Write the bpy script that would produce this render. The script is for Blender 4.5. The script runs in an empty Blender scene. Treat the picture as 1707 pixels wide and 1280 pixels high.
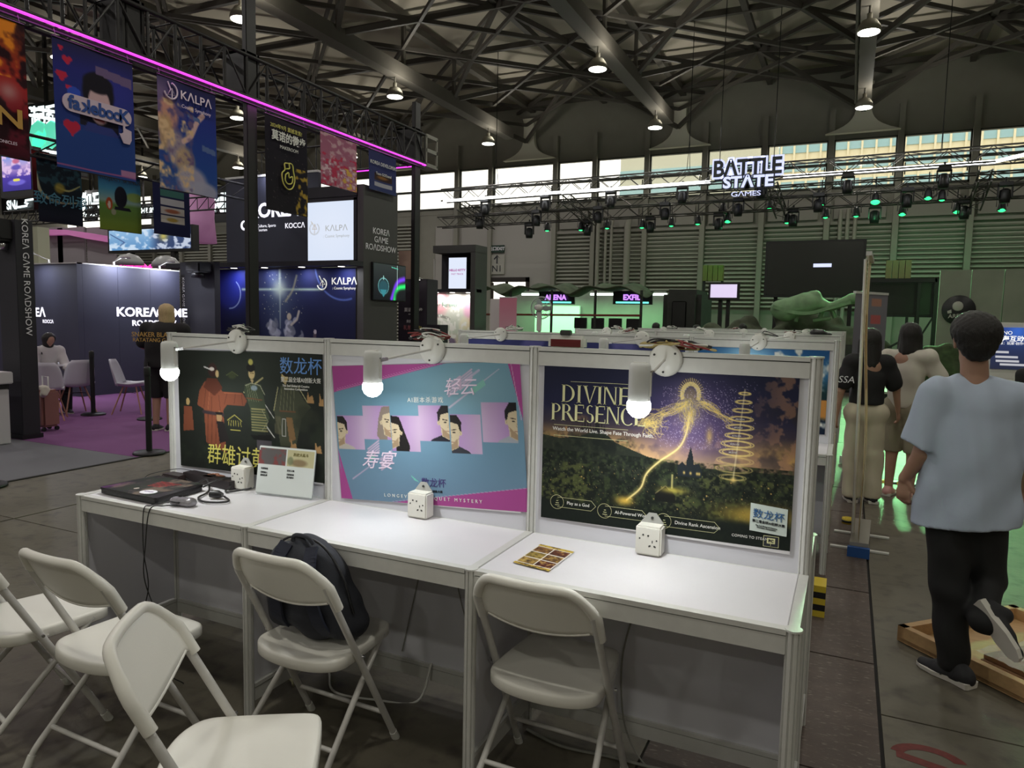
import bpy, bmesh, math, random
import numpy as np
from mathutils import Vector, Matrix

random.seed(7)
PI = math.pi
SC = bpy.context.scene
COL = SC.collection

# ------------------------------------------------------------------ camera
CAMLOC = np.array([.0898, -2.0124, 1.60])
CF, CP, CY_, CR = 1188., .0911, .4395, .0205
_f = np.array([-math.sin(CY_)*math.cos(CP), math.cos(CY_)*math.cos(CP), -math.sin(CP)])
_r0 = np.array([math.cos(CY_), math.sin(CY_), 0.]); _u0 = np.cross(_r0, _f)
_r = _r0*math.cos(CR)+_u0*math.sin(CR); _u = _u0*math.cos(CR)-_r0*math.sin(CR)
cam = bpy.data.cameras.new('camera'); camo = bpy.data.objects.new('camera', cam); COL.objects.link(camo)
cam.sensor_width = 36.; cam.lens = CF/1707*36.; cam.clip_end = 300; cam.clip_start = .05
camo.matrix_world = Matrix(((_r[0], _u[0], -_f[0], CAMLOC[0]), (_r[1], _u[1], -_f[1], CAMLOC[1]),
                            (_r[2], _u[2], -_f[2], CAMLOC[2]), (0, 0, 0, 1)))
SC.camera = camo

def ray(x, y): return _f+(x-853.5)/CF*_r-(y-640.)/CF*_u
# measured points of the photograph turned into places on known planes of the hall
def ay(x, y, Y):
    d = ray(x, y); return CAMLOC+d*(Y-CAMLOC[1])/d[1]
def ax(x, y, X):
    d = ray(x, y); return CAMLOC+d*(X-CAMLOC[0])/d[0]
def az(x, y, Z):
    d = ray(x, y); return CAMLOC+d*(Z-CAMLOC[2])/d[2]

# ------------------------------------------------------------------ view, world, lights
SC.view_settings.view_transform = 'Standard'; SC.view_settings.look = 'None'
SC.view_settings.gamma = 1; SC.view_settings.use_curve_mapping = False
SC.view_settings.exposure = 0.0
SC.cycles.use_denoising = True
SC.cycles.max_bounces = 6; SC.cycles.diffuse_bounces = 4; SC.cycles.glossy_bounces = 3
SC.cycles.transparent_max_bounces = 8; SC.cycles.caustics_reflective = False; SC.cycles.caustics_refractive = False
SC.cycles.sample_clamp_indirect = 3.0
SKY_STRENGTH = 2.0
w = bpy.data.worlds.new('world'); SC.world = w; w.use_nodes = True
nt = w.node_tree; nt.nodes.clear()
o_ = nt.nodes.new('ShaderNodeOutputWorld'); b_ = nt.nodes.new('ShaderNodeBackground')
b_.inputs[0].default_value = (1, .97, .86, 1); b_.inputs[1].default_value = SKY_STRENGTH
nt.links.new(b_.outputs[0], o_.inputs[0])

HIGHBAY_X = [-13.2+6.65*k for k in range(-4, 4)]
HIGHBAY_Y = [-14.4, -8.1, -1.75, 4.6, 10.95, 17.2, 23.6]
HIGHBAY_Z = 8.45
HIGHBAY_W = 74.
def area_light(name, loc, size, power, color=(1, 1, 1), rot=(0, 0, 0), shape='DISK', size_y=None, spread=None):
    l = bpy.data.lights.new(name, 'AREA'); l.shape = shape; l.size = size
    if size_y: l.size_y = size_y
    if spread: l.spread = spread
    l.energy = power; l.color = color
    o = bpy.data.objects.new(name, l); COL.objects.link(o); o.location = loc; o.rotation_euler = rot
    return o
for hx in HIGHBAY_X:
    for hy in HIGHBAY_Y:
        right = hx > -10
        area_light('high_bay_light', (hx, hy, HIGHBAY_Z-.03), .42, HIGHBAY_W*(.85 if right and hy > 3 else 1.0),
                   (1, .97, .86) if right else (1, .96, .93))
        # added fill lights facing up beside each lamp, to brighten the roof
        area_light('roof_fill_light', (hx+.6, hy, HIGHBAY_Z+.1), .5, HIGHBAY_W*.42, (1, .96, .86), (PI, 0, 0))
# daylight in the doorways behind the camera's side of the hall is left to the sky

ORD = ['', 'first', 'second', 'third', 'fourth', 'fifth', 'sixth', 'seventh', 'eighth', 'ninth', 'tenth', 'eleventh', 'twelfth', '13th', '14th', '15th', '16th', '17th', '18th', '19th', '20th', '21st', '22nd', '23rd', '24th']
# ------------------------------------------------------------------ helpers
def s2l(c):
    c = np.asarray(c, float)
    return np.where(c <= .04045, c/12.92, ((c+.055)/1.055)**2.4)
def rgb(r, g, b): return tuple(float(v) for v in s2l(np.array([r, g, b])/255.))
def hexc(h): return rgb(int(h[0:2], 16), int(h[2:4], 16), int(h[4:6], 16))

_M = {}
def mat(name, color, rough=.5, metal=0., noise=0., nscale=20., bump=0., bscale=60., emit=None, estr=0., alpha=None,
        trans=0., coat=0., spec=.5, stretch=None, noise2=None, sheen=0.):
    if name in _M: return _M[name]
    m = bpy.data.materials.new(name); m.use_nodes = True
    nt = m.node_tree; p = nt.nodes['Principled BSDF']; L = nt.links.new
    c = tuple(color)+(1,)
    p.inputs['Base Color'].default_value = c; p.inputs['Roughness'].default_value = rough
    p.inputs['Metallic'].default_value = metal; p.inputs['Specular IOR Level'].default_value = spec
    if coat: p.inputs['Coat Weight'].default_value = coat
    if sheen: p.inputs['Sheen Weight'].default_value = sheen
    if trans: p.inputs['Transmission Weight'].default_value = trans
    if alpha is not None: p.inputs['Alpha'].default_value = alpha
    if emit is not None:
        p.inputs['Emission Color'].default_value = tuple(emit)+(1,); p.inputs['Emission Strength'].default_value = estr
    tc = nt.nodes.new('ShaderNodeTexCoord'); mp = nt.nodes.new('ShaderNodeMapping')
    L(tc.outputs['Object'], mp.inputs[0])
    if stretch: mp.inputs['Scale'].default_value = stretch
    if noise:
        n = nt.nodes.new('ShaderNodeTexNoise'); n.inputs['Scale'].default_value = nscale; n.inputs['Detail'].default_value = 5
        L(mp.outputs[0], n.inputs[0])
        r = nt.nodes.new('ShaderNodeMapRange'); r.inputs[1].default_value = .25; r.inputs[2].default_value = .75
        r.inputs[3].default_value = 1-noise; r.inputs[4].default_value = 1+noise
        L(n.outputs[0], r.inputs[0])
        x = nt.nodes.new('ShaderNodeVectorMath'); x.operation = 'SCALE'; x.inputs[0].default_value = color
        L(r.outputs[0], x.inputs['Scale'])
        last = x.outputs[0]
        if noise2:
            n2 = nt.nodes.new('ShaderNodeTexNoise'); n2.inputs['Scale'].default_value = noise2[0]; n2.inputs['Detail'].default_value = 6
            L(mp.outputs[0], n2.inputs[0])
            r2 = nt.nodes.new('ShaderNodeMapRange'); r2.inputs[1].default_value = noise2[1]; r2.inputs[2].default_value = noise2[2]
            L(n2.outputs[0], r2.inputs[0])
            mx = nt.nodes.new('ShaderNodeMix'); mx.data_type = 'RGBA'
            L(r2.outputs[0], mx.inputs[0]); L(last, mx.inputs[6]); mx.inputs[7].default_value = tuple(noise2[3])+(1,)
            last = mx.outputs[2]
        L(last, p.inputs['Base Color'])
    if bump:
        n = nt.nodes.new('ShaderNodeTexNoise'); n.inputs['Scale'].default_value = bscale; n.inputs['Detail'].default_value = 4
        L(mp.outputs[0], n.inputs[0])
        bm_ = nt.nodes.new('ShaderNodeBump'); bm_.inputs['Strength'].default_value = bump; bm_.inputs['Distance'].default_value = .01
        L(n.outputs[0], bm_.inputs['Height']); L(bm_.outputs[0], p.inputs['Normal'])
    _M[name] = m
    return m

def print_mat(name, rough=.45, emit=0.):
    """ink on a sheet: the colour is the mesh's colour attribute; backlit ones also give it off"""
    if name in _M: return _M[name]
    m = bpy.data.materials.new(name); m.use_nodes = True
    nt = m.node_tree; p = nt.nodes['Principled BSDF']
    a = nt.nodes.new('ShaderNodeAttribute'); a.attribute_name = 'ink'
    p.inputs['Roughness'].default_value = rough; p.inputs['Specular IOR Level'].default_value = .25
    if emit:
        p.inputs['Base Color'].default_value = (.01, .01, .01, 1)
        nt.links.new(a.outputs[0], p.inputs['Emission Color']); p.inputs['Emission Strength'].default_value = emit
    else:
        nt.links.new(a.outputs[0], p.inputs['Base Color'])
    _M[name] = m
    return m

def tag(o, label=None, cat=None, group=None, kind=None):
    if label: o['label'] = label
    if cat: o['category'] = cat
    if group: o['group'] = group
    if kind: o['kind'] = kind
    return o
def thing(name, label, cat, loc=(0, 0, 0), group=None, rz=0.):
    o = bpy.data.objects.new(name, None); COL.objects.link(o); o.location = Vector([float(v) for v in loc]); o.empty_display_size = .1
    o.rotation_euler = (0, 0, rz)
    return tag(o, label, cat, group)
def origin(o):
    v = Vector((0, 0, 0))
    while o is not None: v = v+o.location; o = o.parent
    return v

class MB:
    def __init__(s): s.v = []; s.f = []; s.m = []; s.sm = []; s.mi = 0; s.smooth = False
    def add(s, vs, fs, smooth=None):
        b = len(s.v); s.v += [tuple(float(c) for c in v) for v in vs]
        for f in fs: s.f.append(tuple(i+b for i in f)); s.m.append(s.mi); s.sm.append(s.smooth if smooth is None else smooth)
        return s
    def box(s, lo, hi):
        x0, y0, z0 = [min(a, b) for a, b in zip(lo, hi)]; x1, y1, z1 = [max(a, b) for a, b in zip(lo, hi)]
        return s.add([(x0, y0, z0), (x1, y0, z0), (x1, y1, z0), (x0, y1, z0), (x0, y0, z1), (x1, y0, z1), (x1, y1, z1), (x0, y1, z1)],
              [(0, 3, 2, 1), (4, 5, 6, 7), (0, 1, 5, 4), (1, 2, 6, 5), (2, 3, 7, 6), (3, 0, 4, 7)])
    def bbox(s, lo, hi, b=.005):
        """box with chamfered edges"""
        bm = bmesh.new(); bmesh.ops.create_cube(bm, size=1)
        lo = np.minimum(lo, hi); hi2 = np.maximum(lo, hi)
        for v in bm.verts: v.co = Vector(((hi2[k]+lo[k])/2+v.co[k]*(hi2[k]-lo[k]) for k in range(3)))
        bmesh.ops.bevel(bm, geom=bm.edges[:], offset=b, segments=2, affect='EDGES')
        s.addbm(bm); return s
    def addbm(s, bm, M=None, smooth=None):
        if M is not None: bm.transform(M)
        bm.verts.ensure_lookup_table(); bm.verts.index_update()
        s.add([v.co[:] for v in bm.verts], [tuple(v.index for v in f.verts) for f in bm.faces], smooth); bm.free(); return s
    def obox(s, c, ex, ey, ez):
        """oriented box: centre and three half vectors"""
        c, ex, ey, ez = [np.array(t, float) for t in (c, ex, ey, ez)]
        vs = [c+a*ex+b*ey+d*ez for d in (-1, 1) for b in (-1, 1) for a in (-1, 1)]
        fs = [(0, 2, 3, 1), (4, 5, 7, 6), (0, 1, 5, 4), (1, 3, 7, 5), (3, 2, 6, 7), (2, 0, 4, 6)]
        return s.add(vs, fs)
    def bar(s, a, b, w, h=None, up=(0, 0, 1)):
        a = np.array(a, float); b = np.array(b, float); d = b-a; L = np.linalg.norm(d); d = d/L
        h = w if h is None else h; up = np.array(up, float)
        if abs(d@up) > .98: up = np.array([0, 1., 0])
        r = np.cross(d, up); r /= np.linalg.norm(r); u = np.cross(r, d)
        return s.obox((a+b)/2, d*L/2, r*w/2, u*h/2)
    def tube(s, pts, r, n=8, cap=True, smooth=True):
        pts = [np.array(p, float) for p in pts]; k = len(pts); rs = r if hasattr(r, '__len__') else [r]*k
        T = []
        for i in range(k):
            t = pts[min(i+1, k-1)]-pts[max(i-1, 0)]; T.append(t/(np.linalg.norm(t)+1e-9))
        a = np.array([0, 0, 1.]) if abs(T[0][2]) < .9 else np.array([1., 0, 0])
        N = a-T[0]*(a@T[0]); N /= np.linalg.norm(N); vs = []; fs = []
        for i in range(k):
            N = N-T[i]*(N@T[i]); N /= np.linalg.norm(N); B = np.cross(T[i], N)
            for j in range(n):
                an = 2*PI*j/n; vs.append(pts[i]+rs[i]*(math.cos(an)*N+math.sin(an)*B))
        for i in range(k-1):
            for j in range(n):
                j2 = (j+1) % n; fs.append((i*n+j, i*n+j2, (i+1)*n+j2, (i+1)*n+j))
        s.add(vs, fs, smooth)
        if cap: s.add(vs[:n], [tuple(range(n))[::-1]], False); s.add(vs[-n:], [tuple(range(n))], False)
        return s
    def cyl(s, c, r, h, n=24, axis=(0, 0, 1), r2=None, smooth=True):
        c = np.array(c, float); ax_ = np.array(axis, float); ax_ /= np.linalg.norm(ax_)
        return s.tube([c, c+ax_*h], [r, r if r2 is None else r2], n, True, smooth)
    def lathe(s, prof, c=(0, 0, 0), n=24, axis='z', smooth=True):
        vs = []; fs = []
        for (r, z) in prof:
            for j in range(n):
                a = 2*PI*j/n
                if axis == 'z': vs.append((c[0]+r*math.cos(a), c[1]+r*math.sin(a), c[2]+z))
                elif axis == 'y': vs.append((c[0]+r*math.cos(a), c[1]+z, c[2]-r*math.sin(a)))
                else: vs.append((c[0]+z, c[1]+r*math.cos(a), c[2]+r*math.sin(a)))
        for i in range(len(prof)-1):
            for j in range(n):
                j2 = (j+1) % n; fs.append((i*n+j, i*n+j2, (i+1)*n+j2, (i+1)*n+j))
        fs.append(tuple(range(n))[::-1]); fs.append(tuple((len(prof)-1)*n+j for j in range(n)))
        return s.add(vs, fs, smooth)
    def prism(s, poly, o, ex, ey, t):
        """polygon in the plane (o, ex, ey) pushed by t along ex x ey"""
        o, ex, ey = [np.array(k, float) for k in (o, ex, ey)]; nn = np.cross(ex, ey); nn /= np.linalg.norm(nn); n = len(poly)
        a = [o+ex*p[0]+ey*p[1] for p in poly]; b = [p+nn*t for p in a]
        return s.add(a+b, [tuple(range(n))[::-1], tuple(range(n, 2*n))]+[(i, (i+1) % n, (i+1) % n+n, i+n) for i in range(n)])
    def quad(s, a, b, c, d): return s.add([a, b, c, d], [(0, 1, 2, 3)])
    def sphere(s, c, r, n=12, m=8, sc=(1, 1, 1)):
        vs = []; fs = []
        for i in range(m+1):
            t = PI*i/m
            for j in range(n):
                a = 2*PI*j/n; vs.append((c[0]+r*sc[0]*math.sin(t)*math.cos(a), c[1]+r*sc[1]*math.sin(t)*math.sin(a), c[2]+r*sc[2]*math.cos(t)))
        for i in range(m):
            for j in range(n):
                j2 = (j+1) % n; fs.append((i*n+j, (i+1)*n+j, (i+1)*n+j2, i*n+j2))
        return s.add(vs, fs, True)
    def mesh(s, name, mats, off=(0, 0, 0)):
        me = bpy.data.meshes.new(name)
        me.from_pydata([(v[0]-off[0], v[1]-off[1], v[2]-off[2]) for v in s.v], [], s.f)
        for m in (mats if isinstance(mats, (list, tuple)) else [mats]): me.materials.append(m)
        me.polygons.foreach_set('material_index', s.m); me.polygons.foreach_set('use_smooth', s.sm)
        me.validate(); me.update(); return me
    def build(s, name, mats, parent=None, label=None, world=True, bevel=0., local=False):
        off = origin(parent) if (parent is not None and world and not local) else (0, 0, 0)
        o = bpy.data.objects.new(name, s.mesh(name, mats, off)); COL.objects.link(o)
        if parent is not None: o.parent = parent
        if label: o['label'] = label
        if bevel:
            b = o.modifiers.new('b', 'BEVEL'); b.width = bevel; b.segments = 2; b.limit_method = 'ANGLE'
        return o
def struct(name, mb, m, parent=None, label=None):
    o = mb.build(name, m, parent)
    if parent is None: o['kind'] = 'structure'
    if label: o['label'] = label
    return o
def copy_tree(o, parent=None):
    c = o.copy(); COL.objects.link(c)
    if parent is not None: c.parent = parent; c.matrix_parent_inverse = Matrix()
    for ch in list(o.children): copy_tree(ch, c)
    return c

# ---------------------------------------------------------------- lettering
def text_mesh(s, size=1., bold=0., ext=.001, spacing=1., sx=1., shear=0., align='CENTER', valign='CENTER', lh=1., off=0.):
    cu = bpy.data.curves.new('t', 'FONT'); cu.body = s; cu.size = size; cu.extrude = ext; cu.align_x = align; cu.align_y = valign
    cu.space_character = spacing; cu.shear = shear; cu.offset = off+bold*size; cu.resolution_u = 3; cu.space_line = lh
    o = bpy.data.objects.new('t', cu); COL.objects.link(o)
    me = bpy.data.meshes.new_from_object(o); bpy.data.objects.remove(o)
    if sx != 1.:
        for v in me.vertices: v.co.x *= sx
    return me
def text(s, size, m, o, ex, ey, parent=None, name='lettering', label=None, height=None, **k):
    """flat letters standing proud of the plane (o, ex, ey); size is the letter height in metres"""
    me = text_mesh(s, size, **k); ex = Vector([float(v) for v in ex]).normalized(); ey = Vector([float(v) for v in ey]).normalized(); n = ex.cross(ey)
    me.transform(Matrix(((ex.x, ey.x, n.x, 0), (ex.y, ey.y, n.y, 0), (ex.z, ey.z, n.z, 0), (0, 0, 0, 1))))
    off = origin(parent) if parent is not None else Vector((0, 0, 0))
    me.transform(Matrix.Translation(Vector([float(v) for v in o])-off))
    me.materials.clear(); me.materials.append(m)
    ob = bpy.data.objects.new(name, me); COL.objects.link(ob)
    if parent is not None: ob.parent = parent
    if label: ob['label'] = label
    return ob

# ---------------------------------------------------------------- painted sheets (printed art as vertex inks)
def vnoise(h, w, sc, seed, octv=3):
    r = np.random.RandomState(seed); out = np.zeros((h, w)); amp = 1.; tot = 0
    for o in range(octv):
        gh, gw = max(2, int(h/sc*2**o)+2), max(2, int(w/sc*2**o)+2); g = r.rand(gh, gw)
        y = np.linspace(0, gh-1.001, h); x = np.linspace(0, gw-1.001, w); yi = y.astype(int); xi = x.astype(int)
        fy = (y-yi)[:, None]; fx = (x-xi)[None]; fy = fy*fy*(3-2*fy); fx = fx*fx*(3-2*fx)
        a = g[yi][:, xi]; b = g[yi][:, xi+1]; c = g[yi+1][:, xi]; d = g[yi+1][:, xi+1]
        out += amp*((a*(1-fx)+b*fx)*(1-fy)+(c*(1-fx)+d*fx)*fy); tot += amp; amp *= .5
    lo, hi = np.percentile(out, (3, 97)); return np.clip((out-lo)/(hi-lo), 0, 1)
class Canvas:
    """sRGB 0..255 canvas, x right and y down, both measured in units of the sheet's width"""
    def __init__(s, w, h, bg):
        s.w = w; s.h = h; s.a = np.zeros((h, w, 3))+np.array(bg, float)
        s.X, s.Y = np.meshgrid((np.arange(w)+.5)/w, (np.arange(h)+.5)/w); s.H = h/w
    def mix(s, mask, col):
        s.a += (np.array(col, float)-s.a)*np.clip(mask, 0, 1)[..., None]
    def vgrad(s, stops, mask=1.):
        t = s.Y/s.H; ys = [q[0] for q in stops]
        c = np.stack([np.interp(t, ys, [q[1][k] for q in stops]) for k in range(3)], -1)
        s.a += (c-s.a)*(np.zeros((s.h, s.w))+mask)[..., None]
    def ell(s, x, y, rx, ry=None, col=(255, 255, 255), al=1., soft=.02, rot=0.):
        ry = rx if ry is None else ry; dx = s.X-x; dy = s.Y-y; c, n = math.cos(rot), math.sin(rot)
        d = np.sqrt(((dx*c+dy*n)/rx)**2+((dy*c-dx*n)/ry)**2)
        s.mix(al*np.clip((1-d)/max(soft, 1e-3)+.5, 0, 1), col)
    def glow(s, x, y, r, col, al=1., ry=None):
        ry = r if ry is None else ry
        s.mix(al*np.exp(-((s.X-x)/r)**2-((s.Y-y)/ry)**2), col)
    def poly(s, pts, col, al=1.):
        p = np.array(pts, float); ins = np.zeros(s.X.shape, bool)
        for i in range(len(p)):
            x1, y1 = p[i]; x2, y2 = p[(i+1) % len(p)]
            if y1 == y2: continue
            c = ((s.Y >= min(y1, y2)) & (s.Y < max(y1, y2))); ins ^= c & (s.X < (x2-x1)*(s.Y-y1)/(y2-y1)+x1)
        s.mix(al*ins, col)
    def line(s, pts, wd, col, al=1., soft=.5, w2=None):
        p = np.array(pts, float); n = len(p)-1; best = np.full(s.X.shape, 1e9)
        for i in range(n):
            a = p[i]; b = p[i+1]; ab = b-a; L = ab@ab+1e-12
            t = np.clip(((s.X-a[0])*ab[0]+(s.Y-a[1])*ab[1])/L, 0, 1)
            ww = wd if w2 is None else wd+(w2-wd)*(i+t)/n
            best = np.minimum(best, np.hypot(s.X-a[0]-t*ab[0], s.Y-a[1]-t*ab[1])/ww)
        s.mix(al*np.clip((1-best)/soft+.3, 0, 1), col)
    def dots(s, n, box, col, r=.002, seed=1, al=1.):
        R = np.random.RandomState(seed)
        for _ in range(n):
            x = box[0]+(box[2]-box[0])*R.rand(); y = box[1]+(box[3]-box[1])*R.rand(); i = int(y*s.w); j = int(x*s.w); q = max(1, int(r*s.w*R.uniform(.5, 1.5)+.5))
            if 0 <= i < s.h and 0 <= j < s.w:
                sl = s.a[i:i+q, j:j+q]; sl += (np.array(col, float)-sl)*al*R.uniform(.3, 1)
def sheet(cv, tl, tr, bl, m, name='print', parent=None, wave=0., off=.0006, wk=3., label=None, bend=None):
    """canvas laid on the parallelogram tl-tr-bl as a fine mesh, ink per vertex"""
    h, w = cv.h, cv.w; tl, tr, bl = [np.array(q, float) for q in (tl, tr, bl)]; U = tr-tl; V = bl-tl; n = np.cross(V, U); n /= np.linalg.norm(n); n = -n
    n = np.cross(U, -V); n /= np.linalg.norm(n)
    gx, gy = np.meshgrid(np.linspace(0, 1, w), np.linspace(0, 1, h))
    P = tl+gx[..., None]*U+gy[..., None]*V+n*off
    if wave: P = P+n*(wave*np.sin(gx*wk*PI+gy*1.3)*(.3+gy))[..., None]
    if bend is not None: P = P+n*bend(gx, gy)[..., None]
    P = P-np.array(origin(parent) if parent is not None else (0, 0, 0))
    i = np.arange((h-1)*(w-1)); r = i//(w-1); c = i % (w-1); a = r*w+c
    F = np.stack([a, a+w, a+w+1, a+1], 1)
    me = bpy.data.meshes.new(name); me.vertices.add(h*w); me.vertices.foreach_set('co', P.reshape(-1).astype(np.float32))
    me.loops.add(F.size); me.loops.foreach_set('vertex_index', F.reshape(-1).astype(np.int32))
    me.polygons.add(len(F)); me.polygons.foreach_set('loop_start', (np.arange(len(F))*4).astype(np.int32))
    me.update(calc_edges=True)
    at = me.color_attributes.new('ink', 'FLOAT_COLOR', 'POINT')
    col = np.ones((h*w, 4), np.float32); col[:, :3] = s2l(np.clip(cv.a, 0, 255).reshape(-1, 3)/255.); at.data.foreach_set('color', col.reshape(-1))
    me.materials.append(m); me.polygons.foreach_set('use_smooth', np.ones(len(F), bool))
    o = bpy.data.objects.new(name, me); COL.objects.link(o)
    if parent is not None: o.parent = parent
    if label: o['label'] = label
    return o

# ---------------------------------------------------------------- bodies and soft shapes: blended volumes turned into one skin
def blend_mesh(name, prims, res, m, parent=None, k=.02, cuts=(), fold=None, label=None, smooth_it=1):
    """prims: (a, b, ra, rb, (flatten dir, factor)|None, blend|None, sign) capsules; surface by surface nets"""
    P = []
    for q in prims:
        a, b, ra, rb = np.array(q[0], float), np.array(q[1], float), q[2], q[3]
        P.append((a, b, ra, rb, q[4] if len(q) > 4 else None, q[5] if len(q) > 5 and q[5] is not None else k, q[6] if len(q) > 6 else 1))
    lo = np.min([np.minimum(q[0], q[1])-max(q[2], q[3]) for q in P], 0)-3*res-.01; hi = np.max([np.maximum(q[0], q[1])+max(q[2], q[3]) for q in P], 0)+3*res+.01
    n = np.ceil((hi-lo)/res).astype(int)+1
    D = np.full(n, .2, np.float32); G = [lo[i]+res*np.arange(n[i]) for i in range(3)]
    for a, b, ra, rb, fl, kk, sg in P:
        mr = max(ra, rb)+.06+kk
        s0 = np.clip(((np.minimum(a, b)-mr-lo)/res).astype(int), 0, n-1); s1 = np.clip(((np.maximum(a, b)+mr-lo)/res).astype(int)+2, 1, n)
        X = G[0][s0[0]:s1[0]][:, None, None]; Y = G[1][s0[1]:s1[1]][None, :, None]; Z = G[2][s0[2]:s1[2]][None, None, :]
        ab = b-a; L = ab@ab+1e-12
        t = np.clip(((X-a[0])*ab[0]+(Y-a[1])*ab[1]+(Z-a[2])*ab[2])/L, 0, 1)
        dx = X-a[0]-t*ab[0]; dy = Y-a[1]-t*ab[1]; dz = Z-a[2]-t*ab[2]
        if fl is not None:
            fd = np.array(fl[0], float); fd /= np.linalg.norm(fd); q = (dx*fd[0]+dy*fd[1]+dz*fd[2])*(fl[1]-1)
            dx = dx+q*fd[0]; dy = dy+q*fd[1]; dz = dz+q*fd[2]
        d = np.sqrt(dx*dx+dy*dy+dz*dz)-(ra+(rb-ra)*t)
        if sg == -2:
            nn = b-a; nn = nn/np.linalg.norm(nn); pd = (X-a[0])*nn[0]+(Y-a[1])*nn[1]+(Z-a[2])*nn[2]
            rd = np.sqrt((X-a[0])**2+(Y-a[1])**2+(Z-a[2])**2); d = -np.minimum(pd, ra-rd)
        sl = D[s0[0]:s1[0], s0[1]:s1[1], s0[2]:s1[2]]
        if sg > 0:
            hh = np.clip(.5+.5*(sl-d)/kk, 0, 1); sl[...] = sl+(d-sl)*hh-kk*hh*(1-hh)
        else: sl[...] = np.maximum(sl, -d)
    X, Y, Z = G[0][:, None, None], G[1][None, :, None], G[2][None, None, :]
    if fold is not None: D += fold(X, Y, Z)
    for (pt, nn) in cuts:
        nn = np.array(nn, float); nn /= np.linalg.norm(nn)
        D = np.maximum(D, (X-pt[0])*nn[0]+(Y-pt[1])*nn[1]+(Z-pt[2])*nn[2])
    S = D < 0; c = [S[i:n[0]-1+i, j:n[1]-1+j, l:n[2]-1+l] for i in (0, 1) for j in (0, 1) for l in (0, 1)]
    tot = sum(q.astype(np.int8) for q in c); mixed = (tot > 0) & (tot < 8); idx = np.full(mixed.shape, -1, np.int64); I = np.argwhere(mixed); idx[mixed] = np.arange(len(I))
    acc = np.zeros((len(I), 3)); cnt = np.zeros(len(I))
    for axx in range(3):
        for o1 in (0, 1):
            for o2 in (0, 1):
                of = np.zeros(3, int); oth = [q for q in range(3) if q != axx]; of[oth[0]] = o1; of[oth[1]] = o2
                p0 = I+of; p1 = p0.copy(); p1[:, axx] += 1
                d0 = D[p0[:, 0], p0[:, 1], p0[:, 2]]; d1 = D[p1[:, 0], p1[:, 1], p1[:, 2]]; cr = (d0 < 0) != (d1 < 0)
                t = np.where(cr, d0/(d0-d1+1e-12*(d0 == d1)), 0); pos = p0.astype(float); pos[:, axx] += t
                acc[cr] += pos[cr]; cnt[cr] += 1
    Vv = lo+res*(acc/np.maximum(cnt, 1)[:, None]); F = []
    for axx in range(3):
        sh = [slice(None)]*3; sh0 = list(sh); sh1 = list(sh); sh0[axx] = slice(0, -1); sh1[axx] = slice(1, None)
        A = S[tuple(sh0)]; B = S[tuple(sh1)]; E_ = np.argwhere(A != B); a1, a2 = (axx+1) % 3, (axx+2) % 3
        E_ = E_[(E_[:, a1] > 0) & (E_[:, a2] > 0) & (E_[:, a1] < n[a1]-1) & (E_[:, a2] < n[a2]-1)]
        def cell(d1, d2):
            q = E_.copy(); q[:, a1] -= d1; q[:, a2] -= d2; return idx[q[:, 0], q[:, 1], q[:, 2]]
        q = np.stack([cell(1, 1), cell(0, 1), cell(0, 0), cell(1, 0)], 1)
        ins = A[E_[:, 0], E_[:, 1], E_[:, 2]]; q[~ins] = q[~ins][:, ::-1]; F.append(q)
    F = np.concatenate(F); F = F[(F >= 0).all(1)]
    for _ in range(smooth_it):
        s_ = np.zeros_like(Vv); cc = np.zeros(len(Vv))
        for a_, b_ in ((0, 1), (1, 2), (2, 3), (3, 0)):
            np.add.at(s_, F[:, a_], Vv[F[:, b_]]); np.add.at(cc, F[:, a_], 1)
        Vv = np.where(cc[:, None] > 0, .5*Vv+.5*s_/np.maximum(cc, 1)[:, None], Vv)
    Vv = Vv-np.array(origin(parent) if parent is not None else (0, 0, 0))
    me = bpy.data.meshes.new(name); me.vertices.add(len(Vv)); me.vertices.foreach_set('co', Vv.reshape(-1).astype(np.float32))
    me.loops.add(F.size); me.loops.foreach_set('vertex_index', F.reshape(-1).astype(np.int32))
    me.polygons.add(len(F)); me.polygons.foreach_set('loop_start', (np.arange(len(F))*4).astype(np.int32))
    me.update(calc_edges=True); me.materials.append(m); me.polygons.foreach_set('use_smooth', np.ones(len(F), bool))
    o = bpy.data.objects.new(name, me); COL.objects.link(o)
    if parent is not None: o.parent = parent
    if label: o['label'] = label
    return o
def spline(pts, n=8):
    """smooth curve through points"""
    p = [np.array(q, float) for q in pts]; p = [2*p[0]-p[1]]+p+[2*p[-1]-p[-2]]; out = []
    for i in range(1, len(p)-2):
        for j in range(n):
            t = j/n; out.append(.5*((2*p[i])+(-p[i-1]+p[i+1])*t+(2*p[i-1]-5*p[i]+4*p[i+1]-p[i+2])*t*t+(-p[i-1]+3*p[i]-3*p[i+1]+p[i+2])*t**3))
    out.append(p[-2]); return out
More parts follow.
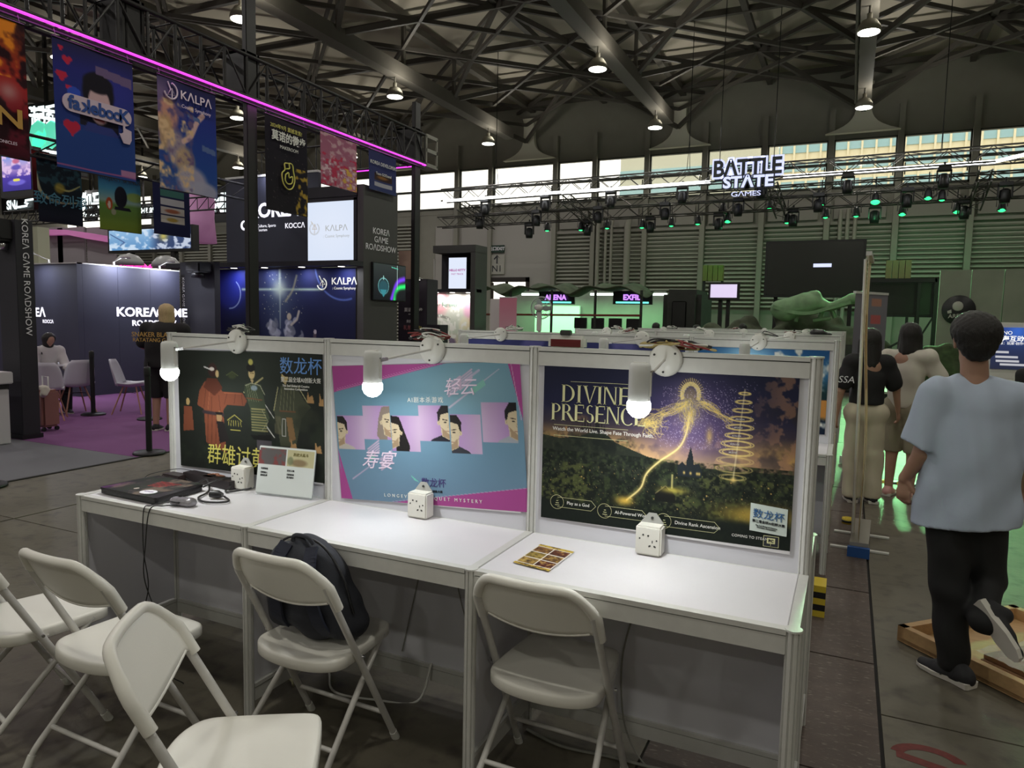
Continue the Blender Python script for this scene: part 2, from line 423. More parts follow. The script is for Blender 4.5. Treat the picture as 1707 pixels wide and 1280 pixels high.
# ---------------------------------------------------------------- shared materials
M_floor = mat('concrete_floor', rgb(98, 93, 80), .55, noise=.22, nscale=1.3, bump=.25, bscale=30, noise2=(9., .52, .75, rgb(70, 64, 58)))
M_plate = mat('trench_plate', rgb(84, 72, 66), .6, noise=.22, nscale=4, bump=.3, bscale=90, stretch=(1, 3, 1), noise2=(26., .58, .8, rgb(150, 142, 132)))
M_joint = mat('joint_dark', rgb(28, 25, 23), .8)
M_wallgrey = mat('wall_paint_grey', rgb(150, 146, 138), .7, noise=.04, nscale=.6)
M_wallwhite = mat('wall_panel_light', rgb(172, 168, 162), .65, noise=.03, nscale=.5)
M_shutter = mat('louvre_metal', rgb(172, 172, 160), .5, metal=.1, noise=.06, nscale=2)
M_column = mat('column_paint', rgb(146, 144, 132), .6, noise=.05, nscale=2)
M_deck = mat('roof_deck', rgb(176, 168, 152), .8, noise=.06, nscale=.7)
M_steel = mat('roof_steel', rgb(88, 84, 76), .6, noise=.08, nscale=1.5)
M_wframe = mat('window_frame_metal', rgb(70, 74, 66), .5)
M_glass = mat('window_glass', (1, 1, 1), .02, alpha=.12, spec=.5)
M_white = mat('white_laminate', rgb(228, 226, 230), .32, noise=.02, nscale=6)
M_panel = mat('white_panel', rgb(222, 222, 230), .45, noise=.015, nscale=3)
M_alu = mat('anodised_aluminium', rgb(214, 214, 210), .4, metal=.12, noise=.04, nscale=30)
M_groove = mat('groove_dark_grey', rgb(52, 52, 50), .7)  # dark grey for rail grooves, screws, holes and slots
M_chair = mat('white_chair_plastic', rgb(236, 234, 226), .38, bump=.05, bscale=300, noise=.02, nscale=5)
M_chairtube = mat('white_powder_coat', rgb(206, 204, 200), .35, noise=.05, nscale=40)
M_black = mat('black_plastic', rgb(26, 26, 28), .4)
M_blackmetal = mat('black_metal', rgb(30, 30, 31), .45, metal=.2)
M_truss = mat('black_truss', rgb(34, 32, 32), .5, metal=.2, noise=.1, nscale=10)
M_stagetruss = mat('aluminium_truss_dull', rgb(84, 82, 78), .45, metal=.5)
M_navy = mat('navy_booth_panel', rgb(58, 60, 76), .6, noise=.03, nscale=2)
M_dkgrey = mat('charcoal_booth_panel', rgb(74, 74, 72), .65, noise=.03, nscale=2)
M_booth_black = mat('black_booth_panel', rgb(38, 38, 44), .6, noise=.05, nscale=2)
M_purple = mat('purple_carpet', rgb(122, 74, 124), .95, noise=.12, nscale=200, bump=.3, bscale=400)
M_greycarpet = mat('grey_carpet', rgb(112, 112, 118), .95, noise=.1, nscale=200, bump=.3, bscale=400)
M_letter = mat('white_lettering', rgb(236, 236, 240), .5, emit=(1, 1, 1), estr=.0)
M_lit = mat('backlit_letter', (.9, .9, 1), .5, emit=(.93, .92, 1), estr=1.0)
M_lamp = mat('lamp_glow', (1, 1, 1), .4, emit=(1, .99, .88), estr=9.)
M_spot = mat('downlight_glow', (1, 1, 1), .4, emit=(1, .97, .9), estr=5.)
M_magenta = mat('magenta_led_tube', (.8, .1, .7), .4, emit=(.85, .05, .8), estr=1.6)
M_ledwhite = mat('white_led_tube', (1, 1, 1), .4, emit=(.97, .98, 1), estr=7.)
M_screen_off = mat('dark_screen', rgb(38, 40, 38), .25, noise=.05, nscale=3)
M_chrome = mat('chrome', rgb(210, 210, 212), .15, metal=1.)
M_cream = mat('cream_plastic', rgb(226, 226, 220), .4)
P_print = print_mat('printed_ink', .72); P_cloth = print_mat('printed_cloth', .85); P_back = print_mat('backlit_print', .4, 1.0)
P_dim = print_mat('dim_backlit_print', .4, .5)

# ---------------------------------------------------------------- floor
X0, X1, Y0, Y1 = -46., 12., -16., 28.
ROOFZ = 11.2
mb = MB().box((X0, Y0, -.25), (X1, Y1, -.012)); floor = struct('floor', mb, M_floor)
# slab joints seen to the left of the desks and a trench of steel-edged cover plates under and beside them
mbs = [(-46, -5.62), (-5.60, -.52), (.30, 3.2), (3.22, 12)]
for (a, b) in mbs:
    ys = [-16, -9.2, -4.0, 1.2, 6.4, 11.6, 16.8, 22.0, 28]
    for i in range(len(ys)-1):
        m_ = MB().box((a, ys[i]+.005, -.02), (b, ys[i+1]-.005, 0)); m_.build('floor_slab', M_floor, floor)
MB().box((-46, -16, -.03), (12, 28, -.011)).build('floor_joint', M_joint, floor)
yy = -3.32
k = 0
pm = MB().box((-.51, .006, -.02), (.285, .994, 0)).mesh('floor_plate', M_plate)
while yy < 27:
    o = bpy.data.objects.new('floor_plate', pm); COL.objects.link(o); o.parent = floor; o.location = (0, yy, .0 if k % 3 else .0015); yy += 1.0; k += 1

# painted red mark on the concrete near the front of the aisle
rm = MB()
c0 = np.array([.45, .93]);
for (a0, a1, rx, ry) in ((.1*PI, .95*PI, .13, .10),):
    pts = [(c0[0]+rx*math.cos(t), c0[1]+ry*math.sin(t), .001) for t in np.linspace(a0, a1, 12)]
    inn = [(c0[0]+(rx-.045)*math.cos(t), c0[1]+(ry-.04)*math.sin(t), .001) for t in np.linspace(a0, a1, 12)]
    rm.add(pts+inn, [(i, i+12, i+13, i+1) for i in range(11)])
rm.add([(.34, .90, .001), (.70, .82, .001), (.72, .86, .001), (.34, .945, .001)], [(0, 1, 2, 3)])
rm.build('painted_mark', mat('faded_red_paint', rgb(104, 42, 38), .7, noise=.3, nscale=40), floor)

# ---------------------------------------------------------------- side walls
struct('wall_left', MB().box((X0-.3, Y0, 0), (X0, Y1, ROOFZ)), M_wallgrey)
struct('wall_right', MB().box((X1, Y0, 0), (X1+.3, Y1, ROOFZ)), M_wallgrey)
struct('wall_front', MB().box((X0, Y0-.3, 0), (X1, Y0, ROOFZ)), M_wallgrey)
# ---------------------------------------------------------------- back wall: louvres below, window band above
COLS = [-44.6, -42.3, -40, -37.7, -35.4, -33.1, -30.8, -28.5, -26.2, -23.9, -21.6, -19.3, -17.0, -15.22, -12.02, -10.2, -7.92, -5.55, -3.28, -.92, 1.38, 3.69, 5.95, 8.2, 10.5]
WZ0, WZM, WZ1 = 6.75, 7.62, 8.52
mb = MB()
mb.box((X0, 28.02, 0), (-18.2, 28.3, WZ0-.25)); mb.box((-18.2, 28.02, 4.1), (-11.9, 28.3, WZ0-.25)); mb.box((-18.2, 28.02, 0), (-15.5, 28.3, 4.1)); mb.box((-13.2, 28.02, 0), (-11.9, 28.3, 4.1))
mb.box((-15.5, 28.02, 3.5), (-13.2, 28.3, 4.1)); mb.box((-11.9, 28.02, 0), (X1, 28.3, WZ0-.25))
mb.box((X0, 28.0, WZ0-.25), (X1, 28.3, WZ0)); mb.box((X0, 27.95, WZ1), (X1, 28.3, ROOFZ))
wallb = struct('wall_back', mb, M_column)
# light smooth wall panel with the exit door
MB().box((-18.2, 27.9, 3.5), (-11.9, 28.02, 5.95)).box((-18.2, 27.9, 0), (-15.5, 28.02, 3.5)).box((-13.2, 27.9, 0), (-11.9, 28.02, 3.5)).build('wall_panel', M_wallwhite, wallb)
# louvre slats: each bay's blades
def slats(x0, x1, z0, z1, y=27.86, mtl=M_shutter):
    n = int((z1-z0)/.165)
    sm = MB().obox((0, 0, 0), ((x1-x0)/2, 0, 0), (0, .035, .03), (0, -.006, .008)).mesh('slat', mtl)
    for i in range(n):
        o = bpy.data.objects.new('slat', sm); COL.objects.link(o); o.parent = wallb; o.location = ((x0+x1)/2, y, z0+.165*(i+.5))
def blade_block(x0, x1, z0, z1, y=27.88):
    n = int((z1-z0)/.165); m_ = MB()
    for i in range(n): m_.obox(((x0+x1)/2, y, z0+.165*(i+.5)), ((x1-x0)/2, 0, 0), (0, .04, .035), (0, -.006, .008))
    o = m_.build('louvre_blades', M_shutter, wallb); o['kind'] = 'stuff'
allc = sorted(COLS)
for i in range(len(allc)-1):
    a, b = allc[i]+.12, allc[i+1]-.12
    if b <= -18.3: blade_block(a, b, .2, 6.2)
    elif a >= -12.2: 
        if a > -10.3 and a < 6: slats(a, b, 2.2, 5.35)
        else: blade_block(a, b, .2, 5.35)
        MB().box((a, 27.84, 5.38), (b, 27.95, 5.5)).box((a+.1, 27.9, 5.6), (a+(b-a)*.9, 28.0, 6.35)).build('wall_panel', M_wallgrey, wallb)
for c in allc:
    MB().box((c-.1, 27.72, 0), (c+.1, 28.0, ROOFZ-1.6)).build('column', M_column, wallb)
# vertical pipes and ducts on the wall
for px_, r_ in ((-9.9, .09), (-9.55, .06), (-9.3, .06), (-8.6, .14), (-.45, .07), (-.2, .07), (.05, .07), (6.2, .08)):
    MB().tube([(px_, 27.6, 0), (px_, 27.6, 5.6), (px_, 27.75, 5.9)], r_, 10).build('pipe', M_column, wallb)
# the window band: one window per bay, frame, transom and two panes
for i in range(len(allc)-1):
    a, b = allc[i]+.1, allc[i+1]-.1
    w_ = MB().box((a, 27.9, WZ0), (b, 28.0, WZ0+.05)).box((a, 27.9, WZ1-.05), (b, 28.0, WZ1)).box((a, 27.9, WZM-.05), (b, 28.0, WZM+.05))
    w_.box((a, 27.9, WZ0), (a+.05, 28.0, WZ1)).box((b-.05, 27.9, WZ0), (b, 28.0, WZ1)).box((a+.07, 27.86, WZ0+.35), (a+.11, 27.9, WZM-.1)).box((b-.11, 27.86, WZ0+.35), (b-.07, 27.9, WZM-.1))
    wo = struct('window_%d' % (i+1), w_, M_wframe)
    for (z0, z1) in ((WZ0+.05, WZM-.05), (WZM+.05, WZ1-.05)):
        MB().box((a+.05, 27.945, z0), (b-.05, 27.955, z1)).build('pane', M_glass, wo)
# exit door under the wall panel
d = MB().box((-15.5, 27.8, 0), (-15.35, 28.1, 3.5)).box((-13.35, 27.8, 0), (-13.2, 28.1, 3.5)).box((-15.5, 27.8, 3.3), (-13.2, 28.1, 3.5))
d.box((-15.35, 27.88, 2.3), (-13.35, 27.95, 2.4)).box((-14.4, 27.86, 0), (-14.3, 27.96, 3.3))
dd = struct('door_1', d, mat('door_frame_dark', rgb(44, 38, 34), .5))
for (a, b) in ((-15.35, -14.4), (-14.3, -13.35)):
    for (z0, z1) in ((.05, 2.3), (2.4, 3.3)): MB().box((a, 27.9, z0), (b, 27.91, z1)).build('pane', M_glass, dd)
MB().box((-15.35, 27.82, 2.35), (-15.0, 27.87, 3.25)).build('door_leaf', mat('door_leaf_brown', rgb(60, 48, 40), .5), dd)

# ---------------------------------------------------------------- roof
ceil = struct('ceiling', MB().box((X0, Y0, ROOFZ), (X1, Y1+.3, ROOFZ+.3)), M_deck)
M_brace = mat('roof_brace_steel', rgb(78, 74, 68), .6)
BZ = 9.05
for hx in HIGHBAY_X+[HIGHBAY_X[-1]+6.65]:
    if hx > X1: continue
    MB().box((hx-.2, Y0, BZ), (hx+.2, 25.5, BZ+.42)).build('beam', M_steel, ceil)
    MB().box((hx-.12, Y0, 10.75), (hx+.12, 27.9, 10.95)).build('upper_chord', M_steel, ceil)
    MB().tube([(hx-.26, Y0, BZ+.1), (hx-.26, 25.5, BZ+.1)], .05, 8).build('conduit', M_steel, ceil)
for hx in [v+3.325 for v in HIGHBAY_X]:
    if hx < X1: MB().box((hx-.09, Y0, 10.8), (hx+.09, 27.9, 10.98)).build('purlin', M_brace, ceil)
nodes = [Y0+1.6+3.2*i for i in range(14)]
pur = MB().box((X0, -.07, -.09), (X1, .07, .09)).mesh('cross_purlin', M_brace)
for y in nodes:
    o = bpy.data.objects.new('cross_purlin', pur); COL.objects.link(o); o.parent = ceil; o.location = (0, y, 10.88)
bmA = MB().bar((0, 0, BZ+.3), (3.325, 3.2, 10.8), .12, .15).mesh('brace', M_brace); bmB = MB().bar((0, 0, BZ+.3), (-3.325, 3.2, 10.8), .12, .15).mesh('brace', M_brace)
bmC = MB().bar((0, 0, BZ+.3), (3.325, -3.2, 10.8), .12, .15).mesh('brace', M_brace); bmD = MB().bar((0, 0, BZ+.3), (-3.325, -3.2, 10.8), .12, .15).mesh('brace', M_brace)
dE = MB().bar((3.325, -3.2, 10.8), (-3.325, 3.2, 10.8), .1, .12).mesh('deck_brace', M_brace); dF = MB().bar((-3.325, -3.2, 10.8), (3.325, 3.2, 10.8), .1, .12).mesh('deck_brace', M_brace)
for hx in HIGHBAY_X:
    for i, y in enumerate(nodes[3:]):
        if i % 2: continue
        for me_ in (bmA, bmB, bmC, bmD, dE, dF):
            if y > 25 and me_ in (bmA, bmB): continue
            if hx < -40 and me_ in (bmB, bmD): continue
            o = bpy.data.objects.new('deck_brace' if me_ in (dE, dF) else 'brace', me_); COL.objects.link(o); o.parent = ceil; o.location = (hx, y, 0)
lgA = MB().bar((0, 0, 10.05), (6.65, 6.4, 10.05), .09, .12).mesh('lattice_brace', M_brace); lgB = MB().bar((6.65, 0, 10.05), (0, 6.4, 10.05), .09, .12).mesh('lattice_brace', M_brace)
hgr = MB().box((-.05, 0, BZ+.42), (.05, .12, 10.75)).mesh('hanger_post', M_steel)
for hx in HIGHBAY_X[:-1]+[HIGHBAY_X[-1]]:
    for i, y in enumerate(nodes[2:-2]):
        for me_ in (lgA, lgB):
            if hx+6.65 > X1: continue
            o = bpy.data.objects.new('lattice_brace', me_); COL.objects.link(o); o.parent = ceil; o.location = (hx, y+1.6*(i % 2)*0, 0)
        o = bpy.data.objects.new('hanger_post', hgr); COL.objects.link(o); o.parent = ceil; o.location = (hx, y, 0)
# flared end brackets where the beams meet the gable
prof = []
for t in np.linspace(0, 1, 12): prof.append((-.24-1.0*t**4.5, 10.2-1.55*t**.8))
prof = [(-.3, 10.4)]+prof; right_ = [(-a, b) for a, b in prof[::-1]]; poly = prof+right_
for hx in HIGHBAY_X+[HIGHBAY_X[-1]+6.65]:
    if hx > X1: continue
    MB().prism(poly, (hx, 27.7, 0), (1, 0, 0), (0, 0, 1), .25).build('beam_bracket', mat('bracket_paint', rgb(226, 224, 206), .6), ceil)
# high-bay lamps hanging on short stems from the beams
hb_shade = MB().lathe([(.06, .42), (.06, .3), (.16, .26), (.24, .14), (.27, .02), (.25, .0)], n=20).mesh('lamp_shade', mat('lamp_housing', rgb(170, 166, 150), .5))
hb_stem = MB().cyl((0, 0, .4), .03, .20, 8).mesh('stem', M_steel)
hb_lens = MB().cyl((0, 0, -.012), .24, .02, 20).mesh('lens', M_lamp)
first = None
for hx in HIGHBAY_X:
    for hy in HIGHBAY_Y:
        if hy < 3 or (hx < -14 and hy < 9): continue
        kx = len(HIGHBAY_X)-HIGHBAY_X.index(hx); ky = len(HIGHBAY_Y)-HIGHBAY_Y.index(hy)
        t = thing('high_bay_lamp', 'round high-bay lamp on the %s beam from the right, %s from the window wall' % (ORD[kx], ORD[ky]), 'lamp', (hx, hy, HIGHBAY_Z), 'high-bay lamps hanging under the roof beams')
        for nm, me_ in (('lamp_shade', hb_shade), ('stem', hb_stem), ('lens', hb_lens)):
            o = bpy.data.objects.new(nm, me_); COL.objects.link(o); o.parent = t
# ---------------------------------------------------------------- the buildings outside the windows
M_out = mat('facade_pale', rgb(235, 225, 190), .8); M_outg = mat('facade_glass_cyan', rgb(150, 190, 195), .3)
b1 = thing('far_building', 'pale building with cyan glass bands seen through the right-hand clerestory windows', 'building', (2, 62, 0))
MB().box((-6, 62, 0), (22, 70, 16.2)).build('wall', M_out, b1)
for j in range(5): MB().box((-6, 61.9, 9.6+1.5*j), (22, 62, 10.3+1.5*j)).build('glass_band', M_outg, b1)
b1m = MB()
for j in range(28): b1m.box((-5.9+j, 61.8, 0), (-5.75+j, 61.95, 16.2))
b1m.build('mullions', M_out, b1)['kind'] = 'stuff'
b2 = thing('far_building', 'grey glazed block seen through the middle clerestory windows', 'building', (-14, 70, 0))
MB().box((-22, 70, 0), (-7, 80, 18.4)).build('wall', mat('facade_grey', rgb(200, 200, 180), .8), b2)
for j in range(6): MB().box((-22, 69.9, 8+1.6*j), (-7, 70, 8.8+1.6*j)).build('glass_band', M_outg, b2)
struct('ground', MB().box((-150, 28.5, -.3), (80, 160, -.1)), mat('outside_ground', rgb(150, 148, 140), .9))
# ---------------------------------------------------------------- exhibition desks: octagonal grooved posts, 70 mm rails, white panels
W_, DD, DZ, TZ = .99, .487, .78, 1.497
def post_profile(r=.0205):
    pts = []
    for i in range(8):
        a = 2*PI*i/8
        for da, rr in ((-.30, r), (-.13, r), (-.10, r*.74), (.10, r*.74), (.13, r), (.30, r)): pts.append((rr*math.cos(a+da), rr*math.sin(a+da)))
    return pts
PP = post_profile()
def post_mesh(h):
    m = MB(); m.prism(PP, (0, 0, 0), (1, 0, 0), (0, 1, 0), h-.004); m.cyl((0, 0, h-.004), .0235, .006, 16, smooth=False)
    return m.mesh('post', M_alu)
PM = {}
def post(x, y, h, parent):
    if h not in PM: PM[h] = post_mesh(h)
    o = bpy.data.objects.new('post', PM[h]); COL.objects.link(o); o.parent = parent; l = origin(parent); o.location = (x-l.x, y-l.y, 0-l.z); return o
RM = {}
def rail(x0, x1, y, z0, parent, axis='x', name='rail'):
    """70 mm beam with a groove near its upper edge; z0 is its underside"""
    L = abs(x1-x0)-.036; key = (round(L, 3), axis)
    if key not in RM:
        m = MB(); m.mi = 0
        for (a, b, t) in ((0, .051, .013), (.0545, .070, .015)): m.box((-L/2, -t, a), (L/2, t, b))
        m.mi = 1; m.box((-L/2, -.008, .0505), (L/2, .008, .055))
        if axis == 'y': m.v = [(-v[1], v[0], v[2]) for v in m.v]
        RM[key] = m.mesh('rail', [M_alu, M_groove])
    o = bpy.data.objects.new(name, RM[key]); COL.objects.link(o); o.parent = parent; l = origin(parent)
    o.location = ((x0+x1)/2-l.x, y-l.y, z0-l.z) if axis == 'x' else (y-l.x, (x0+x1)/2-l.y, z0-l.z)
    return o
def desk_unit(x0, x1, yf, yb, label, group, leftend=True, rightend=False, back=True, name='display_desk'):
    """desk between x0 < x1, open front at yf, partition line at yb (may be either side)"""
    cx = (x0+x1)/2; s = 1 if yb > yf else -1
    t = thing(name, label, 'desk', (cx, yf, 0), group)
    MB().bbox((x0+.016, yf+s*.016, DZ-.018), (x1-.016, yb-s*.016, DZ-.003), .002).build('tabletop', M_white, t)
    rail(x0, x1, yf, DZ-.07, t)
    for x in ([x0] if leftend else [])+([x1] if rightend else []):
        post(x, yf, DZ, t)
        MB().box((x-.004, min(yf, yb)+.018, .14), (x+.004, max(yf, yb)-.018, DZ-.06)).build('side_panel', M_panel, t)
        rail(min(yf, yb), max(yf, yb), x, DZ-.07, t, 'y'); rail(min(yf, yb), max(yf, yb), x, .065, t, 'y', 'bottom_rail')
    return t
def partition(x0, n, y, label, group=None):
    """the standing wall between two rows: posts, top and bottom rails, panels"""
    t = thing('partition_wall', label, 'partition', (x0-n*W_/2, y, 0), group)
    for i in range(n+1): post(x0-i*W_, y, TZ, t)
    for i in range(n):
        a, b = x0-(i+1)*W_, x0-i*W_
        rail(a, b, y, TZ-.07, t, name='top_rail'); rail(a, b, y, .065, t, name='bottom_rail'); rail(a, b, y, DZ-.075, t, name='middle_rail')
        MB().box((a+.02, y-.004, .13), (b-.02, y+.004, DZ-.07)).build('lower_panel', M_panel, t)
        MB().box((a+.02, y-.004, DZ-.01), (b-.02, y+.004, TZ-.065)).build('upper_panel', M_panel, t)
    return t
# nearest row, back to back
part1 = partition(0, 3, DD, 'white partition wall standing along the back of the nearest three desks')
names = ['right-hand desk of the nearest row, holding only a flyer', 'middle desk of the nearest row, with a bare top', 'left-hand desk of the nearest row, holding the closed laptop']
desks = []
for i in range(3):
    desks.append(desk_unit(-W_*(i+1), -W_*i, 0, DD, 'white '+names[i], 'nearest row of display desks', True, i == 0))
for i in range(3):
    desk_unit(-W_*(i+1), -W_*i, 2*DD, DD, 'white display desk backing onto the nearest row, behind its %s panel' % ('right', 'middle', 'left')[i], 'desks behind the first partition', True, i == 0)
ROWY = [2.90, 5.80, 8.70, 11.6]
nth = ['second', 'third', 'fourth', 'fifth']
parts_ = [part1]
for r_, y0 in enumerate(ROWY):
    n = 3
    p = partition(.02, n, y0+DD, 'white partition wall of the %s desk row counted from the camera' % nth[r_]); parts_.append(p)
    for i in range(n):
        for s in (0, 1):
            desk_unit(.02-W_*(i+1), .02-W_*i, y0+2*DD*s, y0+DD, 'white %s display desk of the %s row, on the %s side of its partition' % (('right-hand', 'middle', 'left-hand')[i], nth[r_], ('near', 'far')[s]), '%s row of display desks' % nth[r_], True, i == 0)

# ---------------------------------------------------------------- arm lamps on the partitions
M_lh = mat('lamp_head_grey_white', rgb(224, 226, 224), .4); M_bulb = mat('led_bulb_glow', (1, 1, 1), .3, emit=(.97, 1, .97), estr=26.)
M_bulb_off = mat('led_bulb_soft', (1, 1, 1), .3, emit=(.97, 1, .97), estr=8.)
def arm_lamp(dx, y, hx, hy, label, on=True, group='arm lamps over the desks', hz=1.305, s=1):
    """round plate on the rail, thin arm towards the viewer, upright cylinder head with a dome bulb below"""
    t = thing('arm_lamp', label, 'lamp', (dx, y, 1.47), group)
    fy = y-s*.016
    MB().lathe([(.058, 0), (.058, -.010*s), (.05, -.018*s), (.012, -.02*s)], (dx, fy, 1.468), 28, 'y').build('wall_plate', M_cream, t)
    sc = MB()
    for a in (.6, 2.7, 4.6): sc.cyl((dx+.042*math.cos(a), fy-s*.017, 1.468+.042*math.sin(a)), .004, .004, 8, (0, -s, 0))
    sc.build('screw', M_groove, t)
    top = hz+.165
    el = (hx+.035*(1 if dx > hx else -1), hy+.0*s, top-.035)
    MB().tube([(dx, fy-s*.01, 1.468), (dx-.0, fy-s*.03, 1.468), el], .0045, 8).build('arm', M_chairtube, t)
    MB().bar((el[0]+(dx-el[0])*.12, el[1]+(fy-el[1])*.12, el[2]+(1.468-el[2])*.12), el, .012, .012).bar(el, (hx, hy, top-.035), .01, .02).build('joint', M_chrome, t)
    hd = MB().lathe([(.002, top), (.028, top-.001), (.034, top-.01), (.035, top-.03), (.035, hz+.045), (.033, hz+.04)], (hx, hy, 0), 28).build('lamp_head', M_lh, t)
    dx_ = -1 if dx < hx else 1
    MB().box((hx+dx_*.034, hy-.006, hz+.06), (hx+dx_*.038, hy+.006, top-.03)).box((hx-.02, hy-.008, top-.001), (hx+.02, hy+.008, top+.002)).build('bracket', M_cream, hd)
    MB().lathe([(.034, .045), (.0385, .035), (.038, .018), (.031, .003), (.018, -.008), (.003, -.012)], (hx, hy, hz), 28).build('bulb', M_bulb if on else M_bulb_off, t)
    if on:
        o = area_light('bulb_light', (hx, hy, hz-.016), .06, BULB_W*(1 if on == 1 else .5), (.97, 1, .98))
    return t
BULB_W = 2.0
arm_lamp(-.484, DD, -.503, .20, 'lit arm lamp in front of the gold and black poster')
arm_lamp(-1.436, DD, -1.535, .20, 'lit arm lamp in front of the blue and magenta poster')
arm_lamp(-2.506, DD, -2.635, .20, 'lit arm lamp at the left end, beside the poster of robed figures')
for r_, y0 in enumerate(ROWY):
    for i in range(3):
        if (r_, i) == (9, 9): continue
        lx = .02-W_*(i+.5)+(-.02, .12, -.1)[i]
        arm_lamp(lx, y0+DD, lx-(.06, .22, .2)[(i+r_) % 3], y0+.20, 'small arm lamp %s of the %s desk row' % (('at the right end', 'in the middle', 'at the left end')[i], nth[r_]), 2 if (r_ < 2 and i != 1) else 0)

# ---------------------------------------------------------------- posters on the nearest partition
PY = DD-.012
def board(name, label, tl, tr, br, bl, m=M_white, t=.005, cat='poster'):
    """thin rigid sheet through four corners given as (x, z) on the partition"""
    c = [np.array((q[0], PY, q[1])) for q in (tl, tr, br, bl)]
    th = thing(name, label, cat, sum(c)/4)
    mm = MB(); back = [q+np.array([0, t, 0]) for q in c]
    mm.add([c[3], c[2], c[1], c[0], back[3], back[2], back[1], back[0]], [(0, 1, 2, 3), (7, 6, 5, 4), (0, 4, 5, 1), (1, 5, 6, 2), (2, 6, 7, 3), (3, 7, 4, 0)])
    mm.build('board', m, th); return th, c

# --- 1: gold and dark landscape poster
th, c = board('poster', 'dark and gold landscape poster with a glowing figure, on the right-hand partition panel', (-.945, 1.426), (-.047, 1.434), (-.047, .838), (-.945, .842))
N_ = 400; cv = Canvas(N_, int(N_*.652), (20, 24, 26)); H = cv.H
cv.vgrad([(0, (27, 30, 52)), (.25, (34, 36, 66)), (.36, (60, 52, 62)), (.47, (176, 140, 84)), (.53, (206, 160, 96)), (.58, (70, 66, 44)), (.7, (26, 36, 24)), (.9, (16, 26, 18)), (1, (13, 20, 16))])
nz = vnoise(cv.h, cv.w, 60, 3, 5); nz2 = vnoise(cv.h, cv.w, 14, 5, 4); nz3 = vnoise(cv.h, cv.w, 5, 8, 2)
sky = (cv.Y < .36)*1.
cl = np.clip((nz-.47)*5, 0, 1)*np.clip((cv.Y-.14)/.12, 0, 1)*np.clip((.40-cv.Y)/.06, 0, 1); cv.mix(cl*.8, (58, 50, 56)); cv.mix(np.clip((nz2-.6)*4, 0, 1)*cl*.75, (196, 150, 100)); cv.mix(np.clip((.4-nz2)*4, 0, 1)*np.clip((cv.Y-.2)/.1, 0, 1)*np.clip((.40-cv.Y)/.04, 0, 1)*.55, (66, 54, 50))
cv.mix(np.clip((nz-.5)*4, 0, 1)*np.clip((cv.X-.78)/.2, 0, 1)*np.clip((.38-cv.Y)/.1, 0, 1)*.8, (44, 40, 44)); cv.mix(np.clip((nz2-.6)*6, 0, 1)*np.clip((cv.X-.8)/.15, 0, 1)*sky*.6, (170, 126, 96))
for x_, y_, r_, a_ in ((.62, .20, .16, .75), (.62, .33, .22, .35)): cv.glow(x_, y_, r_, (112, 92, 150), a_)
cv.glow(.6, .36, .3, (240, 200, 130), .5, .05)
# hills and dark ground with trees and bushes
g0 = .372+.02*np.sin(cv.X*9)+.03*(cv.X < .3)*np.sin((cv.X+.02)*10)*-1
cv.mix((cv.Y > .385)*1., (30, 36, 28))
cv.poly([(0, .29), (.08, .30), (.17, .285), (.22, .262), (.27, .262), (.32, .30), (.45, .345), (.6, .37), (.8, .37), (1, .365), (1, .45), (0, .45)], (36, 42, 34))
for i in range(9): cv.poly([(.17+.012*i, .262), (.176+.012*i, .232-.012*((i*7) % 4)), (.182+.012*i, .262)], (34, 34, 34))
cv.poly([(.235, .27), (.238, .205), (.243, .195), (.248, .205), (.25, .27)], (34, 34, 38))
gm = (cv.Y > .35)*1.
cv.mix(gm*np.clip((nz2-.45)*3, 0, 1)*.8, (16, 24, 18)); cv.mix(gm*np.clip((nz3-.62)*4, 0, 1)*.5, (62, 76, 42)); cv.mix(gm*np.clip((.42-nz3)*4, 0, 1)*.7, (12, 18, 14))
cv.mix(gm*np.clip((nz-.62)*4, 0, 1)*np.clip((nz3-.3)*3, 0, 1)*(cv.Y > .4)*.5, (96, 100, 52))
cv.dots(500, (0, .38, 1, .58), (160, 158, 110), .002, 4, .7); cv.dots(90, (0, .40, 1, .58), (230, 190, 110), .003, 6, .8)
cv.glow(.86, .535, .12, (200, 170, 70), .75, .035); cv.glow(.93, .52, .08, (210, 170, 90), .6, .03)
hm = np.clip((cv.Y-.27)/.02, 0, 1)*np.clip((.36-cv.Y)/.03, 0, 1)*np.clip((.42-cv.X)/.06, 0, 1)
cv.mix(hm*np.clip((nz3-.5)*2.5, 0, 1)*.5, (60, 68, 46)); cv.mix(hm*np.clip((.5-nz2)*3, 0, 1)*.7, (18, 24, 22))
# church
cv.poly([(.575, .41), (.575, .37), (.592, .352), (.607, .37), (.607, .35), (.611, .335), (.622, .29), (.633, .335), (.636, .36), (.655, .355), (.668, .38), (.668, .41)], (26, 34, 40))
for x_ in (.60, .625, .65, .658): cv.glow(x_, .395, .004, (250, 214, 120), .9, .006)
cv.poly([(.49, .52), (.49, .49), (.53, .455), (.57, .49), (.57, .52)], (14, 16, 14)); cv.line([(.53, .455), (.49, .49)], .0015, (120, 110, 80)); cv.line([(.53, .455), (.545, .47)], .0015, (120, 110, 80))
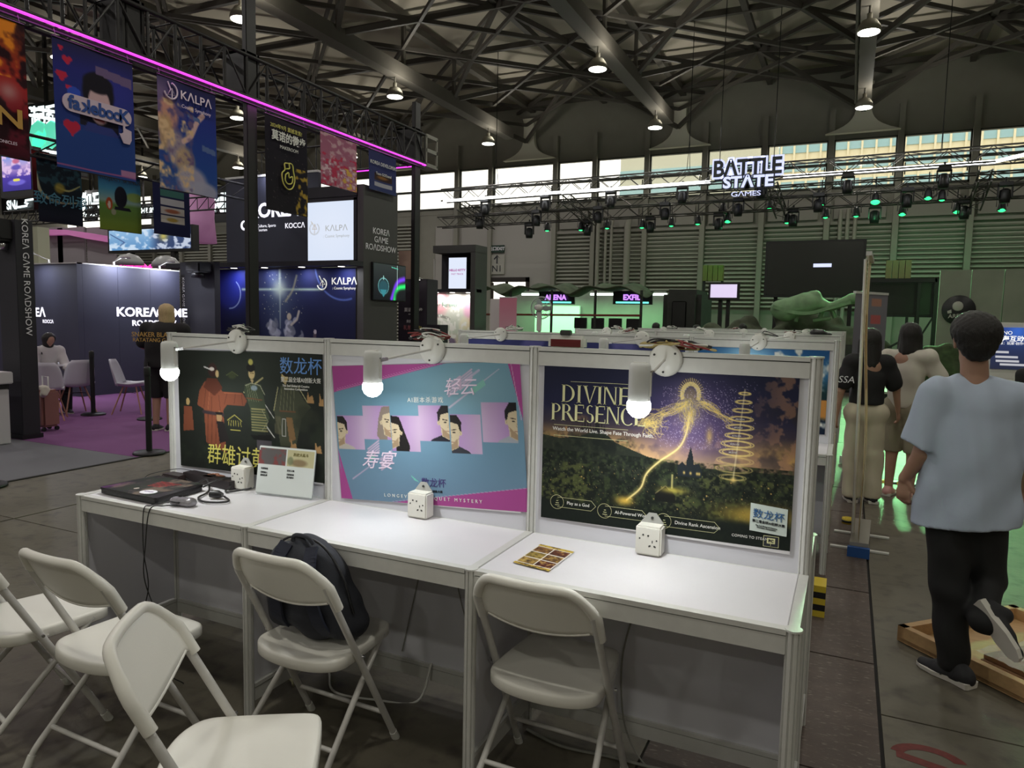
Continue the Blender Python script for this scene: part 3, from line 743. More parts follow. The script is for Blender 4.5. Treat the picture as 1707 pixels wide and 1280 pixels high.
# the glowing figure: hood, shoulders, outspread arms made of fine strands, falling stream
R = np.random.RandomState(2)
gold = (250, 222, 130)
def strands(p0, p1, n, jit, seed, al=.5, wd=.0011, col=gold, sag=0.):
    R = np.random.RandomState(seed)
    for _ in range(n):
        a = np.array(p0)+R.randn(2)*jit; b = np.array(p1)+R.randn(2)*jit*1.2; m_ = (a+b)/2+R.randn(2)*jit*1.3+np.array([0, sag])
        cv.line(spline([a, m_, b], 5), wd, col, al, .8)
for a in np.linspace(PI*.95, PI*2.05, 22): cv.line([(.612+.036*math.cos(a), .088+.046*math.sin(a)), (.612+.05*math.cos(a), .088+.062*math.sin(a))], .0012, gold, .8)
for q in range(5): cv.line([(.612+(.026+.003*q)*math.cos(a), .09+(.036+.003*q)*math.sin(a)) for a in np.linspace(PI*.85, PI*2.15, 16)], .0022, (255, 232, 150), .75)
cv.ell(.612, .095, .022, .032, (98, 84, 92), .9, .3)
strands((.585, .12), (.56, .145), 10, .008, 4); strands((.64, .12), (.69, .125), 12, .008, 5)
strands((.60, .13), (.50, .175), 26, .008, 7, .55); strands((.51, .17), (.43, .215), 26, .011, 8, .55); strands((.46, .215), (.49, .225), 22, .016, 9, .6, sag=.01)
strands((.655, .115), (.72, .155), 24, .006, 10, .6); strands((.72, .155), (.765, .185), 16, .008, 11, .6)
strands((.60, .12), (.615, .19), 26, .010, 12, .55); strands((.625, .15), (.60, .235), 22, .008, 13, .5)
cv.glow(.61, .14, .05, (255, 236, 160), .45, .07); cv.glow(.45, .212, .03, (255, 224, 120), .55, .016)
cv.line(spline([(.612, .16), (.603, .235), (.575, .30), (.50, .362), (.452, .415), (.43, .475), (.375, .53)], 8), .011, (236, 200, 110), .45, 1.5)
cv.line(spline([(.612, .16), (.603, .235), (.575, .30), (.50, .362), (.452, .415), (.43, .475), (.375, .53)], 8), .004, (255, 236, 160), .85, 1.)
cv.glow(.365, .535, .035, (255, 210, 90), .8, .018)
cv.dots(800, (.5, .06, .78, .30), (232, 214, 250), .0022, 12, .8); cv.dots(150, (.62, .03, .86, .2), (220, 210, 240), .002, 15, .7)
cv.glow(.69, .245, .012, (250, 210, 110), .6, .03)
# the stack of rings
for i in range(11):
    y_ = .075+.032*i; rx = (.022, .03, .036, .044, .05, .05, .06, .062, .068, .068, .05)[i]; al = 1 if i < 8 else .55
    for q in (1., .82): cv.line([(.812-.003*i+rx*q*math.cos(a), y_+rx*.22*q*math.sin(a)) for a in np.linspace(0, 2*PI, 20)], .0022, (252, 226, 140), .8*al, .8)
cv.line([(.812, .06), (.785, .40)], .003, (255, 240, 190), .7, 1.5); cv.glow(.785, .405, .012, (255, 220, 130), .8)
# statue and its light
cv.line([(.555, .41), (.555, .46)], .004, (200, 190, 120), .8); cv.glow(.56, .47, .05, (220, 200, 90), .7, .012)
cv.vgrad([(0, (16, 22, 20)), (1, (16, 24, 20))], mask=np.clip((cv.Y-.555)/.02, 0, 1)*.88)
sheet(cv, c[0], c[1], c[3], P_print, 'print', th)
# lettering
ex1 = (c[1]-c[0])/np.linalg.norm(c[1]-c[0]); ey1 = np.array([0, 0, 1.]); PW = .898
M_goldl = mat('ink_pale_gold', rgb(224, 222, 170), .5); M_inkw = mat('ink_white', rgb(235, 235, 230), .5); M_inkd = mat('ink_dark', rgb(30, 34, 44), .5)
def P1(u, v, o=.0014): return c[0]+ex1*u*PW-np.array([0, 0, v*PW])-np.array([0, o, 0])
# roman capitals with thick and thin strokes and serifs
def roman(word, o, ex, ey, h, m, parent, gap=.16):
    mb = MB(); x = 0.; T, t, s_ = .15, .055, .07
    o, ex, ey = [np.array(k, float) for k in (o, ex, ey)]; nn = np.cross(ex, ey)
    def pg(pts): 
        k = len(pts); mb.add([o+ex*(x+p[0])*h+ey*p[1]*h+nn*.0006 for p in pts], [tuple(range(k))])
    def stem(a, wd=T, y0=0, y1=1):
        pg([(a, y0), (a+wd, y0), (a+wd, y1), (a, y1)])
        for yy_, d in ((y0, 1), (y1, -1)):
            q = [(a-s_, yy_), (a+wd+s_, yy_), (a+wd+s_*.3, yy_+d*.035), (a-s_*.3, yy_+d*.035)]; pg(q if d > 0 else q[::-1])
    def arc(cx, cy, rx, ry, a0, a1, w0, n=14):
        P_ = []; Q_ = []
        for i in range(n+1):
            a = a0+(a1-a0)*i/n; ww = t*.6+(w0-t*.6)*abs(math.cos(a)); P_.append((cx+rx*math.cos(a), cy+ry*math.sin(a))); Q_.append((cx+(rx-ww)*math.cos(a), cy+(ry-max(.04, ww*.3))*math.sin(a)))
        for i in range(n): pg([P_[i], P_[i+1], Q_[i+1], Q_[i]] if a1 > a0 else [P_[i+1], P_[i], Q_[i], Q_[i+1]])
    def hbar(a, b, yy_, th_=t, tick=0): 
        pg([(a, yy_-th_/2), (b, yy_-th_/2), (b, yy_+th_/2), (a, yy_+th_/2)])
        if tick: pg([(b-.03, yy_-tick if tick > 0 else yy_), (b, yy_-tick if tick > 0 else yy_), (b, yy_ if tick > 0 else yy_-tick), (b-.03, yy_ if tick > 0 else yy_-tick)])
    for ch in word:
        if ch == 'D': stem(0); arc(.15, .5, .58, .5, -PI/2, PI/2, .15); wd = .75
        elif ch == 'I': stem(0); wd = .17
        elif ch == 'V':
            pg([(0, 1), (.34, 0), (.40, 0), (.16, 1)]); pg([(.34, 0), (.38, 0), (.72, 1), (.66, 1)]); hbar(-.05, .24, .985, .03); hbar(.56, .80, .985, .03); wd = .70
        elif ch == 'N': stem(0, .07); pg([(.02, 1), (.58, 0), (.66, 0), (.66, .06), (.14, 1)]); stem(.62, .06); wd = .70
        elif ch == 'E': stem(0); hbar(.1, .54, .97, t, .18); hbar(.1, .46, .52); hbar(.1, .58, .03, t, -.2); wd = .58
        elif ch == 'P': stem(0); arc(.15, .73, .38, .27, -PI/2, PI/2, .13); wd = .54
        elif ch == 'R': stem(0); arc(.15, .74, .36, .26, -PI/2, PI/2, .13); pg([(.26, .48), (.58, 0), (.76, 0), (.40, .5)]); wd = .68
        elif ch == 'S': arc(.24, .74, .22, .26, .25*PI, 1.5*PI, .13); arc(.24, .25, .24, .27, .5*PI, -.8*PI, .14); wd = .48
        elif ch == 'C': arc(.42, .5, .42, .52, .27*PI, 1.73*PI, .15); wd = .72
        x += wd+gap
    mb.build('lettering', m, parent)
roman('DIVINE', P1(.085, .148), ex1, ey1, .066, M_goldl, th, .17)
roman('PRESENCE', P1(.04, .226), ex1, ey1, .064, M_goldl, th, .105)
text('Watch the World Live. Shape Fate Through Faith.', .0195, M_inkw, P1(.045, .262), ex1, ey1, th, align='LEFT', sx=.98)
ln = MB()
for (u0, v0, u1, v1) in ((.12, .061, .37, .061), (.05, .245, .37, .245), (.05, .29, .37, .29)): ln.bar(P1(u0, v0), P1(u1, v1), .0008, .0012)
def pill(u0, u1, v, txt, ts=.0165):
    h_ = .021
    pts = [(u0, v-h_), (u1, v-h_), (u1+.02, v), (u1, v+h_), (u0, v+h_)]
    for i in range(len(pts)-1): ln.bar(P1(*pts[i]), P1(*pts[i+1]), .0007, .0011)
    cc = [(u0-.002+.03*math.cos(a), v+.03*math.sin(a)) for a in np.linspace(0, 2*PI, 21)]
    for i in range(20): ln.bar(P1(*cc[i]), P1(*cc[i+1]), .0007, .0012)
    text(txt, ts, M_inkw, P1(u0+.042, v), ex1, ey1, th, align='LEFT')
pill(.075, .225, .575, 'Play as a God'); pill(.285, .44, .588, 'AI-Powered World', .0165); pill(.53, .725, .598, 'Divine Rank Ascension', .017)
for (u, v) in ((.076, .576), (.287, .59), (.532, .60)):
    for q in range(3): ln.bar(P1(u-.012+.003*q, v+.012-.009*q), P1(u+.008-.003*q, v+.012-.009*q), .0007, .002)
ln.build('fine_lines', M_goldl, th)['kind'] = 'stuff'
text('COMING TO STEAM', .0125, M_inkw, P1(.79, .617), ex1, ey1, th, align='LEFT', spacing=1.05)
q = MB(); q.add([P1(.905, .602), P1(.905, .644), P1(.96, .644), P1(.96, .602)], [(0, 1, 2, 3)]); q.build('pc_badge_edge', M_goldl, th)
q = MB(); q.add([P1(.907, .604, .002), P1(.907, .642, .002), P1(.958, .642, .002), P1(.958, .604, .002)], [(0, 1, 2, 3)]); q.build('pc_badge', M_inkd, th)
q = MB(); q.add([P1(.918, .61, .0026), P1(.918, .631, .0026), P1(.947, .631, .0026), P1(.947, .61, .0026)], [(0, 1, 2, 3)]); q.bar(P1(.932, .631, .0026), P1(.932, .637, .0026), .001, .008); q.build('pc_screen', M_goldl, th)
text('PC', .014, M_inkd, P1(.9325, .621, .0034), ex1, ey1, th, bold=.02)
for i, s_ in enumerate(('ARCHON', 'APOSTLE', 'ACOLYTE', 'ACOLYTE', 'BELIEVER')): text(s_, .0068, M_inkw, P1(.80-.005*i, .172+.032*i), ex1, ey1, th)
# white sticker with the contest name
st, sc_ = board('sticker', 'small white sticker with blue Chinese writing on the lower right of the gold poster', (-.178, .9985), (-.06, .990), (-.06, .898), (-.178, .904), mat('sticker_paper', rgb(214, 226, 220), .5), .0012, 'sticker')
st.location.y -= .0035
M_inkb = mat('ink_blue', rgb(44, 96, 150), .5)
def SP(u, v): return np.array([-.178+.118*u, PY-.0048, .9985-.0945*v-.0085*u])
exs = (SP(1, 0)-SP(0, 0)); 
text('数龙杯', .034, M_inkb, SP(.5, .36), exs, ey1, st); text('第二届全球AI创新大赛', .0105, M_inkd, SP(.5, .62), exs, ey1, st); text('The 2nd Global AI Creative\nInnovation Competition', .0062, M_inkd, SP(.45, .8), exs, ey1, st)

# --- 2: blue and magenta poster with half portraits
th, c = board('poster', 'tilted light blue and magenta poster with half portraits, on the middle partition panel', (-1.954, 1.378), (-1.048, 1.437), (-1.031, .845), (-1.903, .794))
N_ = 330; cv = Canvas(N_, int(N_*.652), (122, 164, 192)); H = cv.H
cv.vgrad([(0, (112, 166, 192)), (.5, (110, 156, 186)), (1, (116, 152, 184))]); cv.glow(.72, .12, .28, (150, 198, 216), .7, .14)
mg = (190, 74, 160)
cv.poly([(0, 0), (.64, 0), (.02, .125), (0, .13)], mg); cv.line([(.02, .12), (.64, -.005)], .0016, (240, 170, 226), .8); cv.line([(.02, .112), (.6, -.005)], .001, (240, 170, 226), .7)
cv.poly([(.94, 0), (1, 0), (1, .26)], mg); cv.line([(.955, 0), (.99, .25)], .0015, (244, 190, 232), .9)
cv.poly([(0, .46), (.045, H), (.0, H)], mg); cv.poly([(.0, .4), (.07, H), (.03, H)], mg)
cv.poly([(.3, H), (1, .545), (1, H)], mg); cv.line([(.3, H-.004), (1, .545)], .0012, (244, 190, 232), .6)
skin = (226, 206, 168); shade = (182, 152, 118)
def tile(x0, x1, y0, y1, left):
    m_ = (cv.X > x0) & (cv.X < x1) & (cv.Y > y0) & (cv.Y < y1)
    t = np.clip((cv.X-x0)/(x1-x0), 0, 1); t = t if left else 1-t
    base = np.stack([214-30*t, 184-46*t, 222-14*t], -1)
    cv.a[m_] = base[m_]; return m_
def portrait(x0, x1, y0, y1, facing, hair, hairlen, suit):
    """half a drawn head cut off by the tile's inner edge; facing 1 means the face meets the right edge"""
    keep = cv.a.copy(); m_ = tile(x0, x1, y0, y1, facing > 0); X = lambda u: (x1-u if facing > 0 else x0+u); hh = y1-y0
    if suit: cv.poly([(X(-.0), y1), (X(-.0), y1-.02), (X(.03), y0+hh*.80), (X(.09), y1-.01), (X(.10), y1)], suit)
    if hairlen: cv.poly([(X(.0), y0+.0), (X(.045), y0+.006), (X(.066), y0+.06), (X(.07+hairlen*.2), y1-.02), (X(.05+hairlen*.3), y1), (X(.02), y1), (X(.03), y0+.05)], hair)
    cv.poly([(X(.0), y0+hh*.18), (X(.04), y0+hh*.22), (X(.050), y0+hh*.45), (X(.042), y0+hh*.62), (X(.038), y0+hh*.85), (X(.0), y0+hh*.95)], skin)
    cv.poly([(X(.036), y0+hh*.62), (X(.034), y0+hh*.85), (X(.0), y0+hh*.93), (X(.0), y0+hh*.80)], shade)
    cv.ell(X(.052), y0+hh*.48, .007, .012, skin, 1, .1); cv.line([(X(.048), y0+hh*.45), (X(.052), y0+hh*.52)], .0012, shade)
    cv.poly([(X(0), y0+.002), (X(.035), y0+.002), (X(.058), y0+hh*.2), (X(.056), y0+hh*.45), (X(.047), y0+hh*.42), (X(.040), y0+hh*.26), (X(.0), y0+hh*.20)], hair)
    cv.line([(X(.008), y0+hh*.41), (X(.030), y0+hh*.39)], .0024, (50, 40, 40)); cv.ell(X(.018), y0+hh*.47, .0075, .0036, (50, 44, 44), 1, .2); cv.line([(X(.0), y0+hh*.50), (X(.006), y0+hh*.60), (X(.0), y0+hh*.61)], .001, shade)
    cv.line([(X(0), y0+hh*.72), (X(.014), y0+hh*.715)], .0016, (160, 90, 80)); cv.line([(X(.044), y0+hh*.6), (X(.012), y0+hh*.79), (X(0), y0+hh*.8)], .001, shade)
    cv.a = np.where(m_[..., None], cv.a, keep)
portrait(.01, .165, .243, .405, -1, (38, 34, 34), 0, (206, 196, 186)); portrait(.165, .318, .195, .355, 1, (150, 134, 122), .05, None)
portrait(.322, .475, .24, .405, -1, (32, 28, 28), .14, None); portrait(.475, .632, .19, .355, 1, (34, 30, 32), 0, (40, 38, 52))
portrait(.638, .795, .23, .405, -1, (34, 30, 30), 0, (58, 60, 70)); portrait(.80, .97, .175, .352, 1, (28, 26, 30), 0, (176, 182, 196))
for (x, y, s_) in ((.20, .42, 1), (.27, .47, 1), (.66, .12, 1), (.72, .09, 1)):
    for q in range(5): cv.line([(x-.02, y+.03-.012*q), (x+.045, y-.012-.012*q)], .0036, (238, 196, 230), .85)
cv.line([(.08, .55), (.32, .40)], .004, (220, 190, 228), .8, .6, .001); cv.line([(.64, .20), (.90, .03)], .005, (226, 210, 236), .85, .6, .0015); cv.line([(.72, .085), (.80, .035)], .006, (214, 200, 232), .8)
cv.poly([(.75, .12), (.82, .075), (.83, .10), (.765, .14)], (140, 214, 200)); cv.poly([(.18, .44), (.21, .425), (.22, .445), (.19, .46)], (120, 206, 190)); cv.poly([(.41, .515), (.44, .535), (.46, .55), (.43, .54)], (120, 220, 200))
cv.a *= .90; g_ = cv.a.mean(-1, keepdims=True); cv.a = g_+(cv.a-g_)*.88
sheet(cv, c[0], c[1], c[3], P_print, 'print', th)
ex2 = (c[1]-c[0]); W2 = np.linalg.norm(ex2); ex2 = ex2/W2; ey2 = np.cross(np.array([0, -1., 0]), ex2); ey2 = ey2 if ey2[2] > 0 else -ey2
def P2(u, v, o=.0014): return c[0]+ex2*u*W2-ey2*v*W2-np.array([0, o, 0])
M_inkp = mat('ink_pale_pink', rgb(240, 220, 240), .5); M_inkpur = mat('ink_purple', rgb(70, 60, 120), .5)
text('AI剧本杀游戏', .026, M_inkw, P2(.52, .165), ex2, ey2, th, spacing=1.25)
text('轻云', .075, M_inkp, P2(.70, .11, .0018), ex2, ey2, th, shear=.3); text('寿宴', .085, M_inkp, P2(.24, .455, .0018), ex2, ey2, th, shear=.35)
text('数龙杯', .040, M_inkpur, P2(.545, .545), ex2, ey2, th); text('全球AI创新大赛', .012, M_inkd, P2(.545, .583), ex2, ey2, th)
text('LONGEVITY BANQUET MYSTERY', .020, M_inkw, P2(.53, .615), ex2, ey2, th, spacing=1.75)

# --- 3: dark poster of robed figures
th, c = board('poster', 'dark green-black poster of a figure in a rust-coloured robe, on the left partition panel', (-2.915, 1.414), (-2.004, 1.429), (-2.006, .842), (-2.908, .834))
N_ = 260; cv = Canvas(N_, int(N_*.65), (26, 30, 26)); H = cv.H
cv.glow(.55, .1, .4, (48, 56, 48), .8, .25); cv.mix(np.clip(vnoise(cv.h, cv.w, 20, 4)-.5, 0, 1)*(cv.Y > .3)*1.2, (40, 50, 36))
rob, robd, arm_ = (118, 66, 46), (84, 44, 32), (150, 148, 110)
cv.poly([(.20, .17), (.28, .165), (.33, .22), (.47, .22), (.50, .26), (.48, .29), (.36, .29), (.33, .32), (.345, .55), (.20, .50), (.19, .32), (.14, .30), (.16, .22)], rob)
cv.poly([(.19, .20), (.27, .245), (.33, .20), (.29, .15), (.22, .15)], robd)
for x in (.22, .25, .28, .305): cv.line([(x, .34), (x-.01, .51)], .003, robd, .8)
cv.line([(.185, .335), (.33, .345)], .010, (50, 40, 44)); cv.ell(.26, .105, .033, .038, (56, 36, 34), 1, .1); cv.ell(.293, .125, .012, .02, (206, 180, 130), .9, .2); cv.ell(.255, .10, .018, .01, (216, 206, 200), 1, .2); cv.line([(.20, .09), (.235, .10)], .004, (200, 200, 200))
cv.line([(.48, .215), (.61, .135)], .0045, (190, 180, 130)); cv.line([(.56, .20), (.68, .34)], .0025, (190, 190, 184)); cv.line([(.51, .26), (.68, .44)], .0035, (196, 196, 190))
cv.poly([(.49, .17), (.60, .17), (.63, .30), (.65, .34), (.62, .42), (.53, .42), (.52, .30), (.48, .21)], (60, 70, 52)); 
for i in range(9): cv.line([(.53, .30+.014*i), (.62+.002*i, .30+.014*i)], .003, (164, 156, 104), .8)
cv.ell(.535, .115, .022, .030, (214, 192, 140), 1, .15); cv.ell(.53, .085, .03, .022, (28, 26, 26), 1, .1); cv.ell(.53, .055, .016, .016, (214, 206, 110), .9, .3); cv.ell(.55, .19, .022, .014, (150, 170, 190), .9, .4)
cv.poly([(.73, .17), (.82, .16), (.88, .24), (.92, .27), (.86, .33), (.82, .48), (.72, .48), (.70, .36), (.68, .30)], (66, 70, 54))
cv.ell(.755, .125, .022, .030, (206, 184, 128), 1, .15); cv.ell(.765, .105, .026, .018, (28, 26, 26)); cv.line([(.71, .18), (.68, .30)], .0025, (180, 176, 130)); cv.line([(.84, .17), (.90, .25)], .0025, (180, 176, 130)); cv.poly([(.76, .33), (.80, .33), (.82, .44), (.78, .46)], (128, 100, 66)); cv.line([(.735, .34), (.755, .34), (.757, .43), (.733, .43), (.735, .34)], .0022, (180, 180, 174))
# folds, collars, belts, hair knots, beards and armour edges
for (x0_, y0_, x1_, y1_) in ((.21, .20, .19, .31), (.25, .25, .245, .33), (.30, .24, .31, .32), (.36, .23, .34, .285), (.42, .225, .41, .28), (.46, .22, .47, .285)): cv.line([(x0_, y0_), (x1_, y1_)], .0022, robd, .8)
for (x0_, y0_, x1_, y1_) in ((.235, .22, .22, .32), (.34, .225, .46, .226), (.295, .36, .30, .5)): cv.line([(x0_, y0_), (x1_, y1_)], .0018, (164, 100, 70), .8)
for q_ in (.535, .755): cv.line([(q_-.008, .113), (q_-.002, .113)], .0018, (40, 30, 28)); cv.line([(q_+.006, .113), (q_+.012, .113)], .0018, (40, 30, 28)); cv.line([(q_-.004, .131), (q_+.006, .131)], .0014, (120, 70, 56)); cv.poly([(q_-.012, .145), (q_+.014, .145), (q_+.004, .168)], (196, 176, 130))
for i in range(5): cv.line([(.50+.012*i, .175), (.515+.016*i, .26)], .0018, (130, 138, 104), .8); cv.line([(.735+.02*i, .18), (.72+.022*i, .30)], .0018, (120, 122, 92), .8)
cv.line([(.49, .18), (.53, .165), (.59, .175), (.62, .22)], .0024, (176, 178, 150), .9); cv.line([(.50, .245), (.60, .25)], .004, (104, 74, 50)); cv.line([(.72, .30), (.82, .30)], .004, (104, 74, 50)); cv.line([(.60, .30), (.64, .36), (.60, .41)], .002, (150, 150, 120), .8)
for i in range(6): cv.line([(.69+.006*i, .33), (.685+.008*i, .42)], .0016, (120, 116, 88), .7)
for (x_, y_) in ((.88, .30), (.92, .32), (.86, .36)): cv.ell(x_, y_, .05, .035, (44, 50, 38), .6, .6)
cv.line([(.36, .13), (.40, .11), (.44, .13)], .002, (110, 120, 70), .8); cv.ell(.40, .13, .028, .018, (70, 78, 46), .7, .6)
cv.line([(.305, .355), (.31, .37)], .012, (30, 24, 22)); cv.ell(.302, .335, .008, .012, (130, 100, 70))
cv.ell(.07, .285, .014, .02, (176, 150, 100)); cv.poly([(.04, .31), (.10, .31), (.11, .44), (.03, .45)], (118, 66, 46)); cv.ell(.30, .36, .02, .028, (150, 120, 84)); cv.poly([(.27, .33), (.33, .33), (.32, .345), (.28, .345)], (20, 18, 18)); cv.poly([(.28, .38), (.33, .38), (.37, .48), (.30, .50)], (30, 26, 26))
for (x, y) in ((.91, .22), (.985, .23), (.80, .47), (.955, .47), (.90, .53)): cv.poly([(x-.015, y+.03), (x-.01, y-.03), (x, y), (x+.02, y-.01), (x+.03, y+.03)], (176, 138, 92))
for q in range(6): cv.line([(.37+.016*q, .37), (.365+.018*q, .40)], .002, (180, 172, 84), .9)
cv.line([(.36, .37), (.41, .34), (.46, .37)], .002, (180, 172, 84)); cv.line([(.38, .42), (.45, .42)], .002, (180, 172, 84)); cv.poly([(.52, .44), (.66, .43), (.66, .46), (.54, .46)], (12, 14, 12)); cv.poly([(.56, .46), (.66, .46), (.66, .53), (.56, .53)], (74, 70, 76))
sheet(cv, c[0], c[1], c[3], P_print, 'print', th)
ex3 = (c[1]-c[0])/np.linalg.norm(c[1]-c[0])
def P3(u, v, o=.0014): return c[0]+ex3*u*.911-ey1*v*.911-np.array([0, o, 0])
M_inky = mat('ink_yellow', rgb(226, 222, 110), .5); M_inkcy = mat('ink_sky_blue', rgb(100, 150, 220), .5)
text('群雄讨黄巾', .108, mat('ink_gold_title', rgb(206, 198, 100), .6), P3(.47, .56), ex3, ey1, th, sx=.88, shear=.08); text('数龙杯', .082, M_inkcy, P3(.86, .07), ex3, ey1, th)
text('第二届全球AI创新大赛', .026, M_inkw, P3(.86, .135), ex3, ey1, th, sx=.9); text('The 2nd Global AI Creative\nInnovation Competition', .014, M_inkw, P3(.83, .172), ex3, ey1, th)

# posters on the rows behind
def rear_poster(x0, x1, y, seed, label, kind):
    t = thing('poster', label, 'poster', ((x0+x1)/2, y, 1.1))
    MB().box((x0, y-.006, .84), (x1, y-.002, 1.425)).build('board', M_white, t)
    cv = Canvas(110, 66, (30, 32, 60)); nz = vnoise(66, 110, 30, seed, 4); nz2 = vnoise(66, 110, 8, seed+1, 3)
    if kind == 'blue':
        cv.vgrad([(0, (34, 84, 140)), (.3, (60, 120, 170)), (.5, (22, 52, 56)), (1, (20, 34, 60))]); cv.glow(.4, .05, .2, (150, 200, 230), .9, .1); cv.mix(np.clip(nz2-.55, 0, 1)*4*(cv.X > .6), (220, 224, 220)); cv.mix(np.clip(nz-.6, 0, 1)*5*(cv.X > .7)*(cv.Y > .35), (200, 140, 70))
    elif kind == 'navy': cv.vgrad([(0, (54, 58, 110)), (1, (30, 34, 76))]); cv.mix(np.clip(nz-.55, 0, 1)*3, (90, 90, 150))
    else: cv.vgrad([(0, (26, 30, 46)), (1, (18, 22, 34))]); cv.mix(np.clip(nz-.5, 0, 1)*3, (60, 90, 90))
    sheet(cv, (x0, y-.0066, 1.425), (x1, y-.0066, 1.425), (x0, y-.0066, .84), P_print, 'print', t)
for r_, y0 in enumerate(ROWY[:2]):
    for i in range(3):
        k_ = ('blue', 'navy', 'navy')[(i+r_) % 3] if r_ == 0 else 'dark'
        rear_poster(.02-W_*(i+1)+.05, .02-W_*i-.045, y0+DD-.006, 20+r_*3+i, '%s poster on the %s panel of the %s desk row' % ({'blue': 'sky-blue landscape', 'navy': 'navy blue', 'dark': 'dark teal'}[k_], ('right', 'middle', 'left')[i], nth[r_]), k_)
# ---------------------------------------------------------------- white folding chairs
def chair_parts():
    AF, AT, YF, YT, ZT = .208, .196, .20, -.225, .80
    def T(t, s): return np.array([s*(AF+(AT-AF)*t), YF+(YT-YF)*t, ZT*t])
    parts = []
    # one long tube per side: foot, up past the hinge, into the backrest
    for s in (-1, 1):
        m = MB().tube([T(.02, s), T(.5, s), T(.9, s)], .0125, 12); parts.append(('back_leg_tube', m, M_chairtube, [('rubber_foot', MB().tube([T(.0, s), T(.045, s)], [.0155, .0145], 12), M_cream)]))
    # hind legs: from under the seat back to the floor, bending slightly near the foot
    for s in (-1, 1):
        p = spline([(s*.165, .17, .415), (s*.178, .02, .28), (s*.19, -.13, .13), (s*.196, -.19, .065), (s*.198, -.215, .015)], 5)
        parts.append(('rear_leg', MB().tube(p, .011, 12), M_chairtube, [('rubber_foot', MB().tube([(s*.196, -.20, .05), (s*.198, -.222, .0)], [.0135, .0145], 12), M_cream)]))
    f = .17
    parts.append(('crossbar', MB().tube([T(f, -1), T(f, 1)], .0085, 10), M_chairtube, []))
    parts.append(('crossbar', MB().tube([(-.19, -.135, .125), (.19, -.135, .125)], .0085, 10), M_chairtube, []))
    parts.append(('hinge_bracket', MB().bar((-.20, .0, .405), (.20, .0, .405), .016, .006).bar((-.165, .17, .41), (.165, .17, .41), .016, .016), M_chairtube, []))
    for s in (-1, 1): parts.append(('rivet', MB().cyl((s*.222, -.02, .42), .006, .008, 10, (s, 0, 0)), M_chrome, []))
    # seat: rounded, slightly dished, with a deep lip; notches at the rear where the tubes pass
    hf = [(0, -.168), (.07, -.163), (.13, -.146), (.172, -.118), (.190, -.088), (.193, -.05), (.186, .06), (.176, .16), (.165, .212), (.138, .232), (.07, .237), (0, .238)]
    loop = hf+[(-x, y) for x, y in hf[-2:0:-1]]; n = 60; cl = [np.array(p) for p in loop]; L_ = len(cl); out = []
    for i in range(n):
        q = i*L_/n; k = int(q); tt = q-k; p0, p1, p2, p3 = cl[(k-1) % L_], cl[k % L_], cl[(k+1) % L_], cl[(k+2) % L_]
        v = .5*((2*p1)+(-p0+p2)*tt+(2*p0-5*p1+4*p2-p3)*tt*tt+(-p0+3*p1-3*p2+p3)*tt**3); out.append((v[0], v[1]))
    m = MB(); m.smooth = True; rings = []
    for (k, z) in ((.0, -.006), (.5, -.005), (.85, -.001), (.95, .001), (.985, -.002), (1., -.009), (1.0, -.038), (.985, -.041), (.965, -.037), (.955, -.012), (.0, -.020)):
        rings.append([(x*k, (y-.03)*k+.03, .437+z-.004*(1-(y-.03)/.2)*.5) for x, y in out])
    vs = [v for r_ in rings for v in r_]; fs = []
    for i in range(len(rings)-1):
        for j in range(n): j2 = (j+1) % n; fs.append((i*n+j, i*n+j2, (i+1)*n+j2, (i+1)*n+j))
    m.add(vs, fs)
    parts.append(('seat', m, M_chair, []))
    # backrest: curved shell whose top and sides wrap the tubes
    m = MB(); m.smooth = True; nu, nv = 28, 9; hw = .203
    top = lambda u: .800-.095*max(0, (abs(u)-.55)/.45)**2.2
    def bot(u): return .655-.034*(1-u*u)-.0 if abs(u) < .87 else .655-.034*(1-u*u)-.028*(abs(u)-.87)/.13
    def S(u, v, d):
        z = bot(u)+(top(u)-bot(u))*v; yb = YF+(YT-YF)*z/ZT
        return (u*hw, yb-.030*(1-u*u)+.012-d, z)
    g = []
    for d in (0, .007):
        for j in range(nv+1):
            for i in range(nu+1): g.append(S(-1+2*i/nu, j/nv, d))
    f = []; K = (nu+1)*(nv+1)
    for j in range(nv):
        for i in range(nu):
            a = j*(nu+1)+i; f.append((a, a+1, a+nu+2, a+nu+1)); f.append((K+a, K+a+nu+1, K+a+nu+2, K+a+1))
    for i in range(nu): a = i; f.append((a, K+a, K+a+1, a+1)); a = nv*(nu+1)+i; f.append((a, a+1, K+a+1, K+a))
    for j in range(nv): a = j*(nu+1); f.append((a, a+nu+1, K+a+nu+1, K+a)); a += nu; f.append((a, K+a, K+a+nu+1, a+nu+1))
    m.add(g, f)
    rim = []
    for i in range(5): v = i/5; rim.append(S(-1, v, .004))
    for i in range(nu+1): rim.append(S(-1+2*i/nu, 1, .004))
    for i in range(5): v = 1-(i+1)/5; rim.append(S(1, v, .004))
    rr = [.0175 if (i < 7 or i > len(rim)-8) else .0155 for i in range(len(rim))]
    m.tube(rim, rr, 12)
    m.tube([S(-1+2*i/nu, 0, .004) for i in range(2, nu-1)], .0055, 8)
    parts.append(('backrest', m, M_chair, []))
    # raised oval seam inside the backrest
    return parts
CPARTS = [(n, m.mesh(n, mm), [(n2, m2.mesh(n2, mm2)) for n2, m2, mm2 in sub]) for n, m, mm, sub in chair_parts()]
def chair(x, y, rz, label):
    t = thing('folding_chair', label, 'chair', (x, y, 0), 'white folding chairs in front of the desks', rz)
    for n, me, sub in CPARTS:
        o = bpy.data.objects.new(n, me); COL.objects.link(o); o.parent = t
        for n2, me2 in sub:
            o2 = bpy.data.objects.new(n2, me2); COL.objects.link(o2); o2.parent = o
    return t
R_ = math.radians
CH = {}
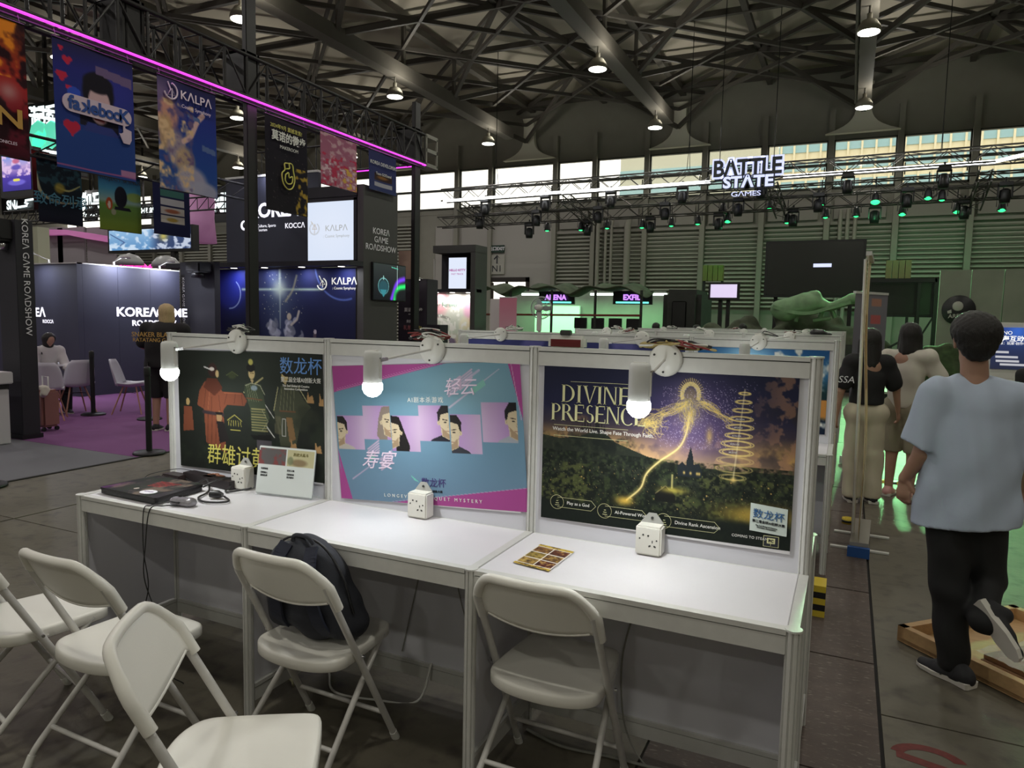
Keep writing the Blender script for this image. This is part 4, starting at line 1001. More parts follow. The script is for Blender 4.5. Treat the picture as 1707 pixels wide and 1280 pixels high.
CH[3] = chair(-.748, .140, R_(0), 'white folding chair at the right-hand desk, empty')
CH[2] = chair(-1.598, -.045, R_(-1.), 'white folding chair holding the black backpack, at the middle desk')
CH[1] = chair(-2.205, -.385, R_(-1), 'white folding chair facing the desks, left of and behind the turned chair')
CH[4] = chair(-1.340, -.702, R_(-54), 'white folding chair turned sideways in the foreground, its back nearest the camera')
CH[0] = chair(-2.705, -.402, R_(-14), 'white folding chair at the left edge with a dark bag hanging on its back')

# ---------------------------------------------------------------- backpack on the chair
M_bag = mat('backpack_cloth', rgb(40, 42, 50), .8, noise=.12, nscale=60, bump=.25, bscale=500); M_bagnavy = mat('backpack_navy', rgb(34, 38, 54), .75, noise=.1, nscale=50)
def backpack(x, y, z, rz, label, sc=1., lean=.2, name='backpack'):
    t = thing(name, label, 'backpack', (x, y, z))
    def G(a): return (x+a[0]*sc, y+(a[1]+lean*a[2])*sc, z+a[2]*sc)
    pr = [(G((-.125, 0, .09)), G((-.11, 0, .27)), .085*sc, .078*sc, None, .06), (G((.11, 0, .09)), G((.07, 0, .26)), .085*sc, .08*sc, None, .06),
          (G((0, .03, .09)), G((0, .03, .24)), .10*sc, .085*sc, None, .05), (G((0, 0, .08)), G((-.02, 0, .31)), .08*sc, .075*sc, None, .06), (G((.16, .02, .07)), G((.12, .02, .16)), .06*sc, .05*sc, None, .05)]
    fold = lambda X, Y, Z: .004*np.sin(X*40+Z*25)+.003*np.sin(Z*60-X*22)
    blend_mesh('body', pr, .008, M_bag, t, fold=fold)
    for s in (-1, 1):
        p = spline([G((s*.06, -.06, .37)), G((s*.075, -.10, .31)), G((s*.085, -.115, .20)), G((s*.10, -.10, .09)), G((s*.11, -.06, .03))], 6); m = MB()
        for i in range(len(p)-1): m.bar(p[i], p[i+1], .055*sc, .010*sc, up=(0, 1, 0))
        m.build('shoulder_strap', M_bagnavy, t)
    MB().tube(spline([G((-.05, -.04, .375)), G((-.03, -.045, .40)), G((.03, -.045, .40)), G((.05, -.04, .375))], 5), .008*sc, 8).build('grab_handle', M_bag, t)
    MB().tube(spline([G((-.19, -.02, .12)), G((-.17, -.02, .28)), G((-.09, -.02, .375)), G((.06, -.02, .375)), G((.155, -.02, .27)), G((.20, -.02, .12))], 6), .005*sc, 6).build('piping', M_black, t)
    return t
backpack(-1.61, -.03, .448, 0, 'black backpack sitting upright on the middle folding chair', .94, -.10)
bb = backpack(-2.985, -.63, .36, 0, 'dark bag hanging on the chair at the left edge of the picture', .98, .3)
m = MB(); p = spline([(-2.80, -.57, .50), (-2.76, -.57, .44), (-2.755, -.58, .36), (-2.77, -.59, .29)], 6)
for i in range(len(p)-1): m.bar(p[i], p[i+1], .022, .004)
m.build('hanging_strap', M_black, bb)

# ---------------------------------------------------------------- things on the desks
def socket_box(x, y, label):
    t = thing('socket_box', label, 'socket', (x, y, DZ), 'socket boxes on the desks')
    MB().bbox((x-.046, y-.062, DZ), (x+.046, y, DZ+.105), .006).build('housing', M_chair, t)
    MB().prism([(-.042, 0), (.042, 0), (.014, .036), (-.014, .036)], (x, y-.006, DZ+.105), (1, 0, 0), (0, 0, 1), .003).build('hanging_tab', mat('tab_plastic', rgb(180, 180, 176), .4), t)
    MB().cyl((x, y-.0105, DZ+.124), .005, .003, 10, (0, -1, 0)).build('hole', M_groove, t)
    h = MB()
    for (u, v) in ((-.018, .074), (.0, .072)): h.cyl((x+u, y-.0618, DZ+v), .0035, .0012, 8, (0, -1, 0))
    h.cyl((x-.03, y-.0618, DZ+.06), .003, .0012, 8, (0, -1, 0)); h.cyl((x+.03, y-.0618, DZ+.058), .003, .0012, 8, (0, -1, 0))
    for (u, v, a) in ((.006, .036, 1), (.024, .036, -1), (.015, .052, 0)): h.obox((x+u, y-.0624, DZ+v), (.0016+.002*abs(a), 0, .002*a), (0, .0006, 0), (-.001*a, 0, .0045-.002*abs(a)))
    h.build('socket_slots', M_groove, t)
socket_box(-.507, DD-.02, 'white socket box below the gold and black poster'); socket_box(-1.466, DD-.02, 'white socket box below the blue and magenta poster'); socket_box(-2.452, DD-.02, 'white socket box behind the acrylic sign')

# flyer
t = thing('flyer', 'small glossy flyer with six pictures, lying on the right-hand desk', 'flyer', (-.82, .22, DZ))
fA, fB, fC, fD = np.array((-.888, .340, DZ+.0012)), np.array((-.748, .318, DZ+.0012)), np.array((-.764, .105, DZ+.0012)), np.array((-.893, .114, DZ+.0012))
MB().add([tuple(fD-[0, 0, .0012]), tuple(fC-[0, 0, .0012]), tuple(fB-[0, 0, .0012]), tuple(fA-[0, 0, .0012]), tuple(fD), tuple(fC), tuple(fB), tuple(fA)], [(3, 2, 1, 0), (4, 5, 6, 7), (0, 1, 5, 4), (1, 2, 6, 5), (2, 3, 7, 6), (3, 0, 4, 7)]).build('sheet', M_white, t)
cv = Canvas(70, 108, (196, 168, 70)); nz = vnoise(108, 70, 8, 3, 3); cv.mix(np.clip(nz-.5, 0, 1)*3, (120, 96, 40))
cv.poly([(.0, .14), (1, .14), (1, 1.42), (0, 1.42)], (232, 228, 220))
for i in range(3):
    for j in range(2): cv.poly([(.04+.48*j, .17+.42*i), (.49+.47*j, .17+.42*i), (.49+.47*j, .55+.42*i), (.04+.48*j, .55+.42*i)], ((120, 84, 44), (92, 50, 34), (130, 110, 50), (96, 66, 36), (150, 120, 60), (80, 34, 28))[i*2+j])
nz = vnoise(108, 70, 6, 9, 3); dk = (cv.a.sum(-1) < 420)*1.; cv.mix(np.clip(nz-.6, 0, 1)*2*dk, (200, 170, 90)); cv.mix(np.clip(.35-nz, 0, 1)*2*dk, (40, 24, 20))
sheet(cv, fA, fB, fD, P_print, 'print', t)
# acrylic sign
t = thing('acrylic_sign', 'clear acrylic table sign with a white card, standing on the left desk', 'sign', (-2.18, .41, DZ))
q0, q1 = np.array((-2.328, .392, DZ+.004)), np.array((-2.03, .428, DZ+.004)); up = np.array((-.012, .045, .212)); exq = (q1-q0)/np.linalg.norm(q1-q0); nn = np.cross(exq, up); nn /= np.linalg.norm(nn)
MB().obox((q0+q1)/2+up/2-nn*.003, (q1-q0)/2, up/2, nn*.0015).build('acrylic_sheet', mat('acrylic', (.9, .95, .95), .05, alpha=.3), t)
MB().obox((q0+q1)/2+up/2+nn*.0005, (q1-q0)/2*.985, up/2*.98, nn*.0006).build('card', mat('card_white', rgb(222, 228, 226), .45), t)
MB().obox((q0+q1)/2+np.array((0, .04, -.001)), (q1-q0)/2, (0, .045, 0), (0, 0, .0015)).build('foot', mat('acrylic', (.9, .95, .95), .05, alpha=.3), t)
cv = Canvas(90, 60, (222, 228, 226)); cv.poly([(.02, .02), (.49, .02), (.49, .26), (.02, .26)], (96, 92, 92)); cv.poly([(.51, .02), (.98, .02), (.98, .26), (.51, .26)], (196, 190, 150))
nz = vnoise(60, 90, 7, 5, 3); cv.mix(np.clip(nz-.5, 0, 1)*3*(cv.Y < .26)*(cv.Y > .02)*(cv.X < .49), (130, 70, 70)); cv.ell(.72, .2, .14, .05, (120, 96, 70), .7, .5); cv.ell(.57, .18, .05, .06, (110, 120, 90), .7, .4)
sheet(cv, q0+up*.98+nn*.0012, q1+up*.98+nn*.0012, q0+up*.02+nn*.0012, P_print, 'print', t)
for (u, v, s_) in ((.06, .52, '玩家体验'), (.06, .44, '扫码加入'), (.06, .38, '游戏社群'), (.53, .52, '历史人物'), (.53, .44, '扫码体验'), (.53, .38, '更多剧本')):
    text(s_, .0095, M_inkd, q0+(q1-q0)*u+up*v+nn*.0022, exq, up, t, align='LEFT')
text('历史大乱斗', .016, mat('ink_olive', rgb(110, 100, 40), .5), q0+(q1-q0)*.75+up*.86+nn*.0022, exq, up, t)

# closed laptop with stickers
t = thing('laptop', 'closed black laptop with stickers on its lid, on the left desk', 'laptop', (-2.73, .19, DZ))
LA, LB, LC, LD = np.array((-2.925, .05, 0)), np.array((-2.535, .035, 0)), np.array((-2.565, .315, 0)), np.array((-2.905, .335, 0))
def slab(z0, z1, k=1.): 
    ce = (LA+LB+LC+LD)/4; P_ = []
    for a, b, c_ in ((LA, LD, LB), (LB, LA, LC), (LC, LB, LD), (LD, LC, LA)):
        a2 = ce+(a-ce)*k; e1 = (b-a)/np.linalg.norm(b-a)*.014; e2 = (c_-a)/np.linalg.norm(c_-a)*.014
        for tt in (0, .33, .67, 1): P_.append(a2+e1*(1-tt)**1.5+e2*tt**1.5)
    m = MB(); n = len(P_); m.add([tuple(p+[0, 0, z0]) for p in P_]+[tuple(p+[0, 0, z1]) for p in P_], [tuple(range(n))[::-1], tuple(range(n, 2*n))]+[(i, (i+1) % n, n+(i+1) % n, n+i) for i in range(n)]); return m
slab(DZ+.003, DZ+.018, .985).build('base', M_black, t); slab(DZ+.0195, DZ+.030).build('lid', mat('laptop_lid', rgb(24, 22, 26), .35), t)
for (u, v) in ((.1, .1), (.9, .1), (.1, .9), (.9, .9)): pass
cv = Canvas(100, 76, (34, 32, 36)); cv.poly([(.14, .08), (.95, .05), (.97, .68), (.16, .70)], (44, 42, 42)); nz = vnoise(76, 100, 16, 3, 4); cv.mix(np.clip(nz-.48, 0, 1)*3, (96, 84, 74)); cv.mix(np.clip(.42-nz, 0, 1)*4, (40, 46, 38)); cv.mix(np.clip((.2-cv.X)*6, 0, 1)*np.clip(cv.Y*2-.6, 0, 1)*.8, (96, 40, 110))
for i in range(7): cv.line([(.40+.01*i, .20+.035*i), (.80-.02*i, .18+.035*i)], .009, (150, 44, 44), .9)
cv.ell(.80, .60, .13, .085, (208, 206, 212), 1, .05); cv.ell(.48, .57, .035, .03, (180, 170, 160), 1, .1); cv.line([(.72, .60), (.86, .58)], .012, (90, 60, 110))
sheet(cv, LD+(LC-LD)*.04+[0, 0, DZ+.0302], LC+(LD-LC)*.04+[0, 0, DZ+.0302], LA+(LB-LA)*.04+[0, 0, DZ+.0302], P_print, 'sticker_print', t)
for a, b in ((LA, LD), (LB, LC)):
    for k_ in (.1, .9): q = a+(b-a)*k_; c_ = (LA+LB+LC+LD)/4; q = q+(c_-q)*.08; MB().cyl((q[0], q[1], DZ), .008, .004, 10).build('rubber_foot', M_black, t)
# power brick, black cable case, mouse, cables
t = thing('power_brick', 'black laptop power brick lying behind the laptop', 'charger', (-2.93, .40, DZ))
MB().bbox((-3.0+.075, .372, DZ), (-2.80, .442, DZ+.028), .005).build('housing', mat('brick_plastic', rgb(46, 36, 36), .4), t)
t = thing('power_strip', 'long dark power strip at the back of the left desk', 'power strip', (-2.62, .43, DZ))
MB().obox((-2.645, .425, DZ+.02), (.175, -.02, 0), (.003, .030, 0), (0, 0, .020)).build('housing', mat('strip_plastic', rgb(40, 34, 36), .5), t)
h = MB()
for i in range(4):
    for d in (-.006, .006): h.box((-2.75+.06*i+d-.0015, .432-.007*i, DZ+.0382), (-2.75+.06*i+d+.0015, .442-.007*i, DZ+.0386))
h.build('socket_slots', M_groove, t)
MB().box((-2.68, .40, DZ+.0385), (-2.62, .425, DZ+.040)).build('red_label', mat('red_sticker', rgb(140, 50, 62), .5), t)
t = thing('plug', 'black plug lying beside the cables on the left desk', 'plug', (-2.40, .26, DZ))
MB().tube([(-2.435, .235, DZ+.018), (-2.40, .245, DZ+.018), (-2.38, .25, DZ+.016)], [.017, .018, .010], 12).build('body', M_black, t)
MB().tube([(-2.46, .23, DZ+.015), (-2.435, .235, DZ+.018)], .0025, 6).build('prong', M_chrome, t)
t = thing('computer_mouse', 'silver and black computer mouse at the front of the left desk', 'mouse', (-2.43, .09, DZ))
blend_mesh('shell', [((-2.478, .088, DZ+.014), (-2.405, .098, DZ+.014), .026, .028, ((0, 0, 1), 1.35), .01)], .004, mat('mouse_silver', rgb(150, 148, 152), .25, metal=.5, noise=.2, nscale=50), t, cuts=[((0, 0, DZ), (0, 0, -1))])
MB().cyl((-2.458, .090, DZ+.036), .006, .006, 12, (0, 1, .1)).build('scroll_wheel', M_black, t)
MB().tube([(-2.485, .07, DZ+.012), (-2.47, .062, DZ+.016), (-2.43, .064, DZ+.017)], .004, 8).build('side_button', M_black, t)
def cable(name, label, pts, r, m, group=None, n=7, cat='cable'):
    o = MB().tube(spline(pts, n), r, 6).build(name, m); return tag(o, label, cat, group)
cable('mouse_cable', 'thin black mouse cable falling over the front edge of the left desk', [(-2.50, .085, DZ+.006), (-2.53, .05, DZ+.006), (-2.535, .01, DZ+.004), (-2.54, -.020, DZ-.01), (-2.545, -.022, .60), (-2.52, -.022, .45), (-2.56, -.02, .30), (-2.55, -.01, .12), (-2.50, .02, .004)], .0024, M_black)
cable('mouse_cable', 'second thin black cable looping down past the left desk front', [(-2.44, .065, DZ+.005), (-2.48, .03, DZ+.005), (-2.505, -.018, DZ-.004), (-2.53, -.024, .62), (-2.545, -.022, .48), (-2.48, -.022, .34), (-2.44, -.01, .2), (-2.47, .02, .06), (-2.42, .06, .004)], .0024, M_black)
cable('charging_cable', 'thick black cable looped beside the plug on the left desk', [(-2.80, .41, DZ+.01), (-2.70, .38, DZ+.006), (-2.60, .36, DZ+.04), (-2.52, .30, DZ+.008), (-2.47, .20, DZ+.006), (-2.40, .16, DZ+.006), (-2.33, .18, DZ+.006), (-2.31, .22, DZ+.006), (-2.37, .25, DZ+.012)], .0046, M_black)
cable('charging_cable', 'black cable crossing over the power strip on the left desk', [(-2.56, .30, DZ+.02), (-2.53, .36, DZ+.045), (-2.50, .42, DZ+.045), (-2.47, .38, DZ+.02), (-2.45, .33, DZ+.006), (-2.42, .36, DZ+.006), (-2.36, .40, DZ+.02)], .004, M_black)
cable('charging_cable', 'brown tangled cable tied over the power strip', [(-2.66, .42, DZ+.045), (-2.63, .40, DZ+.052), (-2.61, .44, DZ+.05), (-2.58, .40, DZ+.052), (-2.56, .43, DZ+.046), (-2.60, .41, DZ+.055), (-2.65, .44, DZ+.046)], .003, mat('brown_cable', rgb(120, 74, 52), .5))
cable('charging_cable', 'thin black cable arching behind the laptop', [(-2.96, .30, DZ+.004), (-2.99, .36, DZ+.02), (-2.93, .46, DZ+.035), (-2.82, .46, DZ+.04), (-2.70, .455, DZ+.04)], .002, M_black)
# pale cables on the floor below the desks
cable('floor_cable', 'cream cable curling on the floor below the middle desk', [(-1.93, .42, .006), (-1.80, .30, .006), (-1.60, .33, .006), (-1.45, .40, .006), (-1.42, .46, .15)], .005, M_cream)
cable('floor_cable', 'cream cable lying on the floor below the left desk', [(-2.45, .46, .07), (-2.36, .40, .006), (-2.22, .33, .006), (-2.05, .30, .006), (-1.99, .26, .006)], .006, mat('yellowed_cable', rgb(170, 168, 130), .5))
cable('floor_cable', 'grey cable lying along the foot of the right-hand desk panel', [(-.96, .42, .006), (-.80, .38, .006), (-.62, .40, .006), (-.45, .41, .006), (-.30, .44, .006)], .006, mat('grey_cable', rgb(150, 150, 142), .5))
cable('floor_cable', 'thin grey cable hanging under the right-hand desk and curling on the floor', [(-.52, .475, .70), (-.56, .46, .55), (-.60, .46, .35), (-.58, .45, .12), (-.50, .42, .01), (-.42, .40, .006)], .0035, mat('grey_cable', rgb(150, 150, 142), .5))
cable('floor_cable', 'thin grey cable hanging diagonally under the middle desk', [(-1.35, .478, .70), (-1.32, .475, .55), (-1.26, .475, .35), (-1.14, .47, .15)], .0025, mat('grey_cable', rgb(150, 150, 142), .5))
MB().tube([(-1.46, .478, .66), (-1.50, .479, .50), (-1.58, .478, .16)], .003, 6).build('wire', mat('grey_cable', rgb(150, 150, 142), .5), desks[1])
# tangles of cable on top of the partitions
def tangle(cx, y, z, n, seed, label, cols, sx=.10, sz=.035, name='cable_tangle'):
    R = np.random.RandomState(seed); t = thing(name, label, 'cable', (cx, y, z), 'cable tangles on the partition tops')
    for i in range(n):
        k = 7; pts = []
        for j in range(k):
            a = 2*PI*j/(k-1)*R.uniform(.6, 1.4)+R.rand()*6; pts.append((cx+sx*math.cos(a)*R.uniform(.3, 1.), y+.03*R.randn()*.6, z+.008+abs(sz*math.sin(a))*R.uniform(.4, 1.3)))
        MB().tube(spline(pts, 5), .0028+.001*R.rand(), 6).build('cable', cols[i % len(cols)], t)
    return t
cw, cr_, ck, cy2 = M_cream, mat('red_cable', rgb(130, 44, 44), .5), M_black, mat('beige_cable', rgb(186, 168, 110), .5)
tangle(-2.50, DD, TZ, 6, 1, 'tangle of white cables above the leftmost arm lamp', [cw, cw, ck], .085)
tangle(-1.47, DD, TZ, 8, 2, 'tangle of white, red and black cables above the middle arm lamp', [cw, ck, cr_, cw], .11, .04)
tangle(-.47, DD, TZ, 9, 3, 'tangle of red, beige and black cables above the right-hand arm lamp', [cr_, cy2, ck, cy2, cw], .15, .03)
for r_, y0 in enumerate(ROWY[:3]):
    for i in range(3):
        tangle(.02-W_*(i+.5)+.02, y0+DD, TZ, 5, 10+r_*3+i, 'tangle of pale cables %s on the %s partition top' % (('at the right', 'in the middle', 'at the left')[i], nth[r_]), [cw, ck, cr_, cw] if (r_+i) % 2 else [cw, cw, ck], .10, .035)
# clip-on red and white adaptor hanging on the second partition, and a dark bundle on the third
t = thing('power_adaptor', 'white and dark red adaptor hooked over the first partition top', 'adaptor', (-.86, DD, TZ))
MB().bbox((-.95, DD+.02, TZ-.01), (-.80, DD+.06, TZ+.045), .012).build('housing', M_cream, t); MB().box((-.935, DD+.018, TZ+.002), (-.815, DD+.021, TZ+.03)).build('red_face', mat('dark_red_plastic', rgb(104, 34, 36), .4), t)
MB().bbox((-.90, DD+.02, TZ+.045), (-.86, DD+.05, TZ+.065), .003).build('plug', M_groove, t)
t = thing('cap', 'black cap lying on the third partition top', 'cap', (-.20, ROWY[1]+DD, TZ+.004))
blend_mesh('crown', [((-.24, ROWY[1]+DD, TZ+.02), (-.18, ROWY[1]+DD, TZ+.02), .055, .05, ((0, 0, 1), 1.3), .02), ((-.14, ROWY[1]+DD, TZ+.012), (-.10, ROWY[1]+DD, TZ+.01), .03, .03, ((0, 0, 1), 2.2), .02)], .01, M_black, t, cuts=[((0, 0, TZ+.002), (0, 0, -1))])
# ---------------------------------------------------------------- people
M_skin = mat('skin', rgb(176, 136, 116), .55, noise=.06, nscale=12); M_hair = mat('black_hair', rgb(30, 26, 24), .55, noise=.25, nscale=90, stretch=(3, 3, .6), bump=.5, bscale=160)
def V(*a): return np.array(a, float)
def hand(pr, wrist, d, n, side, L=.17, curl=.6):
    """palm, four unequal bent fingers and a thumb leaving the side near the wrist: d pointing direction, n palm normal"""
    d = V(*d)/np.linalg.norm(d); n = V(*n); n = n-d*(n@d); n /= np.linalg.norm(n); s = np.cross(d, n)*side
    w_ = V(*wrist); pc = w_+d*L*.24
    pr.append((w_, w_+d*L*.42, L*.155, L*.20, (n, 1.9), .012))
    for i, (ln, of) in enumerate(((.40, .165), (.45, .055), (.42, -.055), (.33, -.155))):
        a = w_+d*L*.46+s*L*of; b = a+d*L*ln*.45+n*L*.06*curl; c = b+d*L*ln*.32*(1-.4*curl)+n*L*ln*.5*curl; e = c+d*L*ln*.15*(1-curl)+n*L*ln*.38*curl-d*L*.05*curl
        pr += [(a-d*L*.06, b, L*.062, L*.055, None, .004), (b, c, L*.055, L*.05, None, .003), (c, e, L*.05, L*.042, None, .003)]
    a = w_+d*L*.12+s*L*.15; b = a+d*L*.2+s*L*.13+n*L*.06; c = b+d*L*.18+s*L*.02+n*L*.1*curl
    pr += [(a, b, L*.075, L*.062, None, .008), (b, c, L*.06, L*.048, None, .003)]
def head(pr, c, h, face):
    """skull, jaw, nose, ears; c centre, h head height, face direction"""
    f = V(*face); f[2] *= 1; f /= np.linalg.norm(f); s = np.cross(f, [0, 0, 1]); s /= np.linalg.norm(s); u = np.cross(s, f)
    c = V(*c)
    pr += [(c+u*h*.14-f*h*.06, c+u*h*.12+f*h*.07, h*.335, h*.315, (s, 1.12), .02), (c-u*h*.10+f*h*.10, c-u*h*.30+f*h*.17, h*.25, h*.16, (s, 1.05), .03),
           (c+f*h*.37+u*h*.02, c+f*h*.44-u*h*.10, h*.028, h*.052, None, .012), (c-u*h*.22+f*h*.33, c-u*h*.22+f*h*.345, h*.055, h*.05, None, .01)]
    for k in (-1, 1): 
        pr.append((c+s*k*h*.345+u*h*.05-f*h*.02, c+s*k*h*.33-u*h*.12+f*h*.01, h*.07, h*.05, (s, 1.5), .010))
        pr.append((c+s*k*h*.13+f*h*.31+u*h*.03, c+s*k*h*.13+f*h*.33+u*h*.03, h*.035, h*.03, None, .006))
    return f, s, u
def face_marks(t, c, h, f, s, u, eyes=True):
    c = V(*c); m = MB(); m2 = MB(); m3 = MB()
    for k in (-1, 1):
        e = c+s*k*h*.13+f*h*.352+u*h*.03; m.sphere(e, h*.028, 8, 6); m3.bar(c+s*k*h*.07+f*h*.37+u*h*.10, c+s*k*h*.20+f*h*.33+u*h*.105, h*.02, h*.02)
    m2.bar(c-u*h*.20+f*h*.40-s*h*.07, c-u*h*.20+f*h*.40+s*h*.07, h*.03, h*.03)
    m.build('eye', M_black, t); m2.build('mouth', mat('lip', rgb(150, 92, 84), .5), t); m3.build('eyebrow', M_hair, t)
def shoe(t, heel, toe, z, m, sole, w=.048, h=.07, up=(0, 0, 1), name='shoe'):
    heel, toe = V(*heel), V(*toe); d = toe-heel; d /= np.linalg.norm(d); u = V(*up); u = u-d*(u@d); u /= np.linalg.norm(u); L = np.linalg.norm(toe-heel)
    o = blend_mesh(name, [(heel+d*.035+u*.035, heel+d*L*.6+u*.028, .042, .038, None, .02), (heel+d*L*.5+u*.022, toe-d*.035+u*.018, .042, .032, (u, 1.25), .02), (heel+d*.05+u*.05, heel+d*.08+u*.085, .040, .036, None, .02)], .007, m, t, cuts=[(heel+u*.012, -u)])
    s_ = np.cross(d, u); m_ = MB(); pts = []
    for (a, b) in ((0, .030), (.02, .040), (.3, .034), (.6, .044), (.85, .036), (.97, .018), (1.0, 0)): pts.append((a*L, b))
    poly = pts+[(a, -b) for a, b in pts[::-1] if b > 0]; n = len(poly)
    lo = [heel+d*a+s_*b*1.05-u*0 for a, b in poly]; hi = [heel+d*a+s_*b*1.12+u*(.026 if a < L*.5 else .018) for a, b in poly]
    m_.add(lo+hi, [tuple(range(n)), tuple(range(n, 2*n))[::-1]]+[(i, n+i, n+(i+1) % n, (i+1) % n) for i in range(n)]); m_.build('sole', sole, o)
    lm = MB()
    for q in range(4): a = heel+d*L*(.42+.07*q)+u*(.066-.006*q); lm.tube([a-s_*.02, a+u*.004, a+s_*.02], .0022, 5)
    lm.build('laces', mat('lace', rgb(90, 92, 96), .6), o)
    return o

# --- the man in the pale blue T-shirt walking away on the right
t = thing('person', 'person in a pale blue T-shirt and black trousers walking away along the aisle', 'person', (.60, 1.68, 0))
YM = 1.70
def A(x, y, Y=YM): return ay(x, y, Y)
hc = V(.592, 1.72, 1.545); sh_l = V(.462, 1.70, 1.305); sh_r = V(.772, 1.76, 1.295); el_l = V(.425, 1.70, 1.03); wr_l = A(1508, 797, 1.74); el_r = V(.865, 1.80, 1.03); wr_r = V(.86, 1.95, .86)
body = [((.61, 1.74, 1.02), (.61, 1.74, 1.20), .125, .14, ((0, 1, 0), 1.35), .05), ((.53, 1.73, 1.25), (.70, 1.75, 1.25), .07, .07, None, .05), ((.612, 1.73, 1.30), (.598, 1.725, 1.46), .058, .053, None, .03),
        ((.60, 1.72, .90), (.61, 1.74, 1.02), .13, .125, ((0, 1, 0), 1.3), .05),
        (sh_l, el_l, .052, .041, None, .03), (el_l, wr_l, .040, .026, None, .012), (sh_r, el_r, .052, .041, None, .03), (el_r, wr_r, .040, .026, None, .012)]
f, s, u = head(body, hc, .225, (-.30, 1, .02))
hand(body, wr_l, (-.02, .06, -1), (.55, .75, 0), 1, .165, .75); hand(body, wr_r, (0, .2, -1), (-1, .1, 0), -1, .165, .6)
blend_mesh('body', body, .0055, M_skin, t)
face_marks(t, hc, .225, f, s, u)
H_ = .225; hair = [(hc+u*H_*.18-f*H_*.07, hc+u*H_*.22+f*H_*.06, H_*.40, H_*.38, (s, .94), .02), (hc-f*H_*.18-u*H_*.08, hc-f*H_*.14+u*H_*.1, H_*.28, H_*.33, (s, .86), .03), (hc-f*H_*.20-u*H_*.22, hc-f*H_*.2, H_*.17, H_*.2, (s, .72), .02),
        (hc+f*H_*.26-u*H_*.20, hc+f*H_*.42-u*H_*.05, H_*.2, H_*.2, None, .01, -1), (hc+f*H_*.2-u*H_*.3, hc+f*H_*.3, H_*.24, H_*.16, None, .01, -1)]
for k in (-1, 1): hair.append((hc+s*k*H_*.44-u*H_*.0+f*H_*.06, hc+s*k*H_*.42-u*H_*.30+f*H_*.04, H_*.13, H_*.16, None, .01, -1))
blend_mesh('hair', hair, .006, M_hair, t, fold=lambda X, Y, Z: .0022*np.sin(X*190+4*np.sin(Z*60))*np.sin(Z*120+Y*90)+.0012*np.sin(X*420+Z*60), cuts=[(hc-u*H_*.34-f*.0, -u+f*.35)])
M_tee = mat('pale_blue_cotton', rgb(182, 194, 214), .85, noise=.04, nscale=8, bump=.1, bscale=500)
def folds(X, Y, Z): return (.009*np.sin(X*30+Z*6+1.5*np.sin(Z*4))*np.clip((1.32-Z)*2.4, 0, 1)+.004*np.sin(Z*26-X*30+2)*np.clip((1.2-Z)*3, 0, 1)+.003*np.sin(X*70+Z*12))
sl_d = V(.395, 1.70, 1.00)-sh_l; sl_d /= np.linalg.norm(sl_d); sr_d = V(.88, 1.80, 1.0)-sh_r; sr_d /= np.linalg.norm(sr_d)
# sleeves first, cut clean at their hems, then the trunk, then the neck opening
tee = [(sh_l, V(.395, 1.70, 1.00), .074, .088, ((0, 1, 0), 1.1), .035), (sh_r, V(.88, 1.80, 1.00), .074, .088, ((0, 1, 0), 1.1), .035),
       (V(.40, 1.70, 1.065), V(.40, 1.70, 1.065)+sl_d+V(-.12, 0, 0), .3, .3, None, .01, -2), (V(.88, 1.80, 1.05), V(.88, 1.80, 1.05)+sr_d, .3, .3, None, .01, -2),
       ((.585, 1.735, .58), (.600, 1.735, .95), .195, .165, ((0, 1, 0), 1.3), .06), ((.640, 1.735, .58), (.625, 1.735, .95), .195, .165, ((0, 1, 0), 1.3), .06), ((.612, 1.735, .80), (.610, 1.735, 1.08), .175, .165, ((0, 1, 0), 1.35), .05), ((.61, 1.735, 1.05), (.612, 1.735, 1.22), .165, .15, ((0, 1, 0), 1.30), .05),
       ((.49, 1.72, 1.295), (.735, 1.755, 1.29), .066, .066, None, .05), ((.55, 1.73, 1.345), (.67, 1.74, 1.345), .048, .048, None, .04), ((.60, 1.715, 1.43), (.598, 1.715, 1.49), .060, .075, None, .01, -1)]
blend_mesh('t_shirt', tee, .0075, M_tee, t, fold=folds, cuts=[((.61, 1.74, .715), (.10, 0, -1))])
M_trous = mat('black_trousers', rgb(24, 24, 26), .8, noise=.1, nscale=20)
kn_l = V(.57, 1.70, .42); an_l = V(.60, 1.69, .09); hp_l = V(.545, 1.73, .80); hp_r = V(.68, 1.74, .80); kn_r = V(.715, 1.78, .46); an_r = V(.70, 1.50, .345)
tr = [(hp_l, kn_l, .098, .078, ((0, 1, 0), .95), .04), (kn_l, an_l, .078, .066, None, .02), (hp_r, kn_r, .10, .078, None, .03), (kn_r, V(.695, 1.60, .33), .076, .062, None, .02), ((.57, 1.73, .84), (.66, 1.74, .84), .112, .112, ((0, 1, 0), 1.25), .04)]
blend_mesh('trousers', tr, .0085, M_trous, t, fold=lambda X, Y, Z: .005*np.sin(Z*30+X*20)*np.clip((.7-Z)*3, .2, 1)+.003*np.sin(X*60+Z*14), cuts=[((0, 0, .045), (0, 0, -1))])
M_shoe = mat('black_mesh_shoe', rgb(30, 30, 34), .7, noise=.1, nscale=100); M_sole = mat('white_foam_sole', rgb(206, 202, 194), .6)
shoe(t, (.675, 1.615, .003), (.475, 1.79, .003), 0, M_shoe, M_sole)
o = shoe(t, (.655, 1.60, .40), (.80, 1.46, .225), 0, M_shoe, M_sole, up=(.25, .75, .55))

